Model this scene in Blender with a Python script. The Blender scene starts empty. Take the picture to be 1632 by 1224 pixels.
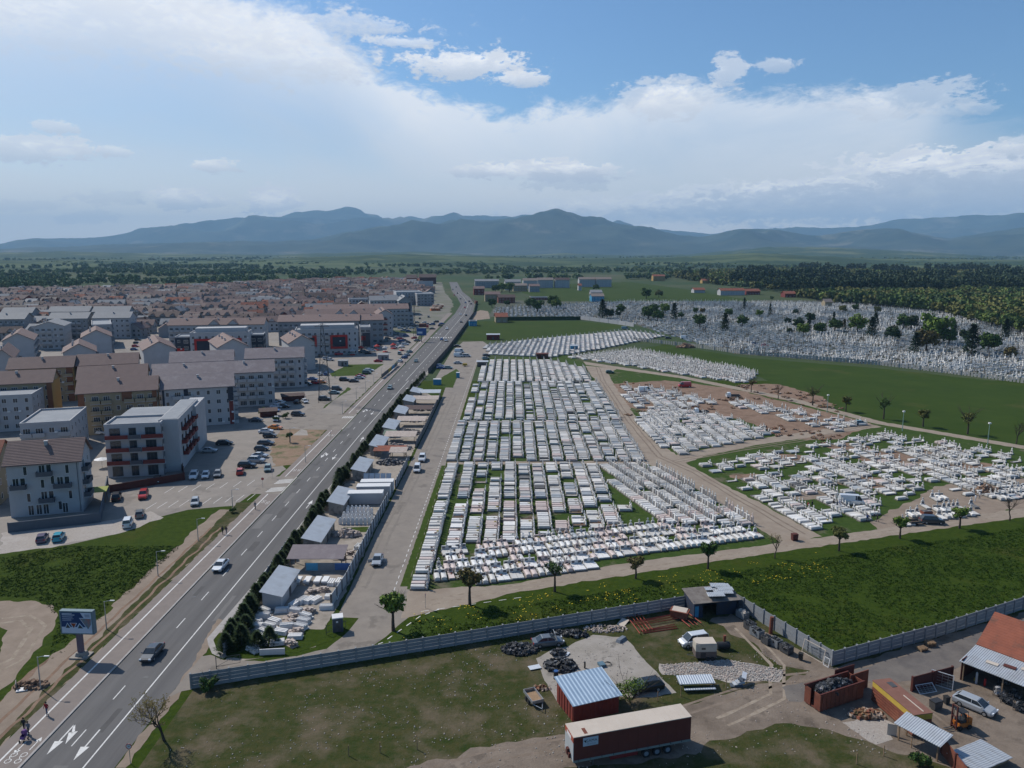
import bpy, bmesh, math, random
import numpy as np
from mathutils import Vector, Matrix, noise, geometry
R = math.radians
random.seed(7); HAZE_D = 5.5e-5
SC = bpy.context.scene
COL = SC.collection

# ---------------------------------------------------------------- camera, sky, sun, exposure
CAM_H = 55.0; FOC = 1242.0; PITCH = R(9.7)
cam = bpy.data.objects.new('camera', bpy.data.cameras.new('camera'))
COL.objects.link(cam); SC.camera = cam
cam.location = (0, 0, CAM_H); cam.rotation_euler = (R(90) - PITCH, 0, 0)
cam.data.sensor_width = 36; cam.data.lens = 36 * FOC / 1632; cam.data.clip_end = 120000; cam.data.clip_start = .5

def G(px, py, z=0.0):
    """survey: photograph pixel -> point of the place at height z"""
    xd = (px - 816) / FOC; yd = (py - 612) / FOC
    t = (CAM_H - z) / (math.sin(PITCH) + yd * math.cos(PITCH))
    return (xd * t, (math.cos(PITCH) - yd * math.sin(PITCH)) * t)

def UV(px, py):
    """photograph pixel -> unit direction"""
    xd = (px - 816) / FOC; yd = (py - 612) / FOC
    v = Vector((xd, math.cos(PITCH) - yd * math.sin(PITCH), -(math.sin(PITCH) + yd * math.cos(PITCH)))).normalized()
    return v.x, v.z

SUN_EL = R(44); SUN_DIR = Vector((-.80, .60, 0)).normalized()      # towards the sun, ahead and to the left
sd = Vector((SUN_DIR.x * math.cos(SUN_EL), SUN_DIR.y * math.cos(SUN_EL), math.sin(SUN_EL)))
sun = bpy.data.objects.new('sun', bpy.data.lights.new('sun', 'SUN')); COL.objects.link(sun)
sun.data.energy = 5.0; sun.data.angle = R(.5); sun.data.color = (1, .94, .85)
sun.rotation_euler = sd.to_track_quat('Z', 'Y').to_euler()
SC.view_settings.view_transform = 'Standard'; SC.view_settings.look = 'None'
SC.view_settings.exposure = -0.12; SC.view_settings.gamma = 1
SC.render.engine = 'CYCLES'
SC.cycles.volume_bounces = 0; SC.cycles.max_bounces = 5; SC.cycles.diffuse_bounces = 2; SC.cycles.glossy_bounces = 2
SC.cycles.transparent_max_bounces = 8; SC.cycles.use_denoising = True

W = bpy.data.worlds.new('World'); SC.world = W; W.use_nodes = True
def world():
    nt = W.node_tree; N = nt.nodes; L = nt.links; N.clear()
    out = N.new('ShaderNodeOutputWorld'); bg = N.new('ShaderNodeBackground')
    L.new(bg.outputs[0], out.inputs[0])
    def mth(op, a, b=None, c=None, clamp=False):
        n = N.new('ShaderNodeMath'); n.operation = op; n.use_clamp = clamp
        for i, v in enumerate((a, b, c)):
            if v is None: continue
            if isinstance(v, (int, float)): n.inputs[i].default_value = v
            else: L.new(v, n.inputs[i])
        return n.outputs[0]
    def step(v, a, b):
        n = N.new('ShaderNodeMapRange'); n.interpolation_type = 'SMOOTHSTEP'
        L.new(v, n.inputs[0]); n.inputs[1].default_value = a; n.inputs[2].default_value = b
        return n.outputs[0]
    def mix(f, a, b):
        n = N.new('ShaderNodeMix'); n.data_type = 'RGBA'
        for s, v in ((n.inputs[0], f), (n.inputs[6], a), (n.inputs[7], b)):
            if isinstance(v, (int, float)): s.default_value = v
            elif isinstance(v, tuple): s.default_value = (*v, 1)
            else: L.new(v, s)
        return n.outputs[2]
    def nz(vec, scale, det=6, rough=.55, dist=0):
        n = N.new('ShaderNodeTexNoise'); n.inputs['Scale'].default_value = scale; n.inputs['Detail'].default_value = det
        n.inputs['Roughness'].default_value = rough; n.inputs['Distortion'].default_value = dist
        L.new(vec, n.inputs['Vector']); return n.outputs[0]
    def curve(v, pts):
        n = N.new('ShaderNodeFloatCurve'); c = n.mapping.curves[0]
        c.points[0].location = pts[0]; c.points[1].location = pts[-1]
        for p in pts[1:-1]: c.points.new(*p)
        n.mapping.update(); L.new(v, n.inputs['Value']); return n.outputs[0]
    sky = N.new('ShaderNodeTexSky'); sky.sky_type = 'NISHITA'; sky.sun_disc = False
    sky.sun_elevation = SUN_EL; sky.sun_rotation = math.atan2(SUN_DIR.x, SUN_DIR.y)
    sky.altitude = 500; sky.air_density = 1.0; sky.dust_density = 1.4; sky.ozone_density = 1.0
    vm = N.new('ShaderNodeVectorMath'); vm.operation = 'SCALE'; L.new(sky.outputs[0], vm.inputs[0]); vm.inputs[3].default_value = .105
    vt = N.new('ShaderNodeVectorMath'); vt.operation = 'MULTIPLY'; L.new(vm.outputs[0], vt.inputs[0]); vt.inputs[1].default_value = (.74, 1.02, 1.26)
    tc = N.new('ShaderNodeTexCoord'); sp = N.new('ShaderNodeSeparateXYZ'); L.new(tc.outputs['Generated'], sp.inputs[0])
    x, y, z = sp.outputs
    zz = mth('ADD', mth('ABSOLUTE', z), .10)
    cb = N.new('ShaderNodeCombineXYZ'); L.new(mth('DIVIDE', x, zz), cb.inputs[0]); L.new(mth('MULTIPLY', mth('DIVIDE', y, zz), .55), cb.inputs[1])
    pl = cb.outputs[0]
    st = N.new('ShaderNodeCombineXYZ'); L.new(x, st.inputs[0]); L.new(y, st.inputs[1]); L.new(mth('MULTIPLY', z, 2.2), st.inputs[2])
    st = st.outputs[0]
    big = nz(pl, .8, 8, .6, .6); wisp = nz(pl, 2.6, 9, .65, 1.2); puff = nz(st, 34, 9, .64, .4); fine = nz(st, 95, 7, .62)
    # the great veil of high cloud: its upper edge as a function of azimuth
    B = [(-200, -140), (250, -60), (420, 0), (520, 35), (570, 80), (640, 128), (740, 160), (860, 160), (960, 158), (1030, 136), (1250, 145), (1450, 150), (1570, 180), (1700, 210)]
    pts = []
    for p in B:
        u, v = UV(*p); pts.append(((u + .6) / 1.2, v * 2))
    un = mth('MULTIPLY_ADD', x, 1 / 1.2, .5)
    top = mth('MULTIPLY', curve(un, pts), .5)
    e = mth('SUBTRACT', top, z)
    en = mth('ADD', e, mth('MULTIPLY', mth('SUBTRACT', wisp, .5), .075))
    en = mth('ADD', en, mth('MULTIPLY', mth('SUBTRACT', puff, .5), .05))
    body = step(en, -.004, .022)
    deep = step(e, .0, .15)
    ur = lambda px: (UV(px, 200)[0] + .6) / 1.2
    side = curve(un, [(0, .9), (ur(300), 1), (ur(1000), .95), (ur(1420), .85), (ur(1500), .45), (ur(1600), .12), (1, 0)])
    dens = mth('MULTIPLY', mth('MULTIPLY', body, side), step(y, -.05, .25))
    dens = mth('MULTIPLY', dens, mth('SUBTRACT', .92, mth('MULTIPLY', deep, .30)))
    dens = mth('MULTIPLY', dens, mth('MULTIPLY_ADD', step(big, .3, .65), .30, .70))
    lowband = mth('MULTIPLY', step(mth('MULTIPLY', z, -1), -.15, 0.0), .72)
    col = mix(dens, vt.outputs[0], mix(deep, (1.10, 1.11, 1.13), (.74, .79, .87)))
    col = mix(mth('MULTIPLY', lowband, step(y, -.3, .3)), col, (1.34, 1.22, 1.10))
    lit = step(mth('ADD', mth('MULTIPLY', puff, .6), mth('MULTIPLY', wisp, .5)), .48, .68)
    # single clouds: (px, py, half width, half height, opacity, softness, bright)
    C = [(120, 30, 420, 60, .45, 1.2, 1), (440, 95, 140, 32, .3, .9, 1), (745, 102, 105, 22, .85, .8, 1), (825, 125, 48, 12, .8, .8, 1), (560, 40, 85, 16, .45, .8, 1), (645, 68, 60, 9, .6, .8, 1),
         (1162, 116, 25, 22, .6, .7, 1), (1242, 103, 32, 10, .5, .8, 1), (1060, 160, 80, 30, .6, .8, 1), (1440, 160, 90, 24, .5, .8, 1),
         (870, 272, 115, 16, .95, .45, 1), (900, 290, 80, 14, .5, .6, 0), (770, 272, 55, 10, .8, .5, 1), (60, 236, 65, 17, .7, .5, 1), (85, 202, 22, 9, .6, .6, 1), (185, 241, 26, 8, .5, .6, 1), (338, 264, 34, 11, .7, .5, 1),
         (286, 316, 40, 16, .7, .5, 1), (345, 322, 26, 10, .5, .5, 1), (440, 322, 42, 22, .85, .45, 1), (178, 316, 40, 10, .30, .6, 0), (142, 345, 36, 10, .30, .6, 0), (35, 328, 42, 8, .25, .6, 0),
         (1490, 272, 120, 30, .9, .4, 1), (1580, 262, 75, 26, .9, .4, 1), (1625, 230, 30, 12, .6, .5, 1), (1500, 305, 150, 28, .7, .5, 0), (1610, 300, 90, 30, .75, .5, 0), (1225, 308, 75, 20, .85, .45, 1), (1325, 302, 62, 18, .85, .45, 1), (1130, 325, 100, 26, .75, .5, 1),
         (1280, 330, 180, 28, .7, .6, 0), (950, 332, 140, 18, .5, .6, 1), (1420, 330, 160, 20, .6, .6, 0), (1100, 345, 200, 14, .5, .7, 0), (1580, 335, 120, 16, .5, .7, 0), (1530, 175, 60, 8, .3, .8, 1), (1090, 128, 30, 8, .4, .8, 1)]
    for px, py, rx, ry, op, sf, br in C:
        u, v = UV(px, py); ru = rx / FOC; rv = ry / FOC
        dx = mth('MULTIPLY', mth('SUBTRACT', x, u), 1 / ru); dz = mth('MULTIPLY', mth('SUBTRACT', z, v), 1 / rv)
        d2 = mth('SQRT', mth('ADD', mth('MULTIPLY', dx, dx), mth('MULTIPLY', dz, dz)))
        d2 = mth('ADD', d2, mth('MULTIPLY', mth('SUBTRACT', puff, .5), 2.6))
        d2 = mth('ADD', d2, mth('MULTIPLY', mth('SUBTRACT', fine, .5), 1.5))
        d2 = mth('ADD', d2, mth('MULTIPLY', mth('SUBTRACT', wisp, .5), 1.0))
        m = mth('MULTIPLY', step(d2, 1.1, 1.1 - sf * .6), op)
        yf = mth('GREATER_THAN', y, 0)
        m = mth('MULTIPLY', m, yf)
        # tops sunlit, undersides greyer
        c = mix(mth('MULTIPLY', step(dz, -1.0, .5), mth('MULTIPLY_ADD', lit, .6, .4)), (.70, .76, .86) if br else (.58, .65, .76), (1.30, 1.28, 1.26) if br else (.74, .80, .90))
        col = mix(m, col, c)
    L.new(col, bg.inputs[0]); bg.inputs[1].default_value = 1.0
world()

# ---------------------------------------------------------------- helpers
class MB:
    """collects shapes; build() links them as ONE mesh object"""
    def __init__(s): s.v = []; s.f = []; s.m = []
    def add(s, vs, fs, m=0):
        b = len(s.v); s.v += [tuple(p) for p in vs]; s.f += [tuple(i + b for i in f) for f in fs]; s.m += [m] * len(fs); return s
    def box(s, x0, y0, z0, x1, y1, z1, m=0, bottom=True):
        vs = [(x0, y0, z0), (x1, y0, z0), (x1, y1, z0), (x0, y1, z0), (x0, y0, z1), (x1, y0, z1), (x1, y1, z1), (x0, y1, z1)]
        fs = [(4, 5, 6, 7), (0, 1, 5, 4), (1, 2, 6, 5), (2, 3, 7, 6), (3, 0, 4, 7)] + ([(3, 2, 1, 0)] if bottom else [])
        return s.add(vs, fs, m)
    def cbox(s, cx, cy, z0, sx, sy, sz, m=0, rot=0, tilt=0, taper=1):
        c, n = math.cos(rot), math.sin(rot); ct, st = math.cos(tilt), math.sin(tilt)
        vs = []
        for z, k in ((0, 1), (sz, taper)):
            for a, b in ((-1, -1), (1, -1), (1, 1), (-1, 1)):
                x = a * sx / 2 * k; y = b * sy / 2 * k; zz = z
                y, zz = y * ct - zz * st, y * st + zz * ct
                vs.append((cx + x * c - y * n, cy + x * n + y * c, z0 + zz))
        return s.add(vs, [(4, 5, 6, 7), (0, 1, 5, 4), (1, 2, 6, 5), (2, 3, 7, 6), (3, 0, 4, 7), (3, 2, 1, 0)], m)
    def prism(s, poly, z0, z1, m=0, cap=True):
        n = len(poly); vs = [(x, y, z0) for x, y in poly] + [(x, y, z1) for x, y in poly]
        fs = [(i, (i + 1) % n, n + (i + 1) % n, n + i) for i in range(n)]
        if cap: fs += [tuple(range(n, 2 * n)), tuple(range(n - 1, -1, -1))]
        return s.add(vs, fs, m)
    def tube(s, pts, r, seg=6, m=0, caps=True):
        """a tube through pts; r a number or one per point"""
        pts = [Vector(p) for p in pts]; n = len(pts); rs = [r] * n if isinstance(r, (int, float)) else r
        vs = []; up = Vector((0, 0, 1))
        for i, p in enumerate(pts):
            d = (pts[min(i + 1, n - 1)] - pts[max(i - 1, 0)]).normalized()
            a = d.cross(up if abs(d.z) < .95 else Vector((1, 0, 0))).normalized(); b = d.cross(a)
            for k in range(seg):
                t = 2 * math.pi * k / seg; vs.append(p + a * (math.cos(t) * rs[i]) + b * (math.sin(t) * rs[i]))
        fs = [(i * seg + k, i * seg + (k + 1) % seg, (i + 1) * seg + (k + 1) % seg, (i + 1) * seg + k) for i in range(n - 1) for k in range(seg)]
        if caps: fs += [tuple(range(seg - 1, -1, -1)), tuple((n - 1) * seg + k for k in range(seg))]
        return s.add(vs, fs, m)
    def bar(s, a, b, w=.05, m=0): return s.tube([a, b], w, 4, m)
    def quad(s, a, b, c, d, m=0): return s.add([a, b, c, d], [(0, 1, 2, 3)], m)
    def merge(s, o, dx=0, dy=0, dz=0, rot=0, sc=1, sz=None, m=None):
        c, n = math.cos(rot) * sc, math.sin(rot) * sc; sz = sc if sz is None else sz
        b = len(s.v); s.v += [(dx + x * c - y * n, dy + x * n + y * c, dz + z * sz) for x, y, z in o.v]
        s.f += [tuple(i + b for i in f) for f in o.f]; s.m += (o.m if m is None else [m] * len(o.f)); return s
    def mesh(s, name, mats, smooth=False):
        me = bpy.data.meshes.new(name); me.from_pydata(s.v, [], s.f)
        for k in (mats if isinstance(mats, (list, tuple)) else [mats]): me.materials.append(k)
        me.polygons.foreach_set('material_index', s.m)
        if smooth: me.polygons.foreach_set('use_smooth', [True] * len(s.f))
        me.update(); return me
    def build(s, name, mats, parent=None, smooth=False, **kw): return ob(name, s.mesh(name, mats, smooth), parent, **kw)

def ob(name, me, parent=None, loc=(0, 0, 0), rot=0, scale=None, kind=None):
    o = bpy.data.objects.new(name, me); COL.objects.link(o); o.parent = parent; o.location = loc
    if rot: o.rotation_euler = rot if isinstance(rot, tuple) else (0, 0, rot)
    if scale: o.scale = scale if isinstance(scale, tuple) else (scale,) * 3
    if kind: o['kind'] = kind
    return o
def tag(o, label, cat, group=None, kind=None):
    o['label'] = label; o['category'] = cat
    if group: o['group'] = group
    if kind: o['kind'] = kind
    return o
def thing(name, label, cat, loc=(0, 0, 0), rot=0, group=None): return tag(ob(name, None, None, loc, rot), label, cat, group)
def dup(root, loc, rot=0, label=None, group=None, scale=None, swap=None):
    """copy of a thing with its parts and sub-parts; swap maps a part name to another mesh"""
    r = root.copy(); COL.objects.link(r); r.location = loc; r.rotation_euler = rot if isinstance(rot, tuple) else (0, 0, rot)
    if label: r['label'] = label
    if group: r['group'] = group
    if scale: r.scale = scale if isinstance(scale, tuple) else (scale,) * 3
    for ch in KIDS(root):
        c = ch.copy(); COL.objects.link(c); c.parent = r
        if swap and c.name.split('.')[0] in swap: c.data = swap[c.name.split('.')[0]]
        for g in KIDS(ch):
            d = g.copy(); COL.objects.link(d); d.parent = c
    return r
_kids = {}
def KIDS(o):
    if o.name not in _kids: _kids[o.name] = list(o.children)
    return _kids[o.name]
def drop(root):
    for c in list(root.children):
        for g in list(c.children): bpy.data.objects.remove(g)
        bpy.data.objects.remove(c)
    bpy.data.objects.remove(root)
ORD = ['first', 'second', 'third', 'fourth', 'fifth', 'sixth', 'seventh', 'eighth', 'ninth', 'tenth', 'eleventh', 'twelfth']
def nth(i):
    if i < 12: return ORD[i]
    n = i + 1; return str(n) + ('th' if 10 < n % 100 < 14 else {1: 'st', 2: 'nd', 3: 'rd'}.get(n % 10, 'th'))

# ---------------------------------------------------------------- materials
def mat(name, c, c2=None, scale=1, rough=.85, c3=None, s3=None, spec=.3, metal=0, bump=0, bs=None, island=0, wave=None, t=(.35, .65), t3=(.5, .7), brick=None, coat=0, stretch=None, stain=None):
    """procedural: colour c, patches of c2 (noise at scale, in metres^-1), larger patches of c3 (s3)"""
    m = bpy.data.materials.new(name); m.use_nodes = True; nt = m.node_tree; N = nt.nodes; L = nt.links
    P = N['Principled BSDF']; P.inputs['Roughness'].default_value = rough; P.inputs['Metallic'].default_value = metal
    P.inputs['Specular IOR Level'].default_value = spec; P.inputs['Base Color'].default_value = (*c, 1); P.inputs['Coat Weight'].default_value = coat
    tc = N.new('ShaderNodeTexCoord'); geo = N.new('ShaderNodeNewGeometry')
    pos = tc.outputs['Object']
    if stretch:
        mp = N.new('ShaderNodeMapping'); mp.inputs['Scale'].default_value = stretch; L.new(pos, mp.inputs[0]); pos = mp.outputs[0]
    def nz(s, det=8, rg=.68):
        n = N.new('ShaderNodeTexNoise'); n.inputs['Scale'].default_value = s; n.inputs['Detail'].default_value = det; n.inputs['Roughness'].default_value = rg
        L.new(pos, n.inputs['Vector']); return n.outputs[0]
    def ramp(v, a, b):
        n = N.new('ShaderNodeMapRange'); L.new(v, n.inputs[0]); n.inputs[1].default_value = a; n.inputs[2].default_value = b; return n.outputs[0]
    def mix(f, a, b, mode='MIX'):
        n = N.new('ShaderNodeMix'); n.data_type = 'RGBA'; n.blend_type = mode
        for s, v in ((n.inputs[0], f), (n.inputs[6], a), (n.inputs[7], b)):
            if isinstance(v, (int, float)): s.default_value = v
            elif isinstance(v, tuple): s.default_value = (*v, 1)
            else: L.new(v, s)
        return n.outputs[2]
    col = c
    if c2: col = mix(ramp(nz(scale), *t), col, c2)
    if c3: col = mix(ramp(nz(s3 or scale / 8), *t3), col, c3)
    if stain:
        q = ramp(nz(stain[0], 4, .6), .58, .64); k = N.new('ShaderNodeMath'); k.operation = 'MULTIPLY'; L.new(q, k.inputs[0]); k.inputs[1].default_value = stain[1]; col = mix(k.outputs[0], col, tuple(v * .45 for v in c))
        q = ramp(nz(stain[0] * 3.1, 6, .7), .62, .70); k = N.new('ShaderNodeMath'); k.operation = 'MULTIPLY'; L.new(q, k.inputs[0]); k.inputs[1].default_value = stain[1]; col = mix(k.outputs[0], col, tuple(v * 1.6 for v in c))
    if island:
        r = ramp(geo.outputs['Random Per Island'], 0, 1)
        g = N.new('ShaderNodeMapRange'); L.new(geo.outputs['Random Per Island'], g.inputs[0]); g.inputs[3].default_value = 1 - island; g.inputs[4].default_value = 1 + island * .35
        vm = N.new('ShaderNodeVectorMath'); vm.operation = 'SCALE'
        if isinstance(col, tuple): vm.inputs[0].default_value = col
        else: L.new(col, vm.inputs[0])
        L.new(g.outputs[0], vm.inputs[3]); col = vm.outputs[0]
    if not isinstance(col, tuple): L.new(col, P.inputs['Base Color'])
    h = None
    if wave:   # corrugation / tile courses: (axis, per metre)
        w = N.new('ShaderNodeTexWave'); w.bands_direction = wave[0]; w.inputs['Scale'].default_value = wave[1]; w.inputs['Distortion'].default_value = 0
        L.new(tc.outputs['Object'], w.inputs['Vector']); h = w.outputs['Fac']
        bp = N.new('ShaderNodeBump'); bp.inputs['Strength'].default_value = wave[2] if len(wave) > 2 else .5; bp.inputs['Distance'].default_value = .06
        L.new(h, bp.inputs['Height']); L.new(bp.outputs[0], P.inputs['Normal'])
    elif bump:
        bp = N.new('ShaderNodeBump'); bp.inputs['Strength'].default_value = bump; bp.inputs['Distance'].default_value = .15
        L.new(nz(bs or scale * 3, 4, .7), bp.inputs['Height']); L.new(bp.outputs[0], P.inputs['Normal'])
    return m

grass = mat('grass', (.022, .042, .0045), (.042, .064, .007), .9, .95, (.060, .060, .012), .07, bump=.9, bs=3.0, t3=(.55, .8), spec=.05)
grass_rich = mat('grass_rich', (.026, .050, .0055), (.046, .074, .008), 1.3, .95, (.052, .084, .014), .05, bump=.9, bs=4, spec=.1)
grass_poor = mat('grass_poor', (.024, .040, .007), (.060, .056, .020), .7, .95, (.115, .092, .060), .16, bump=.9, bs=3, t3=(.47, .66), spec=.1)
cemgrass = mat('cemetery_grass', (.028, .054, .009), (.046, .076, .013), .8, .95, (.13, .11, .08), .10, bump=.6, t3=(.56, .68), spec=.1)
asphalt = mat('asphalt', (.098, .094, .094), (.122, .117, .115), .12, .9, (.078, .075, .076), .5, bump=.15, bs=20, stretch=(1, .06, 1), t3=(.45, .75))
asphalt_old = mat('old_asphalt', (.19, .165, .142), (.235, .205, .175), .35, .92, (.19, .165, .145), .06, bump=.2, bs=12, stain=(.22, .45))
yard_dirt = mat('yard_dirt', (.155, .122, .096), (.21, .168, .132), .4, .97, (.105, .08, .06), .15, bump=.6, bs=4, stain=(.35, .45))
asphalt_dark = mat('dark_asphalt', (.095, .085, .082), (.14, .125, .115), .5, .95, (.17, .15, .13), .08, bump=.3, bs=9)
paving = mat('paving', (.175, .147, .132), (.205, .172, .153), .6, .9, bump=.15, bs=8)
lotmat = mat('parking_paving', (.21, .187, .165), (.25, .22, .193), .25, .92, (.165, .147, .13), .04, bump=.15, bs=8, stain=(.12, .4))
concrete = mat('concrete', (.25, .225, .195), (.31, .28, .25), .4, .92, (.16, .14, .12), .25, bump=.3, bs=6, t3=(.55, .75), stain=(.45, .6))
dirt = mat('dirt', (.20, .155, .118), (.26, .205, .16), .35, .97, (.19, .145, .11), .12, bump=.5, bs=5)
track = mat('track', (.235, .19, .15), (.29, .24, .19), .3, .97, (.22, .17, .13), .1, bump=.4, bs=5)
soil = mat('soil', (.17, .105, .07), (.23, .155, .11), .6, .97, (.12, .075, .05), .2, bump=.7, bs=3)
gravel = mat('gravel', (.38, .345, .31), (.30, .26, .23), 2.5, .95, (.42, .38, .35), .2, bump=.8, bs=7)
paint = mat('road_paint', (.66, .65, .63), (.50, .49, .47), 2.2, .8)
kerbm = mat('kerb_stone', (.36, .34, .32), (.28, .26, .25), 1.2, .9)
stone = mat('white_stone', (.66, .645, .62), (.57, .55, .52), .8, .75, island=.40, bump=.1)
stone_w = mat('marble', (.72, .71, .69), (.62, .61, .60), 1.1, .55, bump=.05)
plinthm = mat('plinth_concrete', (.20, .185, .165), (.13, .12, .10), .8, .9, island=.2)
stone_g = mat('grey_stone', (.40, .43, .45), (.32, .34, .36), 1.1, .6, bump=.05)
stone_p = mat('pink_stone', (.60, .50, .46), (.52, .43, .40), 1.1, .6, bump=.05)
stone_k = mat('black_stone', (.03, .03, .032), (.05, .05, .052), 2, .3)
plaquem = mat('plaque', (.09, .09, .10), (.14, .13, .13), 5, .4)
rubble = mat('rubble', (.50, .43, .38), (.36, .29, .25), 1.5, .95, island=.35, bump=.5)
concfence = mat('concrete_fence', (.21, .22, .235), (.27, .28, .29), .8, .9, (.22, .225, .23), .3, bump=.25, bs=8)
bark = mat('bark', (.075, .058, .045), (.045, .036, .03), 3, .95, bump=.6)
def leaf(name, c, c2, s=.8): return mat(name, c, c2, s, .8, island=.35, spec=.15)
leaf_spring = leaf('spring_leaf', (0.138, 0.200, 0.035), (0.088, 0.144, 0.025))
leaf_olive = leaf('olive_leaf', (0.142, 0.142, 0.041), (0.095, 0.108, 0.030))
leaf_rust = leaf('rusty_leaf', (0.144, 0.102, 0.042), (0.084, 0.084, 0.024))
leaf_green = leaf('green_leaf', (0.068, 0.120, 0.027), (0.045, 0.084, 0.019))
leaf_dark = leaf('dark_leaf', (0.022, 0.046, 0.019), (0.035, 0.065, 0.024))
leaf_thuja = leaf('hedge_leaf', (.028, .054, .018), (.046, .076, .022))
leaf_pine = leaf('pine_needle', (0.018, 0.034, 0.018), (0.029, 0.047, 0.022))
leaf_oak = leaf('oak_leaf', (0.120, 0.120, 0.036), (0.075, 0.087, 0.027))
white_wall = mat('white_wall', (.40, .40, .41), (.35, .35, .36), .3, .9)
grey_wall = mat('grey_wall', (.27, .275, .285), (.23, .235, .245), .3, .9)
cream_wall = mat('cream_wall', (.31, .25, .165), (.27, .22, .145), .3, .9)
orange_wall = mat('orange_wall', (.20, .085, .045), (.17, .072, .04), .3, .9)
ochre_wall = mat('ochre_wall', (.38, .24, .085), (.34, .215, .075), .3, .9)
red_wall = mat('red_wall', (.42, .03, .025), (.36, .025, .02), .3, .8)
redbrown = mat('redbrown_panel', (.17, .035, .03), (.14, .03, .026), .8, .8)
navy_wall = mat('navy_wall', (.035, .04, .055), (.03, .035, .05), .3, .8)
roof_brown = mat('brown_tile', (.175, .118, .106), (.145, .098, .090), .5, .8, wave=('Y', .9, .55))
roof_dbrown = mat('dark_brown_tile', (.09, .058, .052), (.072, .048, .043), .5, .8, wave=('Y', .9, .5))
roof_violet = mat('violet_tile', (.155, .128, .138), (.185, .155, .163), .8, .7, (.24, .21, .215), .3, wave=('Y', .9, .6))
roof_grey = mat('grey_tile', (.19, .195, .205), (.225, .23, .24), .4, .75, wave=('Y', .9, .4))
roof_red = mat('red_tile', (.26, .085, .05), (.20, .065, .04), .6, .85, (.10, .06, .045), .5, wave=('Y', .9, .6))
roof_tan = mat('tan_tile', (.22, .18, .155), (.19, .155, .135), .5, .8, wave=('Y', .9, .5))
flat_roof = mat('flat_roof', (.20, .215, .235), (.24, .255, .275), .5, .85, (.28, .29, .30), .2)
metal_sheet = mat('metal_sheet', (.42, .45, .48), (.36, .38, .41), .6, .5, (.30, .30, .30), .25, metal=.3, wave=('X', 1.2, .6), spec=.5)
zinc = mat('zinc', (.50, .54, .58), (.45, .48, .52), .4, .45, metal=.3, wave=('X', 1.0, .7), spec=.5)
tin = mat('tin_fence', (.40, .42, .44), (.33, .35, .37), .6, .6, wave=('X', 1.1, .7))
rust = mat('rust', (.20, .062, .036), (.13, .045, .03), 1.2, .85, (.25, .10, .06), .4, bump=.3)
rust_dark = mat('dark_rust', (.10, .028, .022), (.075, .024, .02), 1.2, .85, bump=.3)
yellow = mat('yellow_paint', (.48, .33, .05), (.38, .25, .05), 1.2, .8)
steel = mat('steel', (.45, .46, .47), (.38, .39, .40), 2, .4, metal=.6)
dsteel = mat('dark_steel', (.10, .10, .105), (.07, .07, .07), 2, .6, metal=.3)
glass = mat('glass', (.02, .027, .035), (.035, .045, .055), .5, .12, spec=.6)
frame_w = mat('window_frame', (.62, .62, .62), (.58, .58, .58), 2, .6)
frame_d = mat('dark_frame', (.09, .095, .11), (.07, .075, .09), 2, .6)
wood = mat('wood', (.30, .20, .12), (.22, .145, .09), 1.5, .9, bump=.2)
rubber = mat('rubber', (.015, .015, .016), (.025, .025, .025), 4, .9)
plastic_k = mat('black_plastic', (.022, .023, .025), (.035, .036, .04), 2, .6)
blue_tarp = mat('blue_tarp', (.03, .10, .28), (.02, .07, .2), 1.5, .6)
cyan = mat('cyan_panel', (.05, .25, .42), (.04, .2, .34), 1.5, .6)
canvas = mat('trailer_roof', (.50, .435, .37), (.43, .37, .315), .5, .85, (.56, .50, .43), .25)
curtain = mat('red_curtain', (.135, .034, .026), (.115, .03, .022), .5, .75)
PAINTS = {}
def carpaint(name, c, metal=.2): PAINTS[name] = mat(name + '_car_paint', c, tuple(k * .92 for k in c), 3, .32, spec=.5, metal=metal, coat=.6); return PAINTS[name]
for n_, c_ in (('white', (.66, .67, .68)), ('silver', (.38, .40, .42)), ('grey', (.14, .15, .16)), ('black', (.018, .019, .021)), ('red', (.42, .015, .02)), ('blue', (.03, .09, .26)),
               ('turquoise', (.02, .30, .42)), ('violet', (.09, .07, .13)), ('orange', (.70, .22, .02)), ('green', (.06, .13, .10)), ('teal', (.16, .24, .25)), ('charcoal', (.05, .055, .065))): carpaint(n_, c_)
lampg = mat('headlight_glass', (.75, .77, .8), (.65, .68, .72), 8, .15); lampr = mat('tail_light', (.35, .01, .01), (.28, .01, .01), 8, .3)
# ---------------------------------------------------------------- ground, roads, markings
def dense(poly, step, jit, closed=True):
    out = []; n = len(poly)
    for i in range(n if closed else n - 1):
        a, b = Vector(poly[i]), Vector(poly[(i + 1) % n]); d = (b - a).length; k = max(1, int(d / step))
        nrm = Vector((-(b - a).y, (b - a).x)).normalized()
        for j in range(k):
            p = a + (b - a) * (j / k)
            if jit: p += nrm * (noise.noise(Vector((p.x / (jit * 3 + .8), p.y / (jit * 3 + .8), 3.1))) * jit * 1.6)
            out.append((p.x, p.y))
    return out
def sheet(name, poly, z, m, jit=0, step=1.0, kind='structure'):
    poly = dense(poly, step, jit) if jit else poly
    tris = geometry.tessellate_polygon([[Vector((x, y, 0)) for x, y in poly]])
    me = bpy.data.meshes.new(name); vs = [(x, y, z) for x, y in poly]
    fs = []
    for t in tris:
        a, b, c = (Vector(poly[i]) for i in t)
        fs.append(t if (b - a).cross(c - a) > 0 else t[::-1])
    me.from_pydata(vs, [], fs); me.materials.append(m); me.update()
    return ob(name, me, kind=kind)
def px(l, z=0): return [G(*p, z) for p in l]
def lerp_tab(tab, y):
    if y <= tab[0][0]: return tab[0][1]
    for (a, u), (b, v) in zip(tab, tab[1:]):
        if y <= b:
            t = (y - a) / (b - a); return u + (v - u) * t
    return tab[-1][1]
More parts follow.
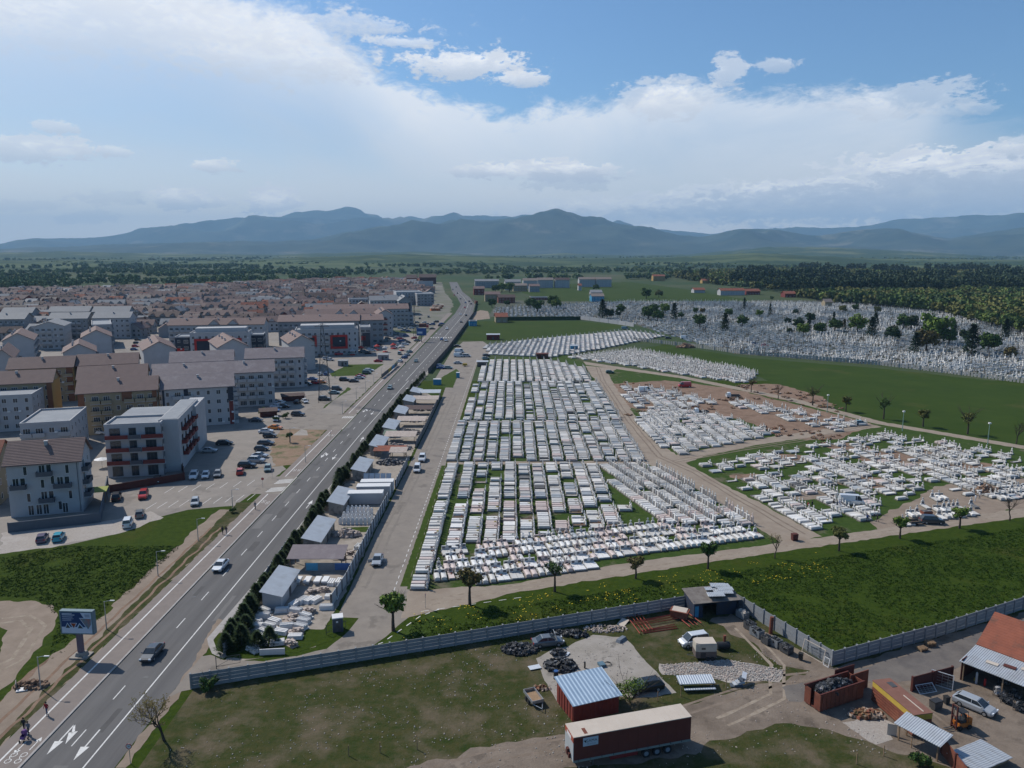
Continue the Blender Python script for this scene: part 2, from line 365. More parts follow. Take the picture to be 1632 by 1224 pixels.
def band(name, y0, y1, fl, fr, z, m, step=6, kind='structure', z2=None):
    ys = [y0 + (y1 - y0) * i / max(1, int((y1 - y0) / step)) for i in range(max(1, int((y1 - y0) / step)) + 1)]
    b = MB(); vs = []
    for y in ys: vs += [(fl(y), y, z), (fr(y), y, z)]
    b.add(vs, [(2 * i, 2 * i + 1, 2 * i + 3, 2 * i + 2) for i in range(len(ys) - 1)])
    return b.build(name, m, kind=kind)
farm = mat('plain', (.032, .058, .022), (.060, .074, .034), .0035, .97, (.10, .09, .06), .0016, t=(.42, .58), t3=(.55, .66), spec=.1)
b = MB(); b.add([(-9000, -400, 0), (9000, -400, 0), (9000, 6000, 0), (-9000, 6000, 0)], [(0, 1, 2, 3)]); b.build('ground', farm, kind='structure')
sheet('meadow', [(-130, 20), (260, 20), (330, 330), (-130, 330)], .004, grass)
# left: grass, gravel drive, path, bicycle path
for k_, x_ in enumerate((-58.7, -60.6)): band('wheel_rut', 70, 150, lambda y: x_ - .25 + .5 * noise.noise(Vector((y / 4, k_, 0))), lambda y: x_ + .2 + .5 * noise.noise(Vector((y / 4, k_, 0))), .0165, soil, 1)
sheet('soil_strip', [(-62.4, 60), (-57.4, 60), (-57.4, 166), (-61, 163), (-60.5, 135), (-62, 118), (-63.5, 96), (-62.5, 80)], .010, dirt, .7, .8)
sheet('soil_patch', px([(0, 1175), (60, 1130), (120, 1075), (180, 1010), (110, 1030), (60, 1060), (20, 1095), (0, 1120)]), .008, soil, .8, .8)
sheet('soil_band', px([(195, 985), (290, 890), (375, 812), (350, 812), (270, 880), (180, 965)]), .009, dirt, .6, .8)
sheet('gravel_drive', px([(-60, 1130), (0, 1105), (40, 1060), (75, 1015), (90, 985), (85, 968), (55, 959), (-80, 955), (-80, 985), (-20, 985), (10, 1005), (0, 1045), (-60, 1090)]), .012, dirt, .5, .8)
Lk = lambda y: lerp_tab([(50, -53), (300, -52.6), (432, -52.2), (575, -51.5), (690, -50.6), (815, -53.4), (937, -65.5), (1067, -81.5), (1400, -112)], y)
Rk = lambda y: lerp_tab([(50, -42.9), (200, -42.9), (300, -40.5), (432, -37), (575, -35.7), (690, -34.8), (815, -38.6), (937, -50.5), (1067, -67.5), (1400, -98)], y)
band('main_road', 50, 1400, Lk, Rk, .020, asphalt)
band('path', 50, 700, lambda y: -57.5, lambda y: -53.25, .024, paving)
band('shoulder', 106, 640, lambda y: Rk(y), lambda y: Rk(y) + 1.3, .018, concrete)
b = MB()
for y0, y1 in ((50, 172), (186, 236), (262, 500)):
    b.box(-53.27, y0, 0, -53.0, y1, .14)
b.build('kerb', kerbm, kind='structure')
b = MB(); Z = .0285; Z2 = .0325
def strip(x0, y0, x1, y1, w, z=Z):
    d = Vector((x1 - x0, y1 - y0)).normalized(); n = Vector((-d.y, d.x)) * w / 2
    b.add([(x0 + n.x, y0 + n.y, z), (x0 - n.x, y0 - n.y, z), (x1 - n.x, y1 - n.y, z), (x1 + n.x, y1 + n.y, z)], [(0, 1, 2, 3)])
def run(y0, y1, f, w, dash=None):
    if dash:
        y = y0
        while y < y1:
            e = min(y + dash[0], y1); strip(f(y), y, f(e), e, w); y += dash[0] + dash[1]
    else:
        y = y0
        while y < y1:
            e = min(y + 12, y1); strip(f(y), y, f(e), e, w); y += 12
run(50, 172, lambda y: -56.0, .22, None); run(186, 236, lambda y: -56.0, .22); run(262, 500, lambda y: -56.0, .22)
run(50, 330, lambda y: lerp_tab([(50, -46.3), (230, -46.1), (330, -44.4)], y), .17)
run(330, 1050, lambda y: (Lk(y) + Rk(y)) / 2 + .5, .17)
y = 61
while y < 330:
    strip(-49.6, y, -49.6, y + 3.1, .14); y += 9.3
run(330, 1050, lambda y: Lk(y) + 3.6, .15, (3.5, 8)); run(330, 1050, lambda y: Rk(y) - 3.4, .15, (3.5, 8))
run(106, 620, lambda y: Rk(y) - .15, .1)
def arrow(x, y, s=1, turn=0, L=5.2):
    """arrow pointing -y (s=1) or +y (s=-1)"""
    def q(*p): b.add([(x + a * s, y + c * s, Z2) for a, c in p], [tuple(range(len(p)))])
    q((-.09, 0), (.09, 0), (.09, L - 2), (-.09, L - 2)); q((-.5, 0), (0, -2.4), (.5, 0))
    if turn: q((-.09, L - 2), (.09, L - 2), (.75, 1.9), (.55, 1.5)); q((.2, 1.6), (1.1, 1.9), (1.0, -.5))
arrow(-48.0, 79.5); arrow(-51.5, 80.5, 1, 1)
arrow(-48.0, 204); arrow(-51.5, 206, 1, 1); arrow(-48, 262); arrow(-51.5, 266, 1, 1); arrow(-47.9, 520); arrow(-51, 524)
arrow(-44.6, 165, -1); arrow(-44.4, 225, -1); arrow(-42.5, 310, -1)
def bike(x, y):
    for dx, dy in ((0, 0), (.0, 1.1)):
        for k in range(8):
            a, c = k * math.pi / 4, (k + 1) * math.pi / 4
            strip(x + .32 * math.cos(a), y + dy + .38 * math.sin(a), x + .32 * math.cos(c), y + dy + .38 * math.sin(c), .09, Z2)
    strip(x, y + .2, x - .3, y + .9, .09, Z2)
for x, y in ((-54.0, 77), (-55.1, 77), (-54.1, 165), (-55.2, 166), (-54.1, 191), (-55.2, 191), (-54.1, 229), (-55.2, 229), (-54, 266)): bike(x, y)
for s, x, y in ((-1, -53.9, 79.8), (1, -55.2, 79.6)):
    strip(x, y - .9, x, y + .9, .12, Z2); b.add([(x - .35, y - .7 * s, Z2), (x + .35, y - .7 * s, Z2), (x, y - 1.5 * s, Z2)], [(0, 1, 2) if s > 0 else (2, 1, 0)])
for k in range(4): strip(-57.0 + k * .1, 173.5 + k * .9, -53.4, 174.5 + k * .9, .4, Z2)
for k in range(4): strip(-57.0 + k * .1, 180 + k * .9, -53.4, 181 + k * .9, .4, Z2)
for k in range(6): strip(-56.6 + k * .6, 254 + (k % 2) * .2, -56.5 + k * .6, 257, .3, Z2)
strip(-53.1, 172, -53.1, 186, .15); strip(-53.1, 238, -53.1, 260, .15)
for k in range(9): strip(-52 + k * 1.6, 497, -52 + k * 1.6, 501, .6, Z2)
b.build('road_markings', paint, kind='structure')
sheet('path_crossing', [(-60, 172), (-53, 172), (-53, 186), (-60, 186)], .026, asphalt_old)
sheet('side_road', [(-58, 237), (-52.9, 237), (-52.9, 261), (-58, 261), (-66, 262), (-70, 300), (-74, 238)], .026, asphalt_old)
patchm = mat('asphalt_patch', (.070, .067, .067), (.085, .082, .08), .6, .9); patchl = mat('pale_patch', (.15, .143, .138), (.13, .125, .12), .7, .9); rp = random.Random(12)
for i in range(26):
    x0 = rp.uniform(-52.6, -44.5); y0 = 62 + i * 9.5 + rp.uniform(-4, 4); w_ = rp.uniform(.5, 1.8); l_ = rp.uniform(1.2, 9); sheet('road_patch', [(x0, y0), (x0 + w_, y0 + rp.uniform(-.3, .3)), (x0 + w_, y0 + l_), (x0, y0 + l_)], .0235 + .0002 * i / 2, (patchm, patchl)[i % 2], .05, .5)
b = MB()
for i in range(9): y0 = 70 + i * 24; b.prism([(-51.3 + .35 * math.cos(k * .5236) + (i % 2) * 3.4, y0 + .35 * math.sin(k * .5236)) for k in range(12)], .02, .031)
b.build('manhole_covers', dsteel, kind='structure')
# right shoulder and corner island
sheet('dirt_shoulder', px([(200, 1224), (262, 1140), (300, 1090), (330, 1062), (325, 1045), (360, 990), (346, 985), (305, 1062), (248, 1140), (184, 1224)]), .022, dirt, .25, .8)
sheet('kerb_strip', px([(332, 1028), (330, 1018), (410, 925), (414, 931), (340, 1020), (345, 1034), (362, 1046), (356, 1050), (338, 1042)]), .031, kerbm)
sheet('lane_mouth', px([(292, 1082), (322, 1046), (336, 1044), (356, 1052), (420, 1054), (470, 1046), (478, 1066), (420, 1078), (340, 1092), (290, 1102), (268, 1112)]), .0275, asphalt_old, .08, .6)
# access lane and cemetery tracks
lane_pts = px([(300, 1100), (345, 1062), (450, 1052), (520, 1034), (556, 1006), (572, 985)]) + [(-26.6, 111), (-27.1, 150), (-26.7, 210), (-26.6, 290), (-27.5, 330), (-33.5, 335), (-33.5, 430), (-30, 475), (-18, 478), (-10, 440), (-13, 400), (-17.2, 385), (-17.3, 121)] + px([(690, 946), (665, 972), (640, 992), (615, 1015), (580, 1040), (480, 1066), (380, 1086)])
sheet('lane', lane_pts, .014, asphalt_old, .12, 1.5)
sheet('lane_verge', [(-18.6, 122), (-17.3, 122), (-17.3, 196), (-18.3, 196)], .018, grass_rich, .12, .8)
b = MB()
run(118, 400, lambda y: lerp_tab([(118, -19.4), (200, -18.9), (400, -18.0)], y), .12, (1.2, 1.2))
pr = px([(700, 971), (670, 982), (640, 1003), (610, 1024), (580, 1036), (545, 1044)])
for a, c in zip(pr, pr[1:]):
    for t in (0, .5): strip(a[0] + (c[0] - a[0]) * t, a[1] + (c[1] - a[1]) * t, a[0] + (c[0] - a[0]) * (t + .25), a[1] + (c[1] - a[1]) * (t + .25), .16)
fb = [(-16.5 + k * 2.4, 111.6 + k * 2.4 * .32 + .5) for k in range(1, 42)]
for k in range(0, 7): a, c = fb[k], fb[k + 1]; strip(a[0], a[1], a[0] + (c[0] - a[0]) * .5, a[1] + (c[1] - a[1]) * .5, .12)
b.build('lane_markings', paint, kind='structure')
FS = .34; FA = math.atan(FS)
sheet('track', [(-16.8, 110.4), (1.4, 120.0), (30.6, 130.6), (107.3, 156.3), (260, 208), (260, 216), (111, 162), (76, 150), (50.5, 141.2), (20.7, 132), (0.4, 123.0), (-17, 120.3)], .016, track, .35, 1.2)
sheet('cemetery_ground', [(-17.3, 120.5), (0, 122.8), (50, 140.5), (114, 162.5), (200, 192), (200, 205), (145, 216), (118, 248), (103, 291), (74, 343), (36, 385), (28, 420), (-13, 400)], .008, cemgrass, .3, 2)
sheet('diagonal_track', [(51.5, 141), (60.5, 145), (56, 162), (49.5, 183), (46, 197), (42.5, 224), (41.6, 255), (42.6, 325), (44, 352), (50, 365), (36, 374), (35.2, 358), (36.4, 300), (36.2, 262), (34.6, 215), (35, 199), (41.5, 183), (47, 160)], .013, track, .5, 1.5)
sheet('north_track', [(36, 378), (73, 338), (102, 288), (117, 246), (144, 213), (200, 176), (202, 180), (147, 216.5), (121, 248), (106, 291), (76, 343), (52, 370), (36, 389)], .015, track, .4, 1.5)
sheet('cross_track', [(43, 196), (52, 205), (70, 217.5), (117, 241), (115, 247), (69, 223), (50, 210), (42, 205), (36, 201), (-17, 199.5), (-17, 197), (34, 197.5)], .017, track, .4, 1.5)
sheet('cross_path', [(-17, 247.6), (36.5, 248.4), (36.5, 250), (-17, 249.6)], .012, concrete, .2, 1.5)
for k_, (a_, c_, r_) in enumerate(((1240, 730, 5), (1330, 745, 4), (1430, 730, 7), (1480, 745, 6), (1390, 770, 5), (1300, 790, 4), (1560, 745, 5), (1500, 720, 5), (1200, 760, 3), (1040, 730, 2.5), (1350, 712, 4), (1600, 770, 6))):
    g_ = G(a_, c_); sheet('plot_soil', [(g_[0] + r_ * 1.6 * math.cos(t_ * .524), g_[1] + r_ * math.sin(t_ * .524)) for t_ in range(12)], .0105 + .0001 * k_, (soil, dirt)[k_ % 2], 1.3, .8)
sheet('bare_soil', px([(975, 612), (1060, 606), (1160, 618), (1250, 640), (1390, 675), (1340, 700), (1250, 700), (1180, 668), (1080, 660), (1000, 650)]), .010, soil, 1.4, 1.5)
sheet('bare_yard', px([(1385, 832), (1450, 800), (1490, 775), (1580, 765), (1640, 770), (1640, 808), (1500, 832), (1400, 845)]), .010, dirt, .8, 1.2)
sheet('bare_soil_strip', px([(1180, 612), (1240, 612), (1310, 632), (1330, 648), (1260, 640), (1190, 625)]), .011, soil, .8, 1)
def ruts(pts, gap=1.5, w=.32, m=None, z=.0):
    for s in (-1, 1):
        b = MB(); vs = []; P_ = dense(pts, 1.2, 0, False) + [pts[-1]]
        for i, p in enumerate(P_):
            a, c = Vector(P_[max(i - 1, 0)]), Vector(P_[min(i + 1, len(P_) - 1)]); n = (c - a).normalized(); n = Vector((-n.y, n.x)); o_ = s * gap / 2 + .35 * noise.noise(Vector((i * .12, s, 0))); w_ = w * (.6 + .8 * abs(noise.noise(Vector((i * .3, s, 5)))))
            q = Vector(p) + n * o_; vs += [(q.x - n.x * w_, q.y - n.y * w_, z), (q.x + n.x * w_, q.y + n.y * w_, z)]
        b.add(vs, [(2 * i, 2 * i + 1, 2 * i + 3, 2 * i + 2) for i in range(len(P_) - 1)]); b.build('wheel_rut', m, kind='structure')
rutm = mat('rut', (.31, .26, .205), (.20, .155, .115), .9, .97, bump=.3, bs=6); rutd = mat('dark_rut', (.15, .115, .085), (.21, .165, .13), .7, .97, bump=.4, bs=6)
ruts([(-14, 115.5), (0, 121.5), (30, 131.5), (60, 142), (107, 159), (200, 191)], m=rutm, z=.0195); ruts([(57, 146), (52, 165), (46, 190), (40, 205), (38.5, 250), (39, 330), (41, 370)], m=rutd, z=.0205); ruts([(43, 200), (60, 210), (90, 226), (116, 244)], m=rutd, z=.0205); ruts([(38, 382), (75, 340), (104, 289), (119, 247), (145, 214)], m=rutm, z=.0205)
ruts(px([(640, 1250), (780, 1205), (950, 1175), (1130, 1120), (1230, 1085), (1310, 1075), (1450, 1100), (1540, 1170)]), 1.7, .3, rutd, .0245); ruts(px([(1180, 1000), (1240, 1060), (1240, 1110), (1150, 1150)]), 1.7, .3, rutm, .0245); ruts(px([(0, 990), (40, 985), (60, 1000), (30, 1050), (-40, 1085)]), 1.6, .35, rutm, .0165)
ruts([(-25, 122), (-24, 180), (-22.5, 300)], 1.6, .35, mat('lane_wear', (.165, .145, .125), (.205, .18, .155), .5, .95), .0165)
# meadows further away
fld = mat('field', (.024, .046, .004), (.034, .058, .006), .06, .96, (.060, .066, .016), .035, t3=(.55, .75), bump=.4, bs=.5, spec=.1)
sheet('east_meadow', px([(1060, 549), (1180, 569), (1400, 587), (1660, 615)]) + [(205, 240)] + px([(1632, 712), (1400, 672), (1290, 645), (1215, 602), (1010, 557)]), .006, fld, 1, 4)
sheet('north_meadow', [(-33.5, 482), (-31, 618), (52, 618), (88, 575), (36, 508), (-6, 478)], .006, fld, 1, 4)
sheet('far_meadow', px([(830, 466), (870, 454), (1000, 449), (1080, 459), (1210, 481), (1000, 481), (880, 480)]), .01, fld, 2, 10)
sheet('old_cemetery_ground', [(-20, 660), (40, 640), (90, 600), (120, 418), (178, 377), (300, 300), (560, 540), (340, 880), (-16, 880)], .006, mat('cemetery_soil', (.075, .075, .055), (.045, .055, .03), .1, .95, bump=0), 1, 8)
# left estate: streets and parking
sheet('parking_lot', [(-200, 120)] + px([(0, 882), (110, 868), (190, 850), (250, 825), (300, 812), (375, 806), (455, 748), (445, 735), (470, 700), (530, 680)]) + [(-58, 245), (-58.2, 470), (-62, 520), (-120, 560), (-420, 560), (-330, 300), (-220, 150)], .012, lotmat, .4, 2)
sheet('estate_ground', [(-120, 556), (-56, 540), (-56, 690), (-60, 800), (-74, 930), (-90, 1050), (-125, 1400), (-480, 1420), (-820, 1080), (-430, 556)], .011, mat('estate_paving', (.15, .135, .12), (.10, .11, .065), .05, .95, (.18, .16, .145), .02), 2, 10)
sheet('lot_gravel', px([(0, 882), (80, 872), (200, 848), (260, 825), (240, 815), (150, 835), (0, 850)]), .016, gravel, .5, 1)
sheet('waste_ground', px([(383, 750), (470, 740), (520, 684), (470, 681), (448, 684), (437, 700), (430, 725), (440, 742)]), .018, mat('waste_soil', (.20, .13, .085), (.24, .165, .11), .4, .95, (.085, .09, .035), .16, t3=(.5, .6), bump=.4), .5, 1)
sheet('slab', px([(466, 694), (491, 694), (489, 686), (480, 684)]), .022, concrete)
sheet('lawn', px([(525, 596), (555, 581), (612, 580), (585, 598), (530, 600)]), .018, grass_rich, .4, 2)
sheet('lawn', px([(518, 650), (555, 617), (560, 620), (482, 669), (478, 668)]), .018, grass_rich, .3, 1.5)
sheet('lawn', px([(546, 660), (600, 612), (605, 614), (550, 660)]), .020, grass_poor, .3, 1.5)
sheet('lane_lawn', px([(686, 612), (727, 588), (732, 592), (722, 618), (690, 617)]), .018, grass_rich, .2, 1.5)
sheet('verge', [(-61, 166), (-57.6, 166), (-57.6, 60), (-58.6, 60)], .014, grass_poor, .4, 1)
b = MB()
for i in range(12):
    p = G(232 + i * 18, 812 - i * 1.6); strip(p[0], p[1], p[0] + .3, p[1] + 4.6, .12, .02)
for i in range(9):
    p = G(262 + i * 22, 786 - i * 2); strip(p[0], p[1], p[0] + .3, p[1] + 4.6, .12, .02)
b.build('parking_lines', paint, kind='structure')
# yards in the foreground
fx = lambda x: 91.3 + (x + 40.8) * .34
sheet('yard_grass', [(-40.5, 91.2), (-40, 55), (80, 55), (200, 110), (200, 158), (80, 113.5), (43, 96.7), (34.2, 116.2)], .016, grass_poor, 0)
sheet('yard_track', px([(600, 1260), (655, 1224), (780, 1190), (905, 1168), (1110, 1120), (1200, 1094), (1290, 1072), (1240, 1060), (1190, 1020), (1130, 990), (1165, 978), (1330, 1066), (1632, 976), (1800, 930), (1900, 1224), (1700, 1300), (1520, 1224), (1380, 1182), (1260, 1150), (1130, 1180), (1110, 1205), (900, 1224), (830, 1260)]), .021, yard_dirt, .6, 1)
sheet('dark_tarmac', px([(1345, 1072), (1480, 1035), (1632, 987), (1800, 940), (1640, 1015), (1570, 1045), (1490, 1083), (1400, 1090)]), .026, asphalt_dark, .4, 1)
sheet('dark_patch', px([(1245, 1095), (1280, 1088), (1285, 1115), (1262, 1118)]), .026, asphalt_dark, .4, .7)
sheet('concrete_slab', px([(905, 1030), (945, 1012), (997, 1017), (1030, 1055), (1078, 1104), (1040, 1112), (960, 1110), (890, 1122), (868, 1085), (855, 1050), (880, 1035)]), .027, concrete, .15, .8)
sheet('pebble_ground', px([(1052, 1060), (1160, 1052), (1250, 1068), (1240, 1085), (1160, 1085), (1060, 1075)]), .028, gravel, .5, .7)
sheet('crushed_stone', px([(1340, 1150), (1395, 1140), (1428, 1155), (1425, 1180), (1395, 1188), (1370, 1175)]), .028, gravel, .5, .7)
sheet('stoneyard_ground', [(-39, 97), (-27.8, 102), (-27.2, 118), (-27.6, 190), (-27.2, 285), (-33, 300), (-40.5, 300), (-41, 130)], .024, mat('yard_soil', (.25, .215, .18), (.32, .28, .24), .5, .95, (.15, .13, .10), .2, bump=.4), .3, 1)
sheet('yard_corner_grass', px([(358, 1049), (400, 1050), (470, 1040), (530, 1020), (545, 1000), (480, 1005), (400, 1015), (375, 1020), (356, 1030)]), .030, grass, .3, .7)
sheet('earth_bank', [(-32.8, 622), (-18, 640), (-22, 720), (-30, 735), (-34.5, 700)], .02, dirt, 1, 3)
sheet('verge_corner', px([(600, 1030), (690, 975), (720, 985), (650, 1030)]), .012, grass_rich)

# ---------------------------------------------------------------- hills and mountains
def hillmesh(name, r0, r1, nr, prof, m, na=340, a0=-46, a1=46, shape=None, amp=.25, fs=900, seed=0, asym=.5):
    """a real range of hills: crest height prof(azimuth deg) in metres, rising from r0 to the crest and falling to r1"""
    b = MB(); vs = []
    for j in range(nr):
        t = j / (nr - 1); r = r0 + (r1 - r0) * t
        for i in range(na):
            az = a0 + (a1 - a0) * i / (na - 1)
            x = r * math.sin(R(az)); y = r * math.cos(R(az)); h = prof(az)
            s = math.sin(math.pi * (t ** (math.log(.5) / math.log(asym)))) ** 1.35
            p = Vector((x / fs, y / fs, seed))
            rid = 1 - abs(noise.noise(p)) * 2.0; rid += .5 * (1 - abs(noise.noise(p * 2.1)) * 2); rid += .25 * noise.noise(p * 4.7); rid += .12 * noise.noise(p * 9)
            k = 1 - amp + amp * (rid / 1.1)
            k = k if s < .96 else (k * .35 + .65)
            vs.append((x, y, -3 + max(0, h) * s * k))
    b.add(vs, [(j * na + i, j * na + i + 1, (j + 1) * na + i + 1, (j + 1) * na + i) for j in range(nr - 1) for i in range(na - 1)])
    return b.build(name, m, smooth=True, kind='structure')
def prof_from(pts, dist, scale=1):
    tab = []
    for p in pts:
        u, v = UV(*p); y = math.sqrt(max(1e-6, 1 - u * u - v * v))
        tab.append((math.degrees(math.atan2(u, y)), CAM_H + dist * v / math.sqrt(u * u + y * y)))
    return lambda a: lerp_tab(tab, a) * scale + (6 * noise.noise(Vector((a * 1.7, dist, 0))) + 5 * noise.noise(Vector((a * 5.3, dist, 4))) + 3 * noise.noise(Vector((a * 14, dist, 7)))) * dist / 9000
forest_far = mat('far_forest', (.020, .044, .020), (.050, .072, .030), .004, .97, (.12, .13, .06), .0011, t3=(.52, .62), spec=.05, bump=.6, bs=.02)
forest_mtn = mat('mountain_forest', (.018, .034, .026), (.062, .075, .05), .0022, .97, (.13, .125, .09), .0007, t3=(.55, .62), spec=.05)
hill_field = mat('hill_fields', (.060, .088, .038), (.090, .110, .050), .003, .97, (.030, .052, .024), .0016, t3=(.46, .52), spec=.05)
hillmesh('mountain_range', 15000, 25000, 44, prof_from([(-400, 398), (0, 388), (50, 380), (180, 376), (290, 356), (420, 343), (490, 340), (560, 335), (610, 347), (700, 343), (770, 338), (800, 343), (900, 352), (1000, 357), (1030, 362), (1090, 362), (1130, 368), (1240, 365), (1290, 358), (1350, 355), (1420, 351), (1500, 348), (1632, 345), (2000, 345)], 19800), forest_mtn, seed=2, amp=.5, fs=3000)
hillmesh('mountain_range', 9500, 15500, 40, prof_from([(-400, 402), (0, 396), (100, 393), (200, 388), (300, 384), (430, 386), (500, 380), (590, 364), (640, 357), (740, 351), (820, 345), (895, 337), (935, 346), (1000, 357), (1080, 372), (1120, 372), (1180, 359), (1230, 366), (1300, 372), (1370, 363), (1440, 368), (1510, 380), (1632, 362), (2000, 350)], 12500), forest_mtn, seed=5, amp=.55, fs=1900)
hillmesh('foothills', 5200, 9600, 30, prof_from([(-400, 404), (0, 402), (100, 400), (260, 404), (430, 406), (560, 402), (680, 401), (800, 408), (900, 403), (1000, 407), (1100, 405), (1230, 392), (1330, 394), (1450, 400), (1632, 412), (2000, 412)], 7200), forest_far, seed=8, amp=.3, fs=1100)
hillmesh('field_hills', 2500, 5600, 26, prof_from([(-400, 412), (0, 414), (300, 415), (420, 413), (560, 407), (650, 404), (760, 407), (900, 412), (1060, 410), (1200, 402), (1300, 408), (1400, 412), (1632, 414), (2000, 414)], 3900), hill_field, seed=11, amp=.3, fs=700)
# snow on the highest top
snow = mat('snow', (.8, .82, .85), (.7, .72, .75), .01, .7)
# ---------------------------------------------------------------- buildings
_wm = {}
def window_mesh(w, h, split=1, frame=frame_w):
    k = (w, h, split, frame.name)
    if k not in _wm:
        b = MB(); t = .07
        b.box(-w / 2, -.05, 0, w / 2, 0, t); b.box(-w / 2, -.05, h - t, w / 2, 0, h); b.box(-w / 2, -.05, t, -w / 2 + t, 0, h - t); b.box(w / 2 - t, -.05, t, w / 2, 0, h - t)
        for i in range(1, split): x = -w / 2 + w * i / split; b.box(x - .035, -.045, t, x + .035, 0, h - t)
        p = MB(); p.box(-w / 2 + t * .9, -.02, t * .9, w / 2 - t * .9, 0, h - t * .9)
        _wm[k] = (b.mesh('window', [frame]), p.mesh('pane', [glass]))
    return _wm[k]
def add_window(root, x, y, z, rot, w=1.4, h=1.5, split=2, frame=frame_w, name='window', pane=True):
    f, p = window_mesh(w, h, split, frame); n = Vector((math.sin(rot), -math.cos(rot)))
    o = ob(name, f, root, (x + n.x * .003, y + n.y * .003, z), rot)
    if pane: ob('pane', p, o)
    return o
_bm = {}
def balcony(root, x, y, z, rot, w=3.4, d=1.2, m=white_wall, h=1.0, slab=white_wall):
    k = (w, d, m.name, h)
    if k not in _bm:
        b = MB(); b.box(-w / 2, -d, -.15, w / 2, 0, 0, 1); b.box(-w / 2, -d - .002, .0, w / 2, -d + .1, h, 0); b.box(-w / 2, -d + .1, 0, -w / 2 + .1, 0, h, 0); b.box(w / 2 - .1, -d + .1, 0, w / 2, 0, h, 0)
        _bm[k] = b.mesh('balcony', [m, slab])
    return ob('balcony', _bm[k], root, (x, y, z), rot)
def gable_roof(L, D, h, rise, oh=.5, axis='x', th=.22, m=None):
    """roof of a building L x D whose ridge runs along x (or y), built as two thick slopes"""
    b = MB()
    if axis == 'x':
        k = rise / (D / 2); lo = h - oh * k
        for s in (0, 1):
            ye = -oh if s == 0 else D + oh
            b.add([(-oh, ye, lo), (L + oh, ye, lo), (L + oh, D / 2, h + rise), (-oh, D / 2, h + rise), (-oh, ye, lo + th), (L + oh, ye, lo + th), (L + oh, D / 2, h + rise + th), (-oh, D / 2, h + rise + th)],
                  [(4, 5, 6, 7) if s == 0 else (7, 6, 5, 4), (3, 2, 1, 0) if s == 0 else (0, 1, 2, 3), (0, 1, 5, 4) if s == 0 else (4, 5, 1, 0), (1, 2, 6, 5) if s == 0 else (5, 6, 2, 1), (3, 0, 4, 7) if s == 0 else (7, 4, 0, 3)])
    else:
        k = rise / (L / 2); lo = h - oh * k
        for s in (0, 1):
            xe = -oh if s == 0 else L + oh
            b.add([(xe, -oh, lo), (xe, D + oh, lo), (L / 2, D + oh, h + rise), (L / 2, -oh, h + rise), (xe, -oh, lo + th), (xe, D + oh, lo + th), (L / 2, D + oh, h + rise + th), (L / 2, -oh, h + rise + th)],
                  [(7, 6, 5, 4) if s == 0 else (4, 5, 6, 7), (0, 1, 2, 3) if s == 0 else (3, 2, 1, 0), (4, 5, 1, 0) if s == 0 else (0, 1, 5, 4), (5, 6, 2, 1) if s == 0 else (1, 2, 6, 5), (0, 3, 7, 4) if s == 0 else (4, 7, 3, 0)])
    return b
def body(L, D, h, rise=0, axis='x'):
    b = MB(); b.box(0, 0, 0, L, D, h)
    if rise:
        if axis == 'x':
            b.add([(0, 0, h), (0, D, h), (0, D / 2, h + rise), (L, 0, h), (L, D, h), (L, D / 2, h + rise)], [(0, 2, 1), (3, 4, 5), (0, 3, 5, 2), (1, 2, 5, 4)])
        else:
            b.add([(0, 0, h), (L, 0, h), (L / 2, 0, h + rise), (0, D, h), (L, D, h), (L / 2, D, h + rise)], [(0, 1, 2), (3, 5, 4), (0, 2, 5, 3), (1, 4, 5, 2)])
    return b
_cm = {}
def chimney(root, x, y, z, h=1.0, m=white_wall):
    if m.name not in _cm:
        b = MB(); b.box(-.3, -.3, -.8, .3, .3, 1); b.box(-.4, -.4, 1, .4, .4, 1.12); _cm[m.name] = b.mesh('chimney', [m])
    return ob('chimney', _cm[m.name], root, (x, y, z))
AC_ = MB().box(-.4, -.32, 0, .4, 0, .55).mesh('air_conditioner', [frame_w])
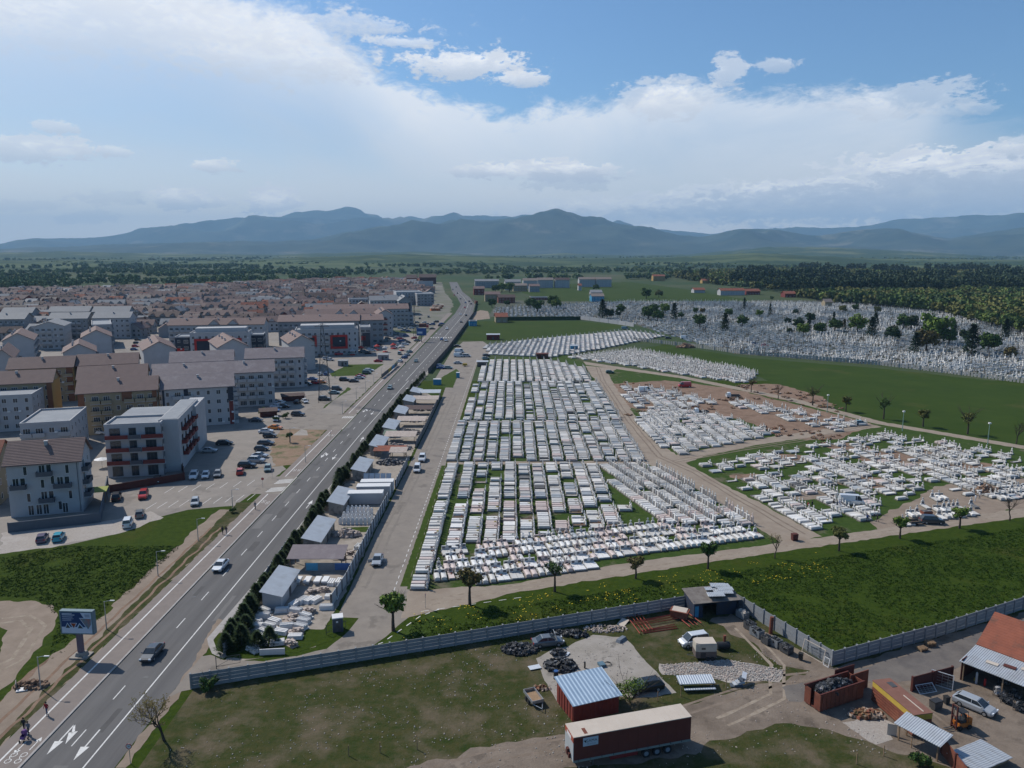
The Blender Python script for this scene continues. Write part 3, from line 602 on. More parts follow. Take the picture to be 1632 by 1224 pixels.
def block(label, cat, pl, pr, z, D, ang, roofm, wallm, floors=4, kind='long', rise=3.2, gap=2.9, seed=0, bal=None, accent=None, front=True, right=True, group=None, L=None, win=(1.3, 1.4), detail=True, name='apartment_building', plus=None):
    """an apartment block located by the two ends of its front eave (pixels, height z)"""
    rnd = random.Random(seed)
    a = Vector(G(*pl, z)); c = Vector(G(*pr, z)); mid = (a + c) / 2; d = Vector((math.cos(R(ang)), math.sin(R(ang))))
    if L is None: L = (c - a).dot(d)
    o = mid - d * L / 2
    t = thing(name, label, cat, (o.x, o.y, 0), R(ang), group)
    if kind == 'flat':
        body(L, D, z - .2).build('wall', wallm, t)
        r = MB(); r.box(.25, .25, z - .19, L - .25, D - .25, z - .05)
        rf = r.build('roof', flat_roof, t)
        p = MB()
        for x0, y0, x1, y1 in ((-.08, -.08, L + .08, .25), (-.08, D - .25, L + .08, D + .08), (-.08, .25, .25, D - .25), (L - .25, .25, L + .08, D - .25)): p.box(x0, y0, z - .2, x1, y1, z + .45)
        p.build('parapet', white_wall if wallm is not red_wall else grey_wall, t)
    elif kind == 'gable':      # ridge runs away from the street: gable in front
        body(L, D, z, rise, 'y').build('wall', wallm, t); rf = gable_roof(L, D, z, rise, .6, 'y').build('roof', roofm, t)
        if detail:
            for k in range(3): chimney(rf, L * .3, D * (.2 + .3 * k), z + rise * .7)
    else:
        body(L, D, z, rise).build('wall', wallm, t); rf = gable_roof(L, D, z, rise, .6).build('roof', roofm, t)
        if detail:
            n = max(1, int(L / 14))
            for k in range(n): chimney(rf, L * (k + .5) / n, D * .38, z + rise * .72)
    fh = (z - .4) / floors; w, h = win
    if front:
        n = max(2, int(L / gap))
        cols = [L * (i + .5) / n for i in range(n)]
        kinds = [rnd.choice('wdbbbw') for _ in cols]
        for f in range(floors):
            zf = f * fh
            for i, x in enumerate(cols):
                k = kinds[i]
                if k == 'b' and f > 0 and bal:
                    balcony(t, x, 0, zf + .1, 0, min(gap * .96, 3.2), 1.2, bal); add_window(t, x, 0, zf + .15, 0, 1.8, 2.1, 3, pane=detail)
                elif k == 'b': add_window(t, x, 0, zf + .5, 0, 2.2, 1.7, 4, pane=detail)
                elif k == 'd': add_window(t, x, 0, zf + .9, 0, 1.0, h, 1, pane=detail)
                else:
                    add_window(t, x, 0, zf + .9, 0, w, h, 2, pane=detail)
                    if detail and rnd.random() < .3: ob('air_conditioner', AC_, t, (x + 1.05, -.02, zf + .7))
    if right:
        n = max(1, int(D / 3.6))
        for f in range(floors):
            for i in range(n):
                y = D * (i + .5) / n
                if bal and right == 'b' and i % 2 == 0:
                    balcony(t, L, y, f * fh + .1, R(90), 3.2, 1.2, bal); add_window(t, L, y, f * fh + .15, R(90), 1.8, 2.1, 3, pane=detail)
                else: add_window(t, L, y, f * fh + .9, R(90), .9, 1.4, 1, pane=detail)
    if accent:
        for x0, x1, z0, z1, m_ in accent:
            b = MB(); b.box(L * x0, -.09, z * z0, L * x1, -.004, z * z1); b.build('panel', m_, t)
    if plus: plus(t, L, D, z)
    return t

# the white block at the left edge
def plus_white(t, L, D, z):
    for x, zz, w in ((7.0, 8.6, 2.9), (2.0, 6.1, 2.9), (10.2, 5.8, 3.3), (7.0, 2.9, 2.9)):
        o = balcony(t, x, 0, zz, 0, w, 1.1, frame_d); add_window(t, x - .5, 0, zz + .1, 0, 1.2, 2.2, 2, pane=True); add_window(t, x + .8, 0, zz + .1, 0, 1.0, 2.2, 1)
    for x, zz in ((3.4, 8.9), (11.2, 8.7), (3.6, 3.1), (11.4, 3.1), (6.4, 5.9), (8.3, 6.6), (9.3, .9)): add_window(t, x, 0, zz, 0, .75, 1.9, 1, frame_w)
    for x in (3.8, 5.3, 6.6, 10.2): add_window(t, x, 0, .2, 0, 1.1, 2.2, 2)
    d_ = MB(); d_.tube([(L - .5, -.12, .2), (L - .5, -.12, z)], .06, 6); d_.build('downpipe', frame_d, t)
    for f in range(1, 4): balcony(t, L, 3.2, f * 2.85, R(90), 3.6, 1.3, frame_d); add_window(t, L, 3.2, f * 2.85 + .1, R(90), 1.8, 2.1, 2); add_window(t, L, 7.5, f * 2.85 + .9, R(90), .9, 1.3)
block('white four-storey block with brown tiled roof and small dark balconies behind the blue-grey wall', 'apartment building', (9, 741), (125, 732), 11.5, 10, 17, roof_brown, white_wall, front=False, right=False, rise=3.6, plus=plus_white, L=13.6)
# the flat-roofed block with dark red balconies
def plus_red(t, L, D, z):
    fh = 3.2
    for f in range(4):
        zz = f * fh + .2
        for x in (2.3, 6.3, 10.4): add_window(t, x, 0, zz + .05, 0, 2.4 if x != 6.3 else 1.7, 2.5, 3 if x != 6.3 else 2, frame_d)
        if f:
            for x, w in ((2.9, 5.2), (6.95, 2.7), (11.0, 5.0)):
                b = MB(); b.box(x - w / 2, -1.3, zz - .15, x + w / 2, 0, zz, 1); b.box(x - w / 2, -1.32, zz, x + w / 2, -1.2, zz + 1.0, 0)
                b.build('balcony', [redbrown if x != 6.95 else frame_d, white_wall], t)
    for y in (4, 8.4):
        for f in range(4): add_window(t, L, y - 2, f * fh + 1.1, R(90), .7, 1.2, 1, frame_d)
    # the wing behind, stepping out to the right
    w = MB(); w.box(L - 1, 2.6, 0, L + 3.6, D + 20, z + .5); w.box(L + .5, D + 12, 0, L + 4.4, D + 26, z - .1); w.build('wing', white_wall, t)
    r = MB(); r.box(L - .7, 2.9, z + .51, L + 3.3, D + 19.7, z + .6); r.build('wing_roof', flat_roof, t)
    r = MB(); r.box(1, D - .2, z + .0, L, D + 12, z + .25); r.build('rear_roof', flat_roof, t)
    q = MB(); q.box(.5, D + .001, 0, L - 1, D + 12, z - .05); q.build('rear_wing', white_wall, t)
    for f in range(1, 4):
        for k, y in enumerate((6.5, 11, 15.5, 20)):
            balcony(t, L + 3.6, y + (f % 2) * 1.2, f * fh + .1, R(90), 2.6, 1.2, redbrown); add_window(t, L + 3.6, y, f * fh + .2, R(90), 1.6, 2.2, 2, frame_d)
    dp = MB(); dp.tube([(L + .2, -.1, 0), (L + .2, -.1, z)], .07, 6); dp.build('downpipe', dsteel, t)
block('flat-roofed white block with dark red balcony bands across its front', 'apartment building', (168, 679), (253, 676), 13, 10, 12, None, white_wall, kind='flat', front=False, right=False, plus=plus_red, L=12.8)
B_ = block
B_('beige block with rust-red corner and brown roof behind the red-balconied block', 'apartment building', (123, 627), (249, 620), 13, 12, 21, roof_brown, cream_wall, seed=3, bal=cream_wall, right=True, accent=[(.0, .08, 0, 1, orange_wall), (.55, .68, .76, 1, orange_wall), (.94, 1, 0, 1, orange_wall)])
B_('second brown-roofed beige block, directly behind the one with the rust-red corner', 'apartment building', (123, 605), (233, 598), 13, 12, 21, roof_brown, cream_wall, seed=4, bal=cream_wall)
B_('third and farthest brown-roofed beige block of the stack of three', 'apartment building', (121, 584), (219, 577), 13, 12, 21, roof_brown, grey_wall, seed=5)
B_('ochre-ended block with brown roof at the left edge of the picture', 'apartment building', (-40, 614), (82, 608), 13, 11, 18, roof_brown, cream_wall, seed=6, bal=cream_wall, accent=[(.93, 1, 0, 1, orange_wall)], plus=lambda t, L, D, z: MB().box(L + .004, 0, 0, L + .1, D, z).build('panel', ochre_wall, t))
B_('ochre-ended brown-roofed block one row behind the one at the left edge', 'apartment building', (12, 588), (115, 584), 13, 11, 18, roof_brown, cream_wall, seed=7, bal=cream_wall, accent=[(.9, 1, 0, 1, orange_wall)], plus=lambda t, L, D, z: MB().box(L + .004, 0, 0, L + .1, D, z).build('panel', ochre_wall, t))
def plus_f(t, L, D, z):
    for x0, x1, z0, z1, m_ in ((.0, .03, .5, 1, navy_wall), (.30, .36, .6, 1, navy_wall), (.92, 1, .62, 1, navy_wall), (.93, .99, 0, .6, redbrown)):
        b = MB(); b.box(L * x0, -.1, z * z0, L * x1, -.005, z * z1); b.build('panel', m_, t)
B_('long white block with violet-grey roof nearest the car park, glazed balconies and dark corner', 'apartment building', (257, 622), (371, 613), 12.5, 13, 20, roof_violet, white_wall, seed=8, bal=white_wall, right='b', plus=plus_f)
B_('longest violet-grey roofed white block, behind the one with the dark corner', 'apartment building', (242, 600), (436, 591), 12.5, 13, 18, roof_violet, white_wall, seed=9, bal=white_wall, right=True)
B_('short violet-grey roof behind the longest white block', 'apartment building', (271, 578), (371, 573), 12.5, 12, 18, roof_violet, white_wall, seed=10)
B_('violet-grey roofed white block with stepped stair tower beside the playground street', 'apartment building', (391, 572), (483, 568), 12.5, 13, 14, roof_violet, white_wall, seed=11, bal=white_wall, right='b')
# flat modern blocks
B_('low grey flat-roofed modern block with white parapets behind the white four-storey block', 'apartment building', (30, 678), (112, 672), 9.5, 20, 17, None, white_wall, kind='flat', floors=3, seed=12, bal=white_wall)
B_('flat-roofed modern block with long white balcony fronts at the left edge', 'apartment building', (-40, 634), (50, 630), 11, 16, 17, None, white_wall, kind='flat', floors=4, seed=13, bal=white_wall)
B_('cream house with tall windows at the far left edge beside the white block', 'apartment building', (-60, 745), (1, 728), 10, 12, 17, roof_red, cream_wall, floors=3, seed=14)
# gable-fronted white blocks
for k, (l, pl, pr, ang, D) in enumerate((
    ('blank white gable under a brown roof, left of the car-lined street', (100, 563), (152, 559), 28, 22),
    ('taller blank white gable under a brown roof, behind the one left of the car-lined street', (130, 538), (177, 536), 28, 24),
    ('blank white gable under a brown roof, right of the car-lined street', (228, 558), (280, 556), 28, 30),
    ('blank white gable under a brown roof, before the red-framed block', (348, 554), (395, 551), 28, 30),
    ('blank white gable under a brown roof, between the two red-framed blocks', (461, 547), (501, 545), 24, 26),
    ('white gabled block with a brown roof at the left edge', (-12, 572), (20, 570), 28, 28),
    ('second white gabled block from the left edge with a brown roof', (3, 544), (53, 541), 28, 28))):
    B_(l, 'apartment building', pl, pr, 13, D, ang, roof_brown, white_wall, kind='gable', front=False, right='b', seed=20 + k, bal=grey_wall, rise=3.4)
B_('white gable-fronted block with pale grey roof and windows in its front', 'apartment building', (53, 521), (102, 519), 13, 22, 20, roof_grey, white_wall, kind='gable', seed=30, bal=white_wall, rise=2.6)
B_('shed-roofed white and grey block with balconies along the car-lined street', 'apartment building', (146, 517), (178, 519), 13, 34, 28, None, grey_wall, kind='flat', seed=31, bal=grey_wall, right='b')
B_('grey-roofed cream block, first from the left edge', 'apartment building', (-30, 509), (39, 508), 13, 13, 8, roof_grey, cream_wall if 0 else grey_wall, seed=32, bal=white_wall)
B_('grey-roofed block with balcony bands behind the grey gable front', 'apartment building', (76, 508), (139, 507), 13, 13, 8, roof_grey, grey_wall, seed=33, bal=white_wall)
B_('grey-roofed block with a blank white end beside the car-lined street', 'apartment building', (147, 507), (207, 506), 13, 13, 8, roof_grey, white_wall, seed=34, bal=white_wall)
B_('grey roof in the back row at the left edge', 'apartment building', (0, 499), (52, 498), 12, 12, 8, roof_grey, grey_wall, seed=35, detail=False)
B_('grey roof in the back row, second from the left', 'apartment building', (76, 497), (142, 496), 12, 12, 8, roof_grey, grey_wall, seed=36, detail=False)
B_('grey roof in the back row, third from the left', 'apartment building', (146, 497), (206, 496), 12, 12, 8, roof_grey, grey_wall, seed=37, detail=False)
# red-framed blocks
def plus_frame(n_):
    def f(t, L, D, z):
        for x0, w in n_:
            b = MB(); y0, y1 = -.5, -.01; z0, z1 = 3.4, 10.8; x1 = x0 + w
            b.box(x0, y0, z0, x1, y1, z0 + 1.1); b.box(x0, y0, z1 - 1.1, x1, y1, z1); b.box(x0, y0, z0 + 1.1, x0 + 1.1, y1, z1 - 1.1); b.box(x1 - 1.1, y0, z0 + 1.1, x1, y1, z1 - 1.1)
            b.build('frame_panel', red_wall, t)
            q = MB(); q.box(x0 + 1.1, -.12, 4.5, x1 - 1.1, -.005, 9.7); q.build('dark_panel', navy_wall, t)
        g = MB(); g.box(L * .08, 3, z + .25, L * .95, D - 3, z + 2.4); g.build('attic', white_wall, t)
    return f
B_('white flat-roofed block with bright red square frames beside the car park', 'apartment building', (470, 527), (570, 525), 13.5, 16, 12, None, white_wall, kind='flat', seed=40, bal=white_wall, right=True, plus=plus_frame([(3, 8), (18, 9)]))
B_('dark and red balcony end of the framed block, with blank grey upper wall', 'apartment building', (574, 523), (590, 521), 12, 16, 12, None, grey_wall, kind='flat', seed=41, accent=[(.2, .95, .1, .75, navy_wall), (.1, .5, .4, .6, red_wall)])
B_('red-framed flat-roofed block half hidden behind the brown gable roofs', 'apartment building', (302, 532), (396, 530), 13.5, 14, 12, None, white_wall, kind='flat', seed=42, bal=white_wall, plus=plus_frame([(2, 9), (17, 8)]))
B_('navy and red end of the left red-framed block', 'apartment building', (278, 538), (302, 537), 10.5, 14, 12, None, navy_wall, kind='flat', seed=43, floors=3, accent=[(.1, .6, .25, .45, red_wall)])
B_('navy house with red balcony right of the left red-framed block', 'apartment building', (397, 535), (420, 533), 11, 12, 12, None, navy_wall, kind='flat', seed=44, floors=3, accent=[(.3, .9, .2, .4, red_wall)])
def dormers(n):
    def f(t, L, D, z):
        for i in range(n):
            x = L * (.42 + .2 * i); b = body(6, 5, 0.1, 2.6, 'y'); m_ = b.build('dormer', white_wall, t, loc=(x, -.3, z - .1)); r = gable_roof(6, 5.5, .1, 2.6, .3, 'y').build('dormer_roof', roof_brown, m_)
    return f
B_('long brown-roofed white block with two gabled dormers behind the red-framed block', 'apartment building', (263, 520), (423, 515), 14, 14, 8, roof_brown, white_wall, seed=45, bal=white_wall, plus=dormers(2), rise=3)
B_('long brown roof behind the right red-framed block', 'apartment building', (443, 513), (572, 511), 14, 22, 10, roof_brown, grey_wall, seed=46, bal=white_wall, rise=3)
B_('grey-walled tall end of the long brown-roofed block beside the car park', 'apartment building', (574, 511), (610, 509), 14, 22, 14, roof_brown, grey_wall, seed=47, rise=2.6)
B_('gable-ended white block with brown balconies beside the big car park', 'apartment building', (602, 502), (625, 500), 14, 26, 14, roof_brown, white_wall, kind='gable', seed=48, bal=redbrown, rise=3)
B_('white block with brown roof, next after the brown-balconied one along the car park', 'apartment building', (500, 495), (650, 491), 13, 20, 12, roof_brown, white_wall, seed=49, bal=white_wall, rise=3)
B_('brown-roofed row with three low gables in front of the house estate', 'apartment building', (486, 502), (598, 499), 13, 14, 12, roof_brown, white_wall, seed=50, plus=dormers(2), rise=3)
B_('blank white low extension at the end of the brown-roofed row', 'building', (645, 500), (658, 499), 9, 12, 14, None, white_wall, kind='flat', seed=51, floors=3)
B_('grey chalet-fronted block with dark glazed gable', 'apartment building', (636, 480), (656, 479), 12, 26, 14, roof_grey, grey_wall, kind='gable', seed=52, rise=4, bal=navy_wall, accent=[(.12, .88, .1, .85, navy_wall)])
B_('grey-roofed long block beside the glazed chalet front', 'apartment building', (590, 479), (634, 478), 12, 14, 14, roof_grey, white_wall, seed=53, rise=3.5)
B_('bright white cubic block on the edge of the house estate', 'apartment building', (556, 477), (592, 476), 12, 14, 14, None, white_wall, kind='flat', seed=54)
B_('flat dark-roofed apartment row with white towers beside the main road', 'apartment building', (632, 466), (672, 465), 13, 30, 14, None, white_wall, kind='flat', seed=55, bal=white_wall)
B_('grey apartment block at the last row beside the main road', 'apartment building', (668, 470), (688, 467), 12, 30, 14, None, grey_wall, kind='flat', seed=56)
B_('white flat-roofed block below the red roofs at the estate end', 'apartment building', (667, 449), (690, 449), 12, 14, 5, None, white_wall, kind='flat', seed=57, detail=False)
for k, (x0, x1, y, m_, l) in enumerate(((648, 664, 443, rust, 'rust-red block with red roof at the far end of the estate'), (668, 695, 442, red_wall, 'dark red roofed hall at the far end of the estate'))):
    B_(l, 'building', (x0, y), (x1, y), 11, 20, 5, roof_dbrown, m_ if k == 0 else rust_dark, seed=58 + k, detail=False, front=False, right=False, rise=5)
# right of the road: villas, white school-like rows, construction, red roofs
for k, (x0, x1, y, zz, rm, wm, l) in enumerate((
    (834, 857, 447, 12, roof_tan, white_wall, 'first from the left of five cream three-storey rows on the horizon meadow'),
    (857, 882, 446, 12, roof_tan, white_wall, 'second from the left of five cream three-storey rows on the horizon meadow'),
    (885, 908, 446, 12, roof_dbrown, white_wall, 'third of five cream three-storey rows, the one with the dark red roof'),
    (923, 949, 445, 12, roof_tan, white_wall, 'fourth from the left of five cream three-storey rows on the horizon meadow'),
    (950, 975, 445, 12, roof_tan, white_wall, 'rightmost of five cream three-storey rows on the horizon meadow'),
    (805, 830, 449, 12, roof_grey, white_wall, 'blue-grey terrace left of the five cream rows'),
    (757, 795, 448, 10, roof_grey, grey_wall, 'grey terrace with small gables nearest the far end of the road'),
    (794, 821, 474, 6, roof_dbrown, rust, 'dark red-brown villa with a broad dark roof'),
    (773, 797, 469, 8, roof_brown, cream_wall, 'brown-roofed villa left of the dark red-brown one'),
    (755, 772, 460, 8, roof_brown, redbrown, 'red-brown villa beside the main road bend'),
    (844, 860, 456, 8, roof_brown, grey_wall, 'brown pyramid-roofed villa on the meadow edge'),
    (818, 840, 455, 8, roof_tan, cream_wall, 'tan-roofed villa left of the pyramid-roofed one'),
    (922, 927, 455, 7, roof_red, white_wall, 'small narrow white house with a red roof on the meadow'),
    (790, 809, 505, 4.5, roof_red, cream_wall, 'small yellow chapel house with orange roof at the cemetery corner'),
    (748, 760, 512, 3.6, None, cyan, 'small pale blue kiosk building beside the main road'),
    (942, 960, 466, 7, roof_grey, grey_wall, 'grey unfinished house on the meadow building site'),
    (943, 963, 472, 6, roof_tan, cyan, 'blue-walled house with orange-tan roof at the building site'),
    (846, 875, 474, 3, None, rust, 'low rust-red row of garages on the meadow'),
    (1041, 1060, 440, 9, roof_red, ochre_wall, 'large orange house with steep red roof left of the forest'),
    (1119, 1152, 447, 5, roof_red, ochre_wall, 'long low orange house with red roof below the forest edge'),
    (1148, 1188, 463, 6, roof_red, white_wall, 'white hall with wide red roof and dormers below the forest'),
    (1106, 1124, 462, 4, roof_red, white_wall, 'small low red-roofed building left of the white hall'),
    (1189, 1212, 464, 4.5, roof_red, redbrown, 'long brick outbuilding right of the white hall'),
    (1251, 1269, 468, 4.5, roof_red, redbrown, 'small red-roofed house among conifers right of the willows'),
    (1302, 1330, 456, 8, roof_tan, redbrown, 'old reddish villa with tiled roof at the forest edge'),
    (1315, 1327, 481, 5, roof_tan, cream_wall, 'small pinkish keeper house at the top edge of the old cemetery'))):
    B_(l, 'house' if zz < 10 else 'apartment building', (x0, y), (x1, y), zz, 12 if x1 - x0 > 14 else 8, 6, rm, wm, seed=70 + k, kind='long' if rm else 'flat', floors=max(1, int(zz / 3)), detail=False, rise=2.6 if zz < 11 else 3, right=False, gap=3.4, name='house' if zz < 10 else 'apartment_building')

# ---------------------------------------------------------------- the house estate
def house_proto(v, rm, wm):
    b = MB(); r = MB(); rnd = random.Random(v * 17)
    L, D, h, rise = [(11, 9, 5.6, 3), (9, 12, 5.8, 3.4), (14, 9, 6.0, 3), (10, 10, 5.2, 2.8), (22, 10, 7.0, 3.2)][v]
    ax = 'y' if v == 1 else 'x'
    b.merge(body(L, D, h, rise, ax), -L / 2, -D / 2)
    g = gable_roof(L, D, h, rise, .6, ax)
    if v == 3:   # hipped
        g = MB(); e = .6; z0 = h - .3
        g.add([(-e, -e, z0), (L + e, -e, z0), (L + e, D + e, z0), (-e, D + e, z0), (L / 2 - 1, D / 2, z0 + 3.4), (L / 2 + 1, D / 2, z0 + 3.4)], [(0, 1, 5, 4), (1, 2, 5), (2, 3, 4, 5), (3, 0, 4)])
        b = MB(); b.box(-L / 2, -D / 2, 0, L / 2, D / 2, h)
    r.merge(g, -L / 2, -D / 2)
    if v in (0, 2, 4):
        for q in range(1 if v == 0 else (2 if v == 2 else 3)):
            x = -L / 2 + L * (q + .5) / (1 if v == 0 else (2 if v == 2 else 3)) - 1.8
            b.merge(body(3.6, 4, 1.2, 1.6, 'y'), x, -D / 2 - .2, h - .6); r.merge(gable_roof(3.6, 4.3, 1.2, 1.6, .35, 'y', .15), x, -D / 2 - .2, h - .6)
    r.box(1.5, 1, h + 1, 2.1, 1.6, h + rise + .8)
    wn = MB()
    for f in range(2):
        n = int(L / 3)
        for i in range(n):
            x = -L / 2 + L * (i + .5) / n; wn.box(x - .6, -D / 2 - .04, 1 + f * 2.7, x + .6, -D / 2 + .1, 2.3 + f * 2.7)
        for i in range(2): y = -D / 4 + D / 2 * i; wn.box(L / 2 - .1, y - .5, 1 + f * 2.7, L / 2 + .04, y + .5, 2.3 + f * 2.7)
    n0 = len(b.f); b.merge(wn, m=1)
    return b, r
HW = [white_wall, grey_wall, grey_wall, cream_wall, redbrown]; HR = [roof_brown] * 6 + [roof_dbrown] * 4 + [roof_tan] * 3 + [roof_grey] * 2 + [roof_brown] * 5 + [roof_red]
hp = {}
rnd = random.Random(5)
def free_spot(x, y):
    if x > lerp_tab([(480, -75), (520, -150), (600, -132), (760, -120), (850, -92), (1000, -100), (1300, -160)], y): return False
    if y < 560 and x > lerp_tab([(480, -290), (500, -225), (545, -150)], y): return False
    return y < 1010 + (x + 640) * 1.15 + 40 * math.sin(x / 60)
rows = []; y = 486; ri = 0
while y < 1420:
    x = -.70 * y - 10; row = []
    while x < -60:
        v = rnd.choice([0, 0, 1, 2, 3, 3, 4 if y < 900 else 2]); wdt = [15, 13, 18, 14, 27][v]
        yy = y + rnd.uniform(-4, 4)
        if free_spot(x + wdt / 2, yy) and rnd.random() > .06: row.append((x + wdt / 2, yy, v, rnd.choice(HR), rnd.choice(HW[:3] * 3 + HW), rnd.uniform(-.25, .25) + (math.pi / 2 if rnd.random() < .12 else 0) + R(8)))
        x += wdt + rnd.uniform(.5, 4)
    if row: rows.append(row)
    y += rnd.uniform(17, 21)
RN = {roof_brown.name: 'brown', roof_dbrown.name: 'dark brown', roof_tan.name: 'tan', roof_grey.name: 'grey', roof_red.name: 'red'}
WN = {white_wall.name: 'white', cream_wall.name: 'cream', grey_wall.name: 'grey', ochre_wall.name: 'ochre', redbrown.name: 'red-brown'}
cnt = 0; far_b = {}
for ri, row in enumerate(rows):
    for hi, (x, y, v, rm, wm, a) in enumerate(row):
        k = (v, rm.name, wm.name)
        if k not in hp:
            b, r = house_proto(v, rm, wm); hp[k] = (b.mesh('wall', [wm, glass]), r.mesh('roof', [rm]), b, r)
        if cnt < 262:
            t = thing('house', f'{WN[wm.name]} house with {RN[rm.name]} {"hipped" if v == 3 else "gabled"} roof, {nth(hi)} from left, {nth(ri)} estate row', 'house', (x, y, 0), a, 'houses of the estate')
            ob('wall', hp[k][0], t); ob('roof', hp[k][1], t); cnt += 1
        else:
            for nm, q in (('w' + wm.name, hp[k][2]), ('r' + rm.name, hp[k][3])): far_b.setdefault(nm, MB()).merge(q, x, y, 0, a)
names = {}
tot = MB(); mats_ = []
for nm, q in far_b.items():
    base = bpy.data.materials[nm[1:]]
    mats_.append(base); i = len(mats_) - 1
    if glass not in mats_: mats_.append(glass)
    gi = mats_.index(glass); b0 = len(tot.v); tot.v += q.v; tot.f += [tuple(p + b0 for p in f) for f in q.f]; tot.m += [gi if m_ == 1 else i for m_ in q.m]
o = tot.build('distant_houses', mats_, kind='stuff'); tag(o, 'closely packed brown roofs of the farthest estate rows', 'houses')
# ---------------------------------------------------------------- graves
def ridge(b, x0, x1, y0, y1, z0, z1, zr, m=0):
    """a low tomb slab with a roof-like ridge along x"""
    c = (y0 + y1) / 2; i = .10
    b.add([(x0, y0, z0), (x1, y0, z0), (x1, y1, z0), (x0, y1, z0), (x0, y0, z1), (x1, y0, z1), (x1, y1, z1), (x0, y1, z1), (x0 + i, c - .1, zr), (x1 - i, c - .1, zr), (x1 - i, c + .1, zr), (x0 + i, c + .1, zr)],
          [(0, 1, 5, 4), (1, 2, 6, 5), (2, 3, 7, 6), (3, 0, 4, 7), (4, 5, 9, 8), (6, 7, 11, 10), (5, 6, 10, 9), (7, 4, 8, 11), (8, 9, 10, 11)], m)
def cross(b, x, y, z, s=.7, w=.10, m=0):
    b.box(x - w / 2, y - w * .7, z, x + w / 2, y + w * .7, z + s, m); b.box(x - w / 2 - .004, y - s * .32, z + s * .52, x + w / 2 + .004, y + s * .32, z + s * .52 + w * 1.4, m)
def grave_parts(kind):
    """parts of one grave, long axis x, headstone at +x: name -> MB"""
    P = {k: MB() for k in ('plinth', 'slab', 'headstone', 'cross', 'plaque', 'slab2', 'plaque2')}
    W = 2.35 if kind in ('double', 'double_flat', 'tall_double') else 1.15
    hz_ = .9
    P['plinth'].box(-1.25, -W / 2, 0, 1.3, W / 2, .22)
    if kind in ('single', 'grey'): ridge(P['slab'], -1.12, .85, -.42, .42, .221, .68, .78)
    if kind == 'tall': ridge(P['slab'], -1.12, .85, -.43, .43, .221, .62, .78); hz_ = 1.55
    if kind in ('double', 'tall_double'):
        ridge(P['slab'], -1.12, .85, -1.0, -.15, .221, .68, .78); ridge(P['slab2'], -1.12, .85, .15, 1.0, .221, .68, .78)
        if kind == 'tall_double': hz_ = 1.5
    if kind == 'double_flat': P['slab'].box(-1.15, -1.08, .221, .85, -.03, .42); P['slab2'].box(-1.15, .03, .221, .85, 1.08, .42)
    if kind == 'flat': P['slab'].box(-1.15, -.48, .221, .85, .48, .40)
    if kind == 'plot':
        P['plinth'] = MB(); p = P['plinth']; p.box(-1.25, -W / 2, 0, 1.3, -W / 2 + .16, .25); p.box(-1.25, W / 2 - .16, 0, 1.3, W / 2, .25); p.box(-1.25, -W / 2 + .16, 0, -1.1, W / 2 - .16, .25); p.box(1.1, -W / 2 + .16, 0, 1.3, W / 2 - .16, .25)
        P['slab'].box(-1.1, -W / 2 + .16, 0, 1.1, W / 2 - .16, .14); hz_ = .5
    h = P['headstone']; hw = W * .42
    h.box(1.0, -hw, .222, 1.27, hw, .222 + .25)
    if W > 2: h.box(1.05, -.95, .472, 1.22, -.22, .2 + hz_); h.box(1.05, .22, .472, 1.22, .95, .2 + hz_); h.box(1.04, -.2, .472, 1.24, .2, .3 + hz_)
    else: h.box(1.05, -.33, .472, 1.22, .33, .22 + hz_); h.box(1.05, -.22, .22 + hz_, 1.22, .22, .36 + hz_)
    cross(P['cross'], 1.13, 0, (.3 if W > 2 else .36) + hz_, .62)
    if W > 2: P['plaque'].box(1.035, -.85, .60, 1.049, -.32, .1 + hz_); P['plaque2'].box(1.035, .32, .60, 1.049, .85, .1 + hz_)
    else: P['plaque'].box(1.035, -.24, .60, 1.049, .24, .08 + hz_)
    for v in P.values(): v.v = [(x * 1.16 - .05, y, z) for x, y, z in v.v]
    return {k: v for k, v in P.items() if v.v}
GK = {'single': ('white', 'single tomb'), 'double': ('white', 'double tomb'), 'flat': ('white', 'flat grave'), 'double_flat': ('white', 'double flat grave'), 'grey': ('grey', 'single tomb'),
      'tall': ('white', 'tall-headed tomb'), 'tall_double': ('white', 'tall-headed double tomb'), 'plot': ('bordered', 'open plot')}
GP = {}; GM = {}
for k in GK:
    GP[k] = grave_parts(k); base = stone_g if k == 'grey' else stone_w
    GM[k] = {}
    for tint, m_ in (('n', base), ('p', stone_p), ('c', stone)):
        GM[k][tint] = {q: v.mesh(q.strip('2'), plinthm if q == 'plinth' else plaquem if q[:6] == 'plaque' else (soil if k == 'plot' and q == 'slab' else m_)) for q, v in GP[k].items()}
LITE = {}
for k in GP:
    a = MB()
    for q, v in GP[k].items(): a.merge(v, m=1 if q[:6] == 'plaque' else 2 if q == 'plinth' else 0)
    LITE[k] = a
def inside(poly, x, y):
    c = False; n = len(poly)
    for i in range(n):
        (x0, y0), (x1, y1) = poly[i], poly[(i + 1) % n]
        if (y0 > y) != (y1 > y) and x < (x1 - x0) * (y - y0) / (y1 - y0) + x0: c = not c
    return c
rnd = random.Random(11)
cand = []
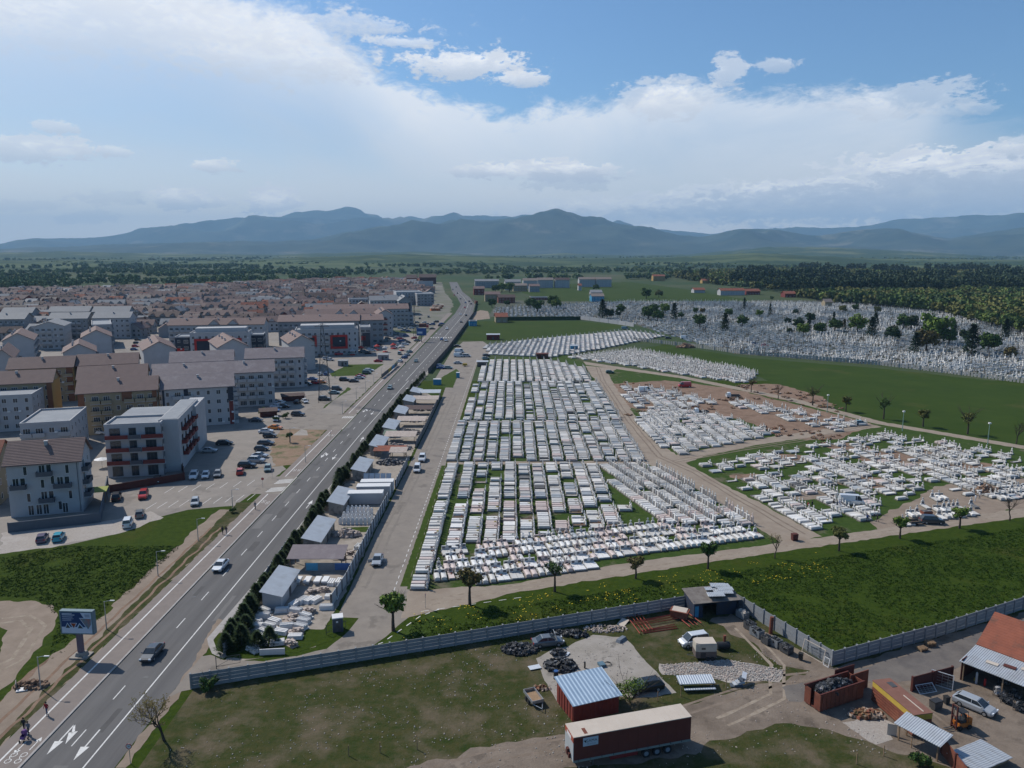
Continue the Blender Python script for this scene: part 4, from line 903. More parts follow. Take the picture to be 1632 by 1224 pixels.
def field(sec, poly, ang, pc, kinds, gap, hd, seed, thick=None, along0=0, jit=.10, holes=.42, hs=.09):
    """columns of graves running along direction ang; pc column pitch; hd heading of the headstone end"""
    r = random.Random(seed); ca, sa = math.cos(ang), math.sin(ang)
    us = [x * ca + y * sa for x, y in poly]; vs = [-x * sa + y * ca for x, y in poly]
    nc = 0; v = min(vs) + pc / 2
    while v < max(vs):
        u = min(us) + along0; ix = 0; any_ = False
        while u < max(us):
            k = r.choice(kinds); w = 2.5 if 'double' in k else 1.28
            uc = u + w / 2; x = uc * ca - v * sa; y = uc * sa + v * ca
            if inside(poly, x, y):
                n_ = noise.noise(Vector((x * hs * 2.6, y * hs * 2.6, seed))) * .8 + noise.noise(Vector((x * hs, y * hs, seed))) * .35
                if r.random() > gap and n_ < holes:
                    cand.append((math.hypot(x, y), x + r.uniform(-jit, jit), y + r.uniform(-jit, jit), hd + r.uniform(-.03, .03), k, sec, nc, ix)); ix += 1; any_ = True
                elif r.random() < .6: u += .5
            u += w
        if any_: nc += 1
        v += pc
UP = math.pi / 2
# first column along the lane, then the long columns
DL = lambda y: lerp_tab([(143, 50.5), (183, 40.5), (198, 34.5), (215, 33.8), (262, 35.3), (300, 35.6), (358, 34.4), (392, 25)], y)
field('lane', [(-17.2, 120.4), (-13.7, 121.2), (-13.7, 197), (-17.2, 197)], UP, 3.3, ['single', 'single', 'double', 'grey', 'flat'], .03, 0, 1, holes=.9)
base_y = lambda x: 140.5 + .30 * (x + 13.5)
main1 = [(-13.8, 137.5), (20, 149.5), (26, 157), (22, 197), (-13.8, 197)]
field('main', main1, UP, 3.52, ['double', 'double', 'double', 'single', 'grey', 'single', 'double_flat', 'plot'], .06, 0, 2, holes=.30)
field('main2', [(-17.2, 199.8), (-17.2, 247.4), (35.4, 248), (34.6, 215), (35, 199.8)], UP, 3.55, ['double', 'double', 'single', 'single', 'grey', 'flat', 'tall'], .05, 0, 3, holes=.30)
field('main3', [(-17, 250), (-14.5, 325.5), (35, 325.5), (36, 250)], UP, 3.5, ['double', 'single', 'tall', 'grey', 'flat', 'single'], .06, 0, 4, holes=.30)
field('main4', [(-14.5, 326), (-12.6, 392), (20, 392), (33, 365), (34, 326)], UP, 3.5, ['tall', 'single', 'tall_double', 'tall'], .04, 0, 5, holes=.9)
field('slant', [(22, 196), (27.5, 158), (32, 152), (50, 150), (40.5, 183), (34.5, 196)], UP + R(16), 3.6, ['tall', 'tall', 'tall_double', 'tall'], .07, R(16), 6, holes=.42)
# front rows facing the camera
field('front', [(-12.6, 122.4), (0.6, 124.0), (20.7, 133.2), (50.0, 142.5), (47, 149.5), (32, 151), (20, 149.5), (-13, 138)], R(18.4), 3.45, ['double', 'double', 'single', 'single', 'double_flat', 'flat', 'grey'], .10, UP + R(12), 7, holes=.40, hs=.13)
# east blocks
field('east', px([(1104, 746), (1405, 692), (1630, 728), (1640, 790), (1540, 800), (1500, 770), (1425, 803), (1385, 830), (1300, 846)]), UP + R(13), 4.3, ['double', 'single', 'single', 'flat', 'double_flat', 'plot'], .18, R(16), 8, holes=.24, hs=.07)
field('middle', px([(1046, 700), (1075, 728), (1195, 703), (1240, 690), (1120, 668), (1100, 650), (1180, 640), (1380, 676), (1330, 690), (1200, 655), (1060, 622), (985, 616), (1000, 640)]), UP + R(5), 4.0, ['single', 'double', 'tall', 'single', 'flat'], .20, R(8), 9, holes=.25, hs=.08)
field('middle2', px([(1010, 660), (1046, 715), (1200, 700), (1170, 668), (1060, 650)]), UP + R(3), 3.8, ['single', 'double', 'single'], .10, R(4), 10, holes=.3)
field('track_end', px([(1440, 830), (1500, 790), (1520, 788), (1440, 842)]), R(18), 3.5, ['double', 'flat'], .2, UP, 12)
field('track_end2', px([(1495, 815), (1560, 800), (1560, 818), (1500, 832)]), R(18), 3.5, ['double', 'flat'], .1, UP, 13)
field('track_end3', px([(1580, 790), (1632, 775), (1680, 790), (1600, 800)]), R(18), 3.5, ['double', 'flat'], .1, UP, 14)
field('north', px([(905, 570), (1010, 558), (1100, 574), (1205, 596), (1190, 612), (1090, 598), (1000, 583)]), UP + R(20), 3.4, ['tall', 'tall_double', 'single'], .05, R(20), 15, holes=.9, jit=.3)
field('terrace', px([(782, 566), (770, 552), (850, 542), (1000, 528), (1060, 536), (940, 560), (880, 570)]), UP + R(-5), 2.9, ['tall', 'tall', 'tall_double'], .03, R(-8), 16, holes=.9, jit=.2)
cand.sort(key=lambda c: c[0])
SECN = {'lane': ('column, along the paved lane', 'up'), 'main': ('straight column of the lower block', 'up'), 'main2': ('column between the cross paths', 'up'),
        'slant': ('slanting column near the dirt crossroads', 'up'), 'front': ('row from the gravel track', 'from left'), 'east': ('column right of the diagonal track', 'up'),
        'track_end': ('row by the parked dark car', 'from left'), 'track_end2': ('row on the bare yard', 'from left'), 'track_end3': ('row at the right edge', 'from left')}
FLW = []
for q, (c1, c2) in enumerate((((.45, .03, .04), (.05, .12, .03)), ((.55, .40, .05), (.06, .12, .03)), ((.5, .2, .25), (.05, .11, .03)), ((.12, .05, .03), (.20, .12, .07)), ((.6, .6, .58), (.05, .12, .03)))):
    r9 = random.Random(q); a = MB()
    for _ in range(14): a.cbox(r9.gauss(0, .13), r9.gauss(0, .15), r9.uniform(-.03, .12), .09, .09, .09, 0, r9.random() * 3, r9.random())
    FLW.append(a.mesh('flowers', [mat('blossom%s' % 'abcde'[q], c1, c2, 5, .9, t=(.45, .55))]))
NIND = 300; seen = set(); ncol = {}
for d, x, y, hd, k, sec, c, i in cand[:NIND]:
    tint = rnd.choices('ncp', (4, 4, 2))[0]
    col = 'pinkish' if tint == 'p' and k != 'plot' else GK[k][0]
    if sec not in SECN: SECN[sec] = ('column of the middle block', 'up')
    where, frm = SECN[sec]
    lab = f'{col} {GK[k][1]}, {nth(i)} {frm}, {nth(c)} {where}'
    t = thing('grave', lab, 'grave', (x, y, .01), hd, 'graves of the near cemetery blocks')
    for q, me in GM[k][tint].items(): ob(q.strip('2'), me, t)
    if rnd.random() < .38: ob('flowers', rnd.choice(FLW), t, (.55 + rnd.uniform(-.2, .1), rnd.uniform(-.25, .25), .7 if k not in ('flat', 'double_flat', 'plot') else .42), rnd.random() * 6)
def scatter(items, name, mats, lites, label, cat, kind='stuff', z=0.0):
    """many placed copies merged into one mesh with numpy: items = (x, y, heading, key[, scale])"""
    V = []; LT = []; LV = []; MI = []; off = 0; cache = {}
    for k, m_ in lites.items():
        cache[k] = (np.array(m_.v, np.float32), np.array([len(f) for f in m_.f], np.int32), np.array([i for f in m_.f for i in f], np.int32), np.array(m_.m, np.int32))
    for it in items:
        x, y, h, k = it[:4]; s = it[4] if len(it) > 4 else 1
        v, lt, lv, mi = cache[k]; c, n = math.cos(h), math.sin(h)
        V.append(np.stack([v[:, 0] * c * s - v[:, 1] * n * s + x, v[:, 0] * n * s + v[:, 1] * c * s + y, v[:, 2] * s + z], 1)); LT.append(lt); LV.append(lv + off); MI.append(mi); off += len(v)
    V = np.concatenate(V); LT = np.concatenate(LT); LV = np.concatenate(LV); MI = np.concatenate(MI)
    me = bpy.data.meshes.new(name); me.vertices.add(len(V)); me.vertices.foreach_set('co', V.ravel()); me.loops.add(len(LV)); me.loops.foreach_set('vertex_index', LV)
    me.polygons.add(len(LT)); me.polygons.foreach_set('loop_start', np.concatenate([[0], np.cumsum(LT)[:-1]]).astype(np.int32)); me.polygons.foreach_set('material_index', MI)
    for m_ in mats: me.materials.append(m_)
    me.update(calc_edges=True); me.validate(); me.shade_flat()
    return tag(ob(name, me), label, cat, None, kind)
for k in list(GP):
    for sfx, mi in (('_g', 3), ('_p', 4), ('_k', 5)):
        a = MB()
        for q, v in GP[k].items(): a.merge(v, m=1 if q[:6] == 'plaque' else 2 if q == 'plinth' else mi if 'slab' in q else 0)
        LITE[k + sfx] = a
rest = [(x, y, hd + rnd.uniform(-.04, .04), k + ('_g' if k == 'grey' else rnd.choices(('', '_g', '_p', '_k'), (80, 11, 7, 2))[0]), rnd.uniform(.93, 1.05)) for d, x, y, hd, k, *_ in cand[NIND:]]
# the old cemetery: close-set crosses and headstones
old = {}
for q in range(4):
    a = MB(); r_ = random.Random(q)
    a.box(-1, -.45, 0, .9, .45, .35 + .1 * q); hh = .7 + .3 * q; a.box(.95, -.35, 0, 1.2, .35, hh); cross(a, 1.08, 0, hh, .8 + .15 * q, .16); a.m = [(0, 3, 0, 2)[q] if i < 6 else m_ for i, m_ in enumerate(a.m)]
    if q == 3: a.box(-1, -1.3, 0, 1.1, -.5, .4); a.box(.95, -1.2, 0, 1.2, -.6, 1.0)
    old['o%d' % q] = a; old['x%d' % q] = MB().merge(a, m=3); old['y%d' % q] = MB().merge(a, m=2)
poly = [(-16, 668), (60, 640), (92, 600), (108, 480), (123, 420), (178, 380), (216, 329), (300, 268), (420, 380), (520, 545), (372, 760), (336, 845), (232, 860), (127, 862), (-16, 764)]
r_ = random.Random(77); y = 262; olds = []
while y < 870:
    x = -20
    while x < 560:
        px_ = x + r_.uniform(-.5, .5); py_ = y + r_.uniform(-.7, .7)
        if abs(x) < y * .70 + 12 and inside(poly, px_, py_) and r_.random() > .08: olds.append((px_, py_, R(-30) + r_.uniform(-.25, .25) + (0 if noise.noise(Vector((x / 60, y / 60, 0))) > 0 else .5), r_.choice('ooooxxy') + '%d' % r_.choice([0, 1, 1, 2, 2, 3]), r_.uniform(.85, 1.3)))
        x += 3.4 if y < 500 else 3.9
    y += 3.3 if y < 500 else 3.9
scatter(rest + olds, 'graves', [stone, plaquem, plinthm, stone_g, stone_p, mat('dull_stone', (.10, .10, .105), (.16, .155, .15), 1, .7)], {**LITE, **old}, 'dense white graves and crosses filling the blocks farther back', 'graves')
print('graves', len(cand), len(olds))
# low mounds of wreaths and broken soil between the unfinished graves
wreath = mat('wreath', (.28, .09, .06), (.13, .12, .05), 2.0, .9, (.45, .36, .30), 1.1, island=.5, t3=(.5, .6))
def heap(n, rx, ry, h, seed, s=.3):
    b = MB(); r_ = random.Random(seed)
    for _ in range(n):
        a = r_.random() * 6.28; q = math.sqrt(r_.random()); x, y = rx * q * math.cos(a), ry * q * math.sin(a); z = h * (1 - q) * r_.random()
        sx, sy, sz = (s * r_.uniform(.4, 1.5) for _ in range(3)); b.cbox(x, y, z, sx, sy, sz * .6, 0, r_.random() * 3, r_.uniform(-.6, .6), r_.uniform(.5, 1))
    return b
sp = []
for p0, p1, n in (((1180, 612), (1330, 650), 46), ((985, 612), (1080, 630), 30), ((1010, 655), (1220, 640), 40), ((1200, 680), (1330, 700), 36)):
    for i in range(n):
        t_ = rnd.random(); q = G(p0[0] + (p1[0] - p0[0]) * t_ + rnd.uniform(-20, 20), p0[1] + (p1[1] - p0[1]) * t_ + rnd.uniform(-8, 8)); sp.append((q[0], q[1], rnd.random() * 3, 'h', rnd.uniform(.6, 1.3)))
scatter(sp, 'wreath_mounds', [wreath], {'h': heap(12, 1.2, .7, .5, 3, .4)}, 'rusty brown soil and wreath mounds over fresh graves', 'soil mounds', z=.01)
for q, s_, l in (((1367, 784), 1, 'x'),):
    pass
b = MB(); r_ = random.Random(4)
m_ = heap(130, 3.0, 1.6, 1.5, 9, .9); o = m_.build('earth_pile', soil, loc=(*G(1572, 784), 0)); tag(o, 'pile of dark brown earth beside two standing visitors', 'earth pile')
o = heap(160, 5, 2.6, 2.2, 10, 1.3).build('earth_pile', soil, loc=(*G(1092, 554), 0)); tag(o, 'flat brown earth pile on the green far meadow', 'earth pile')
# ---------------------------------------------------------------- trees
def crown_mesh(cl, n, ls, seed, flat=.8, shell=.55):
    """leaf clumps: cl = list of (x, y, z, r) lobes; n leaf quads in all; ls leaf size"""
    r_ = random.Random(seed); b = MB(); vol = [c[3] ** 2 for c in cl]
    for _ in range(n):
        c = r_.choices(cl, vol)[0]
        d = Vector((r_.gauss(0, 1), r_.gauss(0, 1), r_.gauss(0, 1))).normalized(); q = c[3] * (shell + (1 - shell) * r_.random()) * r_.uniform(.8, 1.12)
        p = Vector((c[0], c[1], c[2])) + Vector((d.x * q, d.y * q, d.z * q * flat))
        u = (d + Vector((r_.gauss(0, .5), r_.gauss(0, .5), r_.gauss(0, .5)))).normalized(); a = u.orthogonal().normalized(); a.rotate(Matrix.Rotation(r_.random() * 6.28, 3, u)); w = u.cross(a); s = ls * r_.uniform(.5, 1.3)
        b.add([p - a * s, p + w * s * .7, p + a * s, p - w * s * .7], [(0, 1, 2, 3)])
    return b
def trunk_mesh(h, r, limbs, seed, top=.0, spread=1.2):
    r_ = random.Random(seed); b = MB(); b.tube([(0, 0, -.1), (r_.uniform(-.06, .06) * h * .3, r_.uniform(-.06, .06) * h * .3, h * .5), (0, 0, h)], [r * 1.25, r, r * .75], 7)
    for i in range(limbs):
        a = 6.28 * i / limbs + r_.random(); l = spread * r_.uniform(.8, 1.3); up = spread * r_.uniform(.7, 1.5)
        m1 = (math.cos(a) * l * .5, math.sin(a) * l * .5, h + up * .45); e = (math.cos(a) * l, math.sin(a) * l, h + up)
        b.tube([(0, 0, h - .15), m1, e], [r * .55, r * .35, r * .12], 5)
        for k in range(3):
            g = a + r_.uniform(-.9, .9); f = .5 + .5 * r_.random(); s0 = [m1[j] + (e[j] - m1[j]) * f for j in range(3)]
            b.tube([s0, (s0[0] + math.cos(g) * l * .45, s0[1] + math.sin(g) * l * .45, s0[2] + up * .4)], [r * .16, r * .05], 4)
    return b
def lobes(R_, h0, n, seed, zs=.8):
    r_ = random.Random(seed); L_ = [(0, 0, h0 + R_ * zs, R_ * .62)]
    for i in range(n):
        a = 6.28 * i / n + r_.uniform(-.4, .4); q = R_ * r_.uniform(.35, .62); L_.append((math.cos(a) * q, math.sin(a) * q, h0 + R_ * zs * r_.uniform(.45, 1.6), R_ * r_.uniform(.34, .5)))
    return L_
def tree(name, label, cat, x, y, crown, trunk, cm, s=1, rot=None, group=None, z=0):
    t = thing(name, label, cat, (x, y, z), rnd.random() * 6 if rot is None else rot, group); t.scale = (s, s, s * rnd.uniform(.93, 1.08)) if s else (1, 1, 1)
    k = (id(crown), cm.name)
    if k not in _tm: _tm[k] = crown.mesh('crown', cm)
    ob('crown', _tm[k], t)
    if id(trunk) not in _tm: _tm[id(trunk)] = trunk.mesh('trunk', bark)
    ob('trunk', _tm[id(trunk)], t); return t
_tm = {}
ball = [crown_mesh(lobes(1.75, 1.9, 7, s), 1500, .17, s) for s in (1, 2)]; ballt = trunk_mesh(2.2, .17, 6, 1)
thin = [crown_mesh(lobes(1.6, 2.0, 6, s), 650, .13, s) for s in (3, 4)]; thint = trunk_mesh(2.5, .15, 8, 3, spread=1.5)
bush = [crown_mesh(lobes(1.3, -.1, 6, s), 700, .16, s) for s in (5, 6)]
bare = None
TL = [((627, 1005), 0, leaf_spring, 1.15, 'bright spring-green round tree at the lane junction, leftmost of the track row'),
      ((749, 964), 0, leaf_rust, 1.1, 'rusty and olive round tree, second from the left along the gravel track'),
      ((884, 943), 1, leaf_green, 1.0, 'thin sparse-leaved tree, third from the left along the gravel track'),
      ((1013, 922), 0, leaf_rust, .78, 'small rust-leaved tree, fourth from the left along the gravel track'),
      ((1128, 907), 0, leaf_green, .85, 'green irregular-crowned tree, fifth from the left along the gravel track'),
      ((1235, 890), 2, leaf_rust, .9, 'bare-branched tree beside the rusty skip, sixth along the gravel track'),
      ((1337, 878), 0, leaf_olive, .85, 'olive-crowned tree at the mouth of the diagonal track'),
      ((1434, 858), 0, leaf_spring, .85, 'bright green small tree left of the parked dark car'),
      ((1529, 842), 0, leaf_spring, .9, 'bright green small tree right of the parked dark car'),
      ((1609, 830), 2, leaf_rust, 1.1, 'leaning bare tree, rightmost along the gravel track'),
      ((1295, 646), 1, leaf_olive, 1.5, 'thin olive tree at the left end of the far track row'), ((1348, 656), 0, leaf_olive, 1.15, 'yellow-green tree, second of the far track row'),
      ((1408, 668), 1, leaf_green, 1.5, 'almost bare tree, third of the far track row'), ((1471, 680), 0, leaf_olive, 1.3, 'round yellow-olive tree, fourth of the far track row'),
      ((1542, 692), 1, leaf_olive, 1.6, 'sparse olive tree, fifth of the far track row'), ((1619, 708), 2, leaf_olive, 1.6, 'bare tree at the right end of the far track row'),
      ((1240, 636), 2, leaf_rust, 1.4, 'bare dead-looking tree beside the soil mounds'), ((1197, 625), 1, leaf_rust, 1.1, 'small rust tree left of the dead-looking one'),
      ((1068, 893), 9, leaf_green, 0, ''), ((462, 705), 0, leaf_green, .7, 'small umbrella-shaped street tree at the waste ground corner')]
late = []
for (p, k, cm, s, l) in TL:
    if not s: continue
    g = G(*p)
    if p[1] > 800: s *= 1.2
    if k == 0: tree('round_tree', l, 'tree', *g, rnd.choice(ball), ballt, cm, s)
    elif k == 1: tree('sparse_tree', l, 'tree', *g, rnd.choice(thin), thint, cm, s)
    else: late.append((l, g, cm, s))
def branchy(seed, h, r, l0, depth=5):
    r_ = random.Random(seed); b = MB(); tips = []
    def grow(p, d, l, r, k):
        q = p + d * l * .55 + Vector((r_.gauss(0, .05), r_.gauss(0, .05), 0)) * l; e = q + (d + Vector((r_.gauss(0, .18), r_.gauss(0, .18), .12))).normalized() * l * .5
        b.tube([p, q, e], [r, r * .8, r * .62], 5 if k < 3 else 3, caps=False)
        if k >= depth: tips.append(e); return
        for _ in range(3 if k else 4):
            a = Vector((r_.gauss(0, .55), r_.gauss(0, .55), .12 + r_.random() * .3)); grow(e if r_.random() < .6 else q, (d + a).normalized(), l * r_.uniform(.6, .82), r * .55, k + 1)
    grow(Vector((0, 0, -.1)), Vector((-.05, 0, 1)).normalized(), h, r, 0)
    c = MB()
    for e in tips:
        for _ in range(2): p = e + Vector((r_.gauss(0, .09), r_.gauss(0, .09), r_.gauss(0, .09))); s = r_.uniform(.03, .07); c.add([p + Vector((-s, 0, 0)), p + Vector((0, s, s * .5)), p + Vector((s, 0, 0)), p + Vector((0, -s, -s * .5))], [(0, 1, 2, 3)])
    return c, b
bc_, bt_ = branchy(5, 1.5, .13, 1, 5)
tree('bare_tree', 'bare branching tree with rusty buds beside the road bottom left', 'tree', *G(262, 1180), bc_, bt_, leaf_rust, 1.35, rot=0)
b2_ = branchy(9, 1.4, .12, 1, 4)
for l, g, cm, s in late: tree('bare_tree', l, 'tree', *g, *b2_, cm, s * 1.05)
tree('bush', 'pale budding willow bush between the blue-roofed shed and parked dark car', 'bush', *G(1004, 1121), crown_mesh(lobes(1.9, .6, 9, 32), 1500, .09, 32), trunk_mesh(.5, .08, 12, 42, spread=2.2), leaf_spring, 1.15)
tree('bush', 'green climbing bush against the near end of the concrete fence', 'bush', *G(333, 1102), bush[0], trunk_mesh(.5, .07, 6, 43), leaf_green, 1.0)
for p, s, l in (((440, 672), 1.0, 'low dark green bush at the lawn strip end'), ((418, 660), 1.2, 'pale flowering bush under the pylon'), ((455, 667), 1.1, 'spreading green bush below the pylon'), ((371, 835 - 18), .7, 'small bush at the parking lot corner post'), ((1465, 1222), 1.0, 'dark bush below the corrugated metal sheets')):
    tree('bush', l, 'bush', *G(*p), bush[1], trunk_mesh(.4, .06, 5, 44), leaf_green if 'pale' not in l else leaf_spring, s)
# the conifer hedge along the main road
def conifer(h, r, n, seed, ls=.16):
    r_ = random.Random(seed); b = MB()
    for _ in range(n):
        t = r_.random() ** .75; z = h * t; q = r * (1 - t) ** .75 * r_.uniform(.55, 1.1) * (1 + .25 * math.sin(t * 40)); a = r_.random() * 6.28
        p = Vector((q * math.cos(a), q * math.sin(a), z + .1)); o_ = Vector((math.cos(a), math.sin(a), r_.uniform(.1, .7))).normalized(); w = Vector((-o_.y, o_.x, r_.uniform(-.3, .3))); s = ls * r_.uniform(.6, 1.5)
        b.add([p - w * s * .5, p + o_ * s * 1.8, p + w * s * .5, p - o_ * s * .3], [(0, 1, 2, 3)])
    return b
cons = [conifer(3.2, 1.5, 1400, s, .2) for s in (1, 2, 3)]; cont = MB(); cont.tube([(0, 0, -.1), (0, 0, 2.6)], [.09, .03], 6)
i = 0; y = 101.5
while y < 345:
    if not (168 < y < 170):
        x = lerp_tab([(100, -39.9), (140, -41.0), (240, -41.2), (300, -40.4), (345, -39.2)], y) + rnd.uniform(-.35, .35)
        s = rnd.uniform(.5, .98) * (1.1 if 180 < y < 184 or y < 112 else 1) * (.75 if y > 290 else 1)
        tree('hedge_conifer', f'dark green hedge conifer, {nth(i)} from the near end along the road', 'conifer', x, y, cons[i % 3], cont, leaf_thuja, s, group='conifer hedge along the main road'); i += 1
    y += rnd.uniform(1.2, 2.3)
for k, p in enumerate(((360, 1040), (385, 1030), (410, 1035), (392, 1012), (430, 1028))):
    tree('hedge_conifer', f'broad dark conifer in the yard corner, {nth(k)} from the left', 'conifer', *G(*p), cons[k % 3], cont, leaf_thuja, .85 + .1 * (k % 2), group='conifers of the yard corner')
# trees standing in and around the old cemetery
big = [crown_mesh(lobes(4.2, 1.2, 9, s), 1100, .50, s) for s in (11, 12, 13)]; bigt = trunk_mesh(2.5, .3, 6, 14, spread=3)
pin = [conifer(10, 2.6, 900, s, .55) for s in (21, 22)]; pint = MB(); pint.tube([(0, 0, -.1), (0, 0, 8)], [.25, .06], 6)
slim = conifer(9, 1.2, 700, 25, .4)
OC = [(1033, 510, 0, 1.0, 'g'), (1048, 512, 0, .9, 'g'), (1074, 510, 1, .9, 'd'), (1085, 508, 0, .5, 'g'), (1115, 522, 0, .9, 'g'), (1108, 500, 0, .5, 'g'), (1120, 500, 0, .5, 'r'), (1155, 528, 1, .9, 'd'), (1162, 505, 0, .7, 'g'), (1186, 493, 2, .9, 'd'), (1183, 520, 0, .8, 'g'), (1210, 505, 0, .6, 's'),
      (1227, 503, 2, .8, 'd'), (1230, 478, 0, .4, 'g'), (1255, 517, 0, .5, 'd'), (1258, 532, 0, .4, 'd'), (1268, 502, 0, .5, 'd'), (1272, 524, 0, .75, 'd'), (1289, 530, 2, 1.0, 'd'), (1291, 515, 0, .75, 'd'), (1280, 535, 0, .8, 's'), (1306, 533, 0, .8, 'g'), (1328, 522, 2, .8, 'd'), (1330, 528, 0, .9, 'g'), (1345, 525, 1, .5, 'r'), (1366, 530, 0, 1.15, 's'), (1389, 537, 1, .9, 'd'), (1395, 520, 1, .7, 'd'),
      (1343, 498, 0, .7, 'o'), (1363, 496, 0, .6, 'g'), (1398, 500, 0, .6, 'o'), (1422, 543, 0, .9, 'd'), (1440, 525, 0, 1.0, 'g'), (1452, 525, 0, .9, 'd'), (1458, 562, 1, .8, 'd'), (1476, 560, 0, 1.1, 'r'), (1490, 548, 0, 1.7, 's'), (1512, 550, 0, .9, 'g'), (1520, 533, 1, .6, 'd'), (1548, 566, 1, 1.2, 'd'), (1538, 545, 0, .7, 'd'), (1575, 562, 0, 1.1, 'g'), (1602, 540, 1, .9, 'd'), (1610, 572, 0, .6, 'r'), (1260, 470, 0, .9, 'o'),
      (880, 490, 0, 1.1, 'g'), (856, 497, 0, 1.2, 'g'), (845, 492, 0, 1.0, 'g'), (887, 492, 0, 1.0, 's'), (784, 490, 0, .8, 'g'), (808, 488, 0, .6, 'g'), (960, 508, 1, 1.1, 'd'), (972, 508, 0, .8, 'd'), (989, 500, 0, .8, 'g'), (985, 505, 0, .5, 'd'), (1040, 505, 0, 1.1, 'g'), (1060, 500, 0, .9, 's'), (1030, 476, 0, 1.1, 'g'), (1050, 474, 0, .9, 'o'), (800, 465, 0, 1.3, 's'), (812, 466, 0, 1.2, 's'), (790, 466, 0, 1.0, 'g'), (950, 463, 0, .9, 'g')]
CN = {'g': (leaf_green, 'mid-green'), 'd': (leaf_dark, 'dark'), 's': (leaf_spring, 'bright yellow-green'), 'o': (leaf_olive, 'olive'), 'r': (leaf_rust, 'brownish')}
OC.sort(key=lambda q: q[0]); cc = {}
for k, (x, y, kd, s, c) in enumerate(OC):
    g = G(x, y); cm, w = CN[c]; nmk = ('round tree', 'broad conifer', 'slim conifer')[kd]; cc[(w, kd)] = cc.get((w, kd), -1) + 1
    tree(('round_tree', 'conifer', 'slim_conifer')[kd], f'{w} {nmk} among old graves, {nth(cc[(w, kd)])} such from the left', 'tree', *g, rnd.choice(big) if kd == 0 else (rnd.choice(pin) if kd == 1 else slim), bigt if kd == 0 else pint, cm, s * 1.45, group='trees in the old cemetery')
# the forest edge and the forest behind it
mats_f = [leaf('f_green', (0.104, 0.152, 0.037), (0.067, 0.104, 0.027)), leaf('f_dark', (0.049, 0.079, 0.027), (0.067, 0.104, 0.032)), leaf('f_spring', (0.183, 0.232, 0.049), (0.122, 0.165, 0.037)), leaf('f_oak', (0.177, 0.171, 0.049), (0.128, 0.134, 0.039)), leaf('f_rust', (0.146, 0.122, 0.055), (0.104, 0.098, 0.037)), leaf('f_pine', (0.044, 0.068, 0.034), (0.061, 0.088, 0.041))]
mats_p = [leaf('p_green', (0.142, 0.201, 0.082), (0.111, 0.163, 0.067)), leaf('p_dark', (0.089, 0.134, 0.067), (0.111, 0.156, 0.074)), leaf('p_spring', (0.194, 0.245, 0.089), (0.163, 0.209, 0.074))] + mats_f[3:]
woodc = [crown_mesh(lobes(5.2, 2.2, 9, s), 420, .95, s) for s in (41, 42, 43)]; woodt = trunk_mesh(4, .35, 5, 44, spread=3)
pine = []
for s in (51, 52):
    pine.append(crown_mesh([(0, 0, 13, 3.0), (1.2, .6, 15.5, 2.2), (-1.4, .4, 12, 2.2), (.3, -1.2, 16.5, 1.8)], 380, .8, s))
pinet = MB(); pinet.tube([(0, 0, -.1), (.2, 0, 14)], [.3, .15], 6)
FE = px([(1085, 450), (1180, 458), (1260, 472), (1330, 484), (1420, 490), (1500, 500), (1570, 520), (1700, 552)]) + [(760, 640), (1400, 1250), (1750, 1900), (700, 2100), (330, 1700), (330, 1250)]
fr = random.Random(3); fs_ = []
y = 470
while y < 2100:
    st = 7.8 if y < 1000 else 12
    x = 250
    while x < y * .72 + 30:
        j_ = st * .62; qx, qy = x + fr.uniform(-j_, j_), y + fr.uniform(-j_, j_)
        if inside(FE, qx, qy):
            n_ = noise.noise(Vector((qx / 90, qy / 120, 2)))
            pn = qy > 960 and n_ > (-.22 if qy < 1250 else .35)
            fs_.append((math.hypot(qx, qy), qx, qy, 'p' if pn else fr.choice(('oooosg' if qy > 1250 else 'ogoosod') if noise.noise(Vector((qx / 70, qy / 70, 9))) > (-.5 if qy > 1250 else -.05) else 'gggdo'), fr.uniform(.75, 1.25)))
        x += st * fr.uniform(.8, 1.2)
    y += st * .85
fs_.sort()
near = sorted(fs_[:150], key=lambda q: q[1] / q[2])
cc = {}
for k, (d, x, y, c, s) in enumerate(near):
    cm, w = (leaf_pine, 'tall dark pine') if c == 'p' else CN[c]; cc[w] = cc.get(w, -1) + 1
    tree('pine_tree' if c == 'p' else 'forest_tree', f'{w} tree at the forest edge, {nth(cc[w])} such from the left', 'tree', x, y, rnd.choice(pine if c == 'p' else woodc), pinet if c == 'p' else woodt, leaf_pine if c == 'p' else mats_f['gdsor'.index(c)], s, group='trees of the forest edge')
woodlite = {}
for ci, c in enumerate('gdsor'):
    for q in range(2): woodlite[c + str(q)] = MB().merge(crown_mesh(lobes(5.2, 1.2, 7, 60 + q), 190, 1.35, 60 + q), m=ci)
for q in range(2): woodlite['p' + str(q)] = MB().merge(crown_mesh([(0, 0, 12, 3.2), (1.2, .6, 15, 2.4), (-1.4, .4, 11, 2.4)], 150, 1.25, 70 + q), m=5)
scatter([(x, y, fr.random() * 6, c + str(fr.randrange(2)), s * (1.1 if y < 1200 else 1.3)) for d, x, y, c, s in fs_[150:]], 'forest', mats_f, woodlite, 'mixed green and dark pine forest behind the old cemetery', 'forest')
